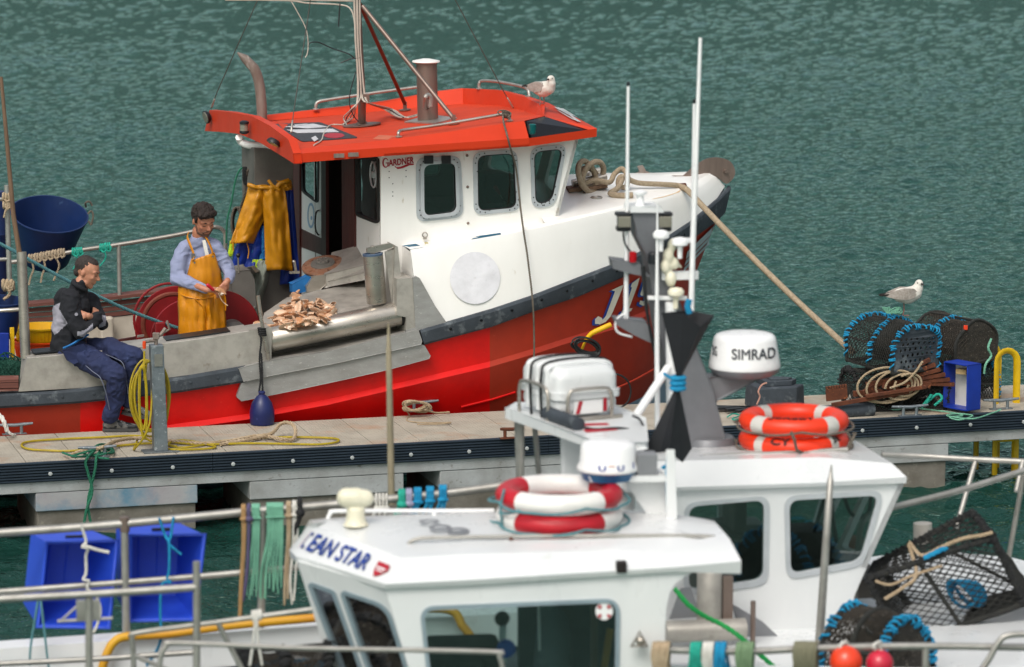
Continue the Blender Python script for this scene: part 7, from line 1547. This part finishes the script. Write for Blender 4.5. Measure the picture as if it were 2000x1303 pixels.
obj('rope', MB().rope(cr([S(*p) for p in ((158, 1026, .02), (165, 1045, .02), (168, 1060, .02), (160, 1068, .0), (172, 1072, .0), (168, 1085, .02), (168, 1120, .02), (162, 1132, .0), (174, 1135, .0), (170, 1150, .0), (185, 1160, .0), (196, 1190, .0), (190, 1220, .0), (182, 1236, .0))], 6), .008).rope(cr([S(*p) for p in ((166, 1066, .0), (190, 1074, .0), (213, 1079, .0))], 5), .009), m_rwhite, label='white knotted rope in front of the left fish box', cat='rope')
obj('rope', MB().rope(cr([S(*p) for p in ((311, 1012, .02), (322, 1045, .02), (330, 1062, .0), (330, 1115, .0), (326, 1130, .0), (334, 1138, .0), (316, 1142, .0), (313, 1200, .0), (315, 1240, .0), (306, 1270, .0), (286, 1300, .0))], 6), .007).rope(cr([S(*p) for p in ((339, 1010, .02), (334, 1045, .02), (330, 1062, .0), (345, 1076, .0), (354, 1083, .0))], 5), .007), m_rblue, label='blue cord knotted in front of the right fish box', cat='rope')
obj('rope', MB().tube(cr([S(*p) for p in ((76, 1160, -.1), (70, 1200, -.1), (60, 1262, -.1), (58, 1300, -.1))], 5), .006, 6).tube(cr([S(*p) for p in ((78, 1160, -.1), (84, 1210, -.1), (92, 1280, -.1), (96, 1310, -.1))], 5), .006, 6), m_rteal, label='pair of thin teal cords hanging at the lower left rail', cat='rope')
def hang(label, x, y0, y1, mat, n, wd, r, fr=S, t=.05, hitch=True, seed=0):
    random.seed(seed); mb = MB()
    for k in range(n):
        dx = (k/(max(n-1, 1))-.5)*wd; e = y1-random.random()*.18*(y1-y0)
        mb.tube(cr([fr(x+dx, y0-6, t-.03), fr(x+dx, y0+(e-y0)*.3, t-.035), fr(x+dx*1.3+random.uniform(-3, 3)-6, y0+(e-y0)*.7, t-.03), fr(x+dx*1.4-8+random.uniform(-4, 4), e, t-.02)], 5), r, 6)
        if hitch: mb.tube([fr(x+dx, y0-2, t)+Vector((0, -math.cos(q)*.030, math.sin(q)*.030)) for q in [2*math.pi*i/10 for i in range(10)]], r, 6, closed=True)
    if hitch: mb.tube([fr(x+q_*(wd/2+4), y0+14, t-.045+.01*abs(q_)) for q_ in (-1, -.5, 0, .5, 1)], r*1.4, 6)
    return obj('rope', mb, mat, label=label, cat='rope', smooth=60)
hang('ochre rope hank hanging at the left end of the rope row on the rail', 476, 1000, 1215, M('ochre_rope', 'a9865a', .8, bump=.2), 2, 4, .007, seed=1)
hang('purple-grey rope hanging second in the row on the rail', 487, 1000, 1210, M('purple_grey_rope', '564e70', .8, bump=.2), 1, 2, .010, seed=2)
hang('narrow seafoam rope hank left of the rail post', 500, 998, 1170, m_rsea, 7, 13, .0038, seed=3)
hang('broad seafoam rope hank right of the rail post', 537, 996, 1175, m_rsea, 14, 30, .0038, seed=4)
hang('buff rope hanging just right of the broad seafoam hank', 564, 994, 1205, m_rbeige, 2, 4, .007, seed=5)
hang('off-white rope at the right end of the row near the white roof', 577, 992, 1190, m_rwhite, 3, 8, .0055, seed=6)
hang('black strap at the end of the rope row beside the white roof', 586, 988, 1060, m_rblack, 1, 2, .014, seed=7)
hang('white rope pair on the rail right of the cream antenna', 745, 978, 1020, m_rwhite, 4, 20, .006, seed=8)
hang('dark green strap on the rail between white and blue ropes', 785, 972, 1020, m_rturq, 2, 6, .012, seed=9)
hang('mauve-grey rope on the rail beside the dark green strap', 799, 970, 1014, M('mauve_rope', '9a9ab4', .8), 2, 6, .009, seed=10)
hang('leftmost bright blue rope hitch on the rail above the white roof', 816, 967, 1014, m_rblue, 4, 11, .006, seed=11)
hang('middle bright blue rope hitch on the rail above the white roof', 840, 965, 1014, m_rblue, 4, 11, .006, seed=12)
hang('rightmost bright blue rope hitch on the rail above the white roof', 865, 962, 1014, m_rblue, 4, 11, .006, seed=13)
# thin pole in front of the pontoon
obj('whip_pole', MB().tube([S(759, 632, .6), S(759, 680, .6), S(759, 681, .6), S(761, 780, .6), S(765, 985, .6)], [.005, .012, .014, .016, .018], 10), m_gwood, label='thin greenish upright pole standing before the pontoon left of centre', cat='pole', smooth=60)
# ================================================================ nearest white boat
N = OS.V; nu, nv_ = OS.u, OS.v
nb_ = thing('cabin_boat', 'nearest white cabin boat with blue name lettering and a big dark side window', 'cabin boat', Vector((N(1000, 1100, .9).x, N(1000, 1100, .9).y, 0)), R(7))
B = [(566, 1086, .85), (579, 1098, .57), (665, 1123, .29), (751, 1150, 0), (900, 1144, 0), (1318, 1117, 0), (1447, 1121, 0)]
B2 = [(565, 1074, .85), (577, 1086, .57), (664, 1112, .28), (752, 1141, -.01), (900, 1134, -.01), (1318, 1108, -.01), (1448, 1096, -.01)]
T_ = [(600, 1030, .88), (622, 1030, .66), (702, 1058, .38), (785, 1090, .10), (900, 1083, .10), (1350, 1072, .10), (1425, 1052, .16)]
Rg = [(614, 1022, .68), (640, 1019, .68), (720, 1014, .68), (800, 1010, .68), (950, 1006, .68), (1290, 1002, .68), (1395, 1018, .68)]
g0_, g1_, g2_, g3_ = ([N(*p) for p in L] for L in (B, B2, T_, Rg)); g4_, g5_ = [OS.off(p, 0, .35, -.06) for p in g3_], [OS.off(p, 0, .55, -.26) for p in g3_]
mb = MB().grid([g0_, g1_, g2_, g3_, g4_, g5_]).grid([g0_, g5_])
mb.add([g0_[-1], g1_[-1], g2_[-1], g3_[-1], g4_[-1], g5_[-1]], [(0, 1, 2, 3, 4, 5)]).add([g0_[0], g1_[0], g2_[0], g3_[0], g4_[0], g5_[0]], [(5, 4, 3, 2, 1, 0)])
obj('roof', mb, m_gel2, nb_, smooth=28)
xb = lambda y: 752+(y-1148)*.29
fA = lambda x, y: N(x, y, max(0.02, .02+(xb(y)-x)/172*.57)); fB = lambda x, y: N(x, y, .02)
w1 = [(605, 1141), (650, 1157), (712, 1330), (676, 1330)]; w2 = [(668, 1157), (754, 1186), (800, 1330), (727, 1330)]; w3 = [(824, 1189), (1206, 1173), (1203, 1420), (850, 1420)]
mb = MB().panel([(580, 1096), (752, 1146), (xb(1450), 1450), (690, 1450)], [rrect(w1, 6), rrect(w2, [8, 26, 10, 10])], fA, nv_*.03+nu*.02)
arch = [(1350, 1120), (1334, 1128), (1318, 1141), (1307, 1160), (1301, 1190), (1299, 1230), (1298, 1450)]
so2 = [(752, 1146)]+[(1318, 1115)]+arch+[(xb(1450), 1450)]
mb.panel(so2, [rrect(w3, [24, 26, 20, 20])], fB, nv_*.03)
fM = lambda x, y: OS.off(OS.mir(fB(x, y), .6), 0, 0, -.12)
obj('far_wall', MB().panel(so2, [rrect(w3, [24, 26, 20, 20])], fM, -nv_*.03), m_gel2, nb_, smooth=0)
obj('cabin', mb, m_gel2, nb_, smooth=0)
for w_, f_, r_ in ((w1, fA, 6), (w2, fA, [8, 26, 10, 10]), (w3, fB, [24, 26, 20, 20])):
    q = rrect(w_, r_); wo = obj('window', MB().panel(grow(q, 5), [grow(q, -3)], lambda x, y, f_=f_: f_(x, y)-nv_*.008, nv_*.012), M('blue_grey_window_seal', '8d9fa8', .5), nb_, smooth=0)
    obj('pane', MB().panel(q, [], lambda x, y, f_=f_: f_(x, y)+nv_*.005, nv_*.004), m_glassfg, wo, smooth=0)
obj('cabin_bulkhead', MB().box(N(1105, 1290, .95), .44, .05, .62, R(7)).box(N(1185, 1290, .6), .05, .5, .62, R(7)), M('dark_blue_grey_interior', '3c4a50', .7), nb_, smooth=0)
obj('hanging_coat', MB().ell(N(1080, 1270, .75), .09, .08, .22), M('slate_coat', '6a7a82', .9, bump=.3), nb_, noise_amp=.03, noise_sc=8)
obj('pale_strip', MB().tube([N(1052, 1185, .5), N(1054, 1270, .5)], .006, 6), m_radome, nb_); obj('broom_handle', MB().tube([N(1192, 1228, .35), N(1176, 1330, .35)], .016, 8), M('ochre_varnish', 'b0863c', .5), nb_)  # first piece: a narrow pale upright strip behind the window pane
obj('door_edge', MB().box(N(1160, 1260, .5), .03, .03, .5, R(7)), m_stack, nb_, smooth=0)
obj('interior_seat', MB().box(N(905, 1290, .7), .34, .3, .18, R(7)).box(N(730, 1290, .9), .14, .4, .25, R(7)), m_daysh, nb_, smooth=0, bevel=.03)
obj('dark_disc', MB().lathe(N(980, 1207, .3), -nv_, [(.03, 0), (.034, .012), (.02, .02)], 24), m_blacktape, nb_); obj('disc_post', MB().box(N(982, 1250, .33), .03, .02, .2, R(7)), m_gel2, nb_, smooth=0)
obj('blue_cap', MB().lathe(N(988, 1266, .25), -nv_, [(.035, 0), (.042, .01), (.03, .04), (.01, .045)], 24), M('bright_blue_plastic', '0f5fe0', .4), nb_)
obj('round_sticker', MB().panel(disc(1180, 1194, 17, 17, 28), [], lambda x, y: fB(x, y)-nv_*.002, nv_*.002), m_radome, nb_, smooth=0)
mb = MB()
for k in range(4):
    a = k*math.pi/2+.78; P = [(1180+r*math.cos(a+d), 1194+r*math.sin(a+d)) for r, d in ((9, -.25), (16, -.25), (16, .25), (9, .25))]; mb.panel(P, [], lambda x, y: fB(x, y)-nv_*.005, nv_*.002)
obj('sticker_bars', mb, m_lettr, nb_, smooth=0)
put_text('EAN STAR', fA(592, 1088)-nv_*.0+Vector((0, 0, 0)), fA(700, 1120), fA(600, 1048), m_lettb, 'boat_name', nb_, Vector((0, 0, 0))) if False else None
def on_quad(s, q4, mat, name, par, lift, offset=.03, shear=0):
    vs, fs = txt(s, 1, shear, offset); x0, x1 = min(v.x for v in vs), max(v.x for v in vs); y0, y1 = min(v.y for v in vs), max(v.y for v in vs); a, b, c, d = q4; P = []
    for v in vs:
        u, w_ = (v.x-x0)/(x1-x0), (v.y-y0)/(y1-y0); P.append(a.lerp(b, u).lerp(d.lerp(c, u), w_)+lift*(1+.06*v.z))
    return obj(name, MB().add(P, fs), mat, par, smooth=0)
def fas(u, v):     # point on the sloping name panel: u along, v up
    f = u*2+1; i = int(min(f, 2.999)); g_ = f-i
    return g1_[i].lerp(g1_[i+1], g_).lerp(g2_[i].lerp(g2_[i+1], g_), v)
ln = (g1_[3]-g1_[1]).cross(g2_[1]-g1_[1]).normalized(); ln = ln if ln.y < 0 else -ln
on_quad('EAN STAR', [fas(.06, .22), fas(.74, .16), fas(.74, .74), fas(.06, .80)], m_lettb, 'boat_name', nb_, ln*.007, .022, .0)
on_quad('C', [fas(-.06, .25), fas(.02, .22), fas(.02, .80), fas(-.06, .80)], m_lettb, 'boat_name', nb_, ln*.007, .02)
obj('name_line', MB().add([fas(-.13, .2)+ln*.006, fas(-.115, .2)+ln*.006, fas(-.115, .85)+ln*.006, fas(-.13, .85)+ln*.006], [(0, 1, 2, 3)]), m_lettr, nb_, smooth=0)
sh_ = [(.82, .62), (.95, .60), (.96, .42), (.90, .18), (.86, .10), (.83, .30)]
obj('shield_badge', MB().prism([fas(*p)+ln*.006 for p in sh_], ln*.003), m_lettr, nb_, smooth=0)
obj('shield_bars', MB().prism([fas(*p)+ln*.010 for p in ((.84, .44), (.94, .43), (.94, .38), (.84, .39))], ln*.002).prism([fas(*p)+ln*.010 for p in ((.85, .34), (.93, .33), (.92, .29), (.86, .30))], ln*.002), m_radome, nb_, smooth=0)
def RN(x, y, t, z=.004): return N(x, y, t)+Vector((0, 0, z))
# point on the roof top between fascia top (t=.1) and ridge (t=.9)
RT = lambda x, y, z=.004: N(x, y, .10+.58*max(0, min(1, (1086-y)/80)))+Vector((0, 0, z))
mb = MB()
for cx, cy, rx, ry in ((860, 1036, 22, 6), (895, 1042, 22, 6), (838, 1024, 20, 4)): mb.panel(disc(cx, cy, rx, ry, 24), [disc(cx, cy, rx*.6, ry*.45, 24)], lambda x, y: RT(x, y, .012), Vector((0, 0, .002)))
obj('worn_roof_digits', mb, m_grey, nb_, smooth=0)
rr_ = tube('roof_rail', ((796, 1070, .3), (800, 1060, .3), (815, 1053, .3), (860, 1050, .3), (1100, 1047, .3), (1370, 1047, .3), (1392, 1055, .3), (1400, 1070, .3)), .009, m_rail, nb_, fr=N)
for x in (998, 1200): obj('rail_foot', MB().tube([N(x, 1048, .3), N(x, 1070, .3)], .010, 8), m_rust if x < 1100 else m_rail, rr_)
rr_ = tube('roof_rail', ((640, 1014, .8), (646, 1003, .8), (665, 998, .8), (850, 998, .8), (965, 997, .8)), .009, m_radome, nb_, fr=N); obj('rail_foot', MB().tube([N(848, 999, .8), N(848, 1012, .8)], .010, 8), m_radome, rr_)
mb = MB().caps([(N(677, 972, .6), .045), (N(695, 972, .6), .046), (N(714, 973, .6), .038)]).lathe(N(695, 1026, .6), (0, 0, 1), [(.062, 0), (.050, .01), (.042, .03), (.040, .08)], 24); obj('cream_antenna', fuse(mb, .006, 3), m_creamp, nb_, smooth=80)
obj('side_lamp', MB().box(fB(1212, 1105)-nv_*.02, .045, .04, .05, R(7)), m_blacktape, nb_, smooth=0, bevel=.006)
obj('towing_bracket', MB().tube([N(1233, 1262, -.03), N(1249, 1234, -.03), N(1264, 1262, -.03)], .008, 8, closed=True).ell(N(1251, 1252, -.02), .022, .02, .02), m_ss, nb_, smooth=50)
# radar mast of the nearest boat
obj('radar_mast', MB().hexa([N(1301, 1014, .6), N(1323, 1014, .6), N(1323, 1014, .68), N(1301, 1014, .68), N(1301, 878, .6), N(1318, 878, .6), N(1318, 878, .68), N(1301, 878, .68)]).prism([N(x, y, .62) for x, y in ((1150, 931), (1300, 928), (1300, 940), (1155, 942))], nv_*.18).prism([N(x, y, .7) for x, y in ((1222, 942), (1300, 940), (1300, 1018), (1274, 1018))], nv_*.03), m_gel2, nb_, smooth=0, bevel=.006)
obj('mast_box', MB().box(N(1262, 905, .66), .09, .08, .10, R(7)), m_grey, nb_, smooth=0, bevel=.006)
dc = N(1188, 936, .70); rd = thing('radar_dome', 'small white radar dome with a blue base on the nearest boat', 'radar', dc, R(7))
obj('cover', MB().lathe(dc, (0, 0, 1), [(.138, .045), (.142, .05), (.140, .062), (.128, .085), (.124, .15), (.112, .168), (.08, .176), (.001, .178)], 44, caps=False), m_radome, rd, smooth=50)
obj('base', MB().lathe(dc, (0, 0, 1), [(.09, 0), (.115, .004), (.125, .03), (.136, .046), (.12, .047)], 44), m_radblue, rd, smooth=50)
for s_, xa, xb_, zb_, zt_ in (('U', -.048, -.013, .062, .086), ('-', -.004, .026, .080, .085), ('U', .037, .068, .062, .086), ('I', .107, .113, .066, .090)): on_dome(s_, xa, xb_, zb_, zt_, m_lettb if s_ != '-' else m_rpink, 'worn_lettering', rd, dc, lambda z: .142-(z-.05)*.38, .04 if s_ == 'U' else 0)
# red and white lifebuoys
def seg_r(a): return 1 if int((a+math.pi/4)//(math.pi/2)) % 2 else 0
rc_ = N(1092, 1006, .60)
buoy('lifebuoy', 'lower lifebuoy of the red and white pair, red quarter facing the camera', rc_, .236, .049, [m_lbw, m_lbr], seg_r, .4, 'red and white lifebuoys on the near roof', 0, line=m_rteal)
buoy('lifebuoy', 'upper lifebuoy of the red and white pair, white quarter facing the camera', rc_+Vector((0, 0, .094)), .236, .049, [m_lbr, m_lbw], seg_r, .4, 'red and white lifebuoys on the near roof', 0, line=m_rteal)
mb = MB()
for P in (((1065, 973, .42), (1030, 990, .42), (1000, 1002, .42), (975, 1002, .5)), ((1107, 972, .42), (1120, 1000, .42), (1140, 1000, .42), (1152, 985, .42)), ((1082, 1010, .42), (1075, 1025, .42), (1062, 1033, .42)), ((1158, 960, .45), (1165, 1000, .42), (1166, 1035, .42)), ((985, 955, .5), (978, 990, .48), (982, 1030, .5))): mb.tube(cr([N(*p) for p in P], 5), .006, 6)
obj('lashing', mb, m_rteal, label='pale blue cords lashing the red and white lifebuoys down', cat='cord')
# near rails
tube('near_rail', ((310, 1330, -.5), (314, 1285, -.5), (325, 1262, -.5), (350, 1256, -.5), (600, 1266, -.5), (950, 1273, -.5), (975, 1282, -.5), (985, 1330, -.5)), .011, m_rail, nb_, fr=N)
tube('foredeck_rail', ((-60, 1174, .1), (0, 1170, .1), (200, 1159, .1), (384, 1147, .1)), .017, m_rail, nb_, fr=N)
for x, y0, y1 in ((384, 1097, 1400), (174, 1168, 1400)): obj('rail_post', MB().tube([N(x, y0, .1), N(x, y1, .1)], .016, 10), m_rail, nb_, smooth=60)
tube('foredeck_rail', ((262, 1330, .3), (260, 1270, .3), (258, 1245, .3), (270, 1236, .3), (420, 1216, .3), (610, 1190, .3)), .012, m_rail, nb_, fr=N)
obj('rail_brace', MB().tube([N(425, 1216, .3), N(485, 1330, .3)], .012, 8).tube([N(262, 1280, .3), N(330, 1310, .3)], .011, 8), m_rail, nb_, smooth=60)
obj('rail_box', MB().box(N(172, 1192, .25), .10, .03, .09, R(7)).tube([N(120, 1212, .25), N(150, 1185, .25)], .006, 6).tube([N(112, 1214, .25), N(220, 1208, .25)], .008, 6), m_rail, nb_, smooth=0)
mb = MB()
for k in range(5): mb.torus(N(493+k*4, 1203-k*.5, .3), nu, .020, .006, 14, 6)
mb.tube(cr([N(*p) for p in ((498, 1208, .27), (496, 1240, .27), (488, 1300, .27))], 4), .006, 6).tube(cr([N(*p) for p in ((502, 1208, .27), (504, 1250, .27), (512, 1300, .27))], 4), .006, 6)
obj('rope', mb, m_rwhite, label='white cord wound on the slanting foredeck rail', cat='rope')
mb = MB(); random.seed(8)
for k in range(8): mb.tube(cr([N(560+70*random.uniform(-1, 1)+14*math.cos(a+k), 1298+10*math.sin(a*1.3), .5) for a in [j*.9 for j in range(6)]], 5), .008, 6)
obj('rope', mb, m_rblue, label='bright blue rope scraps on the dark creel at the bottom edge', cat='rope')
ck = creel('lobster_creel', 'dark creel at the bottom edge below the name lettering', Mtx(N(560, 1385, .5), R(5)), l=.36, w_=.4, h=.27, lash=m_rblack, group='creels on the near foredeck', mus=True)
# bottom right rail with ropes and floats
tube('stern_rail', ((1285, 1268, -.1), (1350, 1271, -.1), (1470, 1272, -.1), (1600, 1266, -.1), (1800, 1262, -.1), (2100, 1266, -.1)), .016, m_rail, nb_, fr=N)
obj('rail_post', MB().tube([N(1808, 1264, -.1), N(1808, 1400, -.1)], .016, 10).tube(cr([N(*p) for p in ((1895, 1340, -.15), (1930, 1290, -.15), (1950, 1255, -.15), (1975, 1240, -.15), (2060, 1238, -.15))], 5), .014, 8), m_rail, nb_, smooth=60)
def wrap(label, x, mat, n, r, drop, seed):
    random.seed(seed); mb = MB()
    for k in range(n*2):
        xx = x+k*r*460*.5+random.uniform(-2, 2); w_ = random.uniform(-7, 7)
        mb.tube(cr([N(xx+w_, 1310+drop, -.14), N(xx-2, 1285, -.15), N(xx, 1262, -.14), N(xx+2, 1256, -.10), N(xx+3, 1270, -.05), N(xx+4+w_, 1310+drop, -.05)], 5), r*.7, 7)
    return obj('rope', mb, mat, label=label, cat='rope', smooth=60)
wrap('tan rope hank at the left end of the lower right rail', 1278, m_rbeige, 5, .012, 10, 1)
wrap('turquoise rope hank second on the lower right rail', 1350, m_rturq, 4, .010, 10, 2)
wrap('pale rope loops third on the lower right rail', 1376, m_rwhite, 3, .011, 0, 3)
wrap('turquoise and grey rope hank in the middle of the lower right rail', 1400, m_rblue, 4, .010, 0, 4)
wrap('khaki green rope hank at the right of the rail rope row', 1440, M('khaki_green_rope', '6f8a68', .8, bump=.2), 6, .011, 10, 5)
wrap('grey-olive rope bundle beside the orange float', 1552, M('olive_grey_rope', '77755f', .8, bump=.2), 7, .013, 0, 6)
for x, y, r, m, l_ in ((1652, 1292, .070, m_balo, 'orange ball float hanging from the lower right rail'), (1718, 1296, .060, m_balr, 'crimson ball float right of the orange one')):
    t = thing('float_ball', l_, 'float', N(x, y, -.12)-Vector((0, 0, r)), 0); obj('ball', MB().ell(N(x, y, -.12), r, r, r, n=32, m=20), m, t, smooth=80); obj('lanyard', MB().tube(cr([N(x-8, y-27, -.12), N(x-12, 1262, -.13), N(x, 1254, -.1), N(x+6, 1264, -.08), N(x+2, y-25, -.12)], 5), .008, 7), m_rwhite, t)
# ================================================================ hulls hidden below the frame still float
hb = [N(700, 1500, -.3), N(1500, 1500, -.3), N(1500, 1500, 2.0), N(700, 1500, 2.0)]
obj('hull', MB().hexa([Vector((p.x, p.y, z)) for z in (-.2, 1.15) for p in (N(350, 1350, .0), N(1500, 1350, .0), N(1500, 1350, 1.8), N(350, 1350, 1.8))]), m_gel2, nb_, smooth=0)
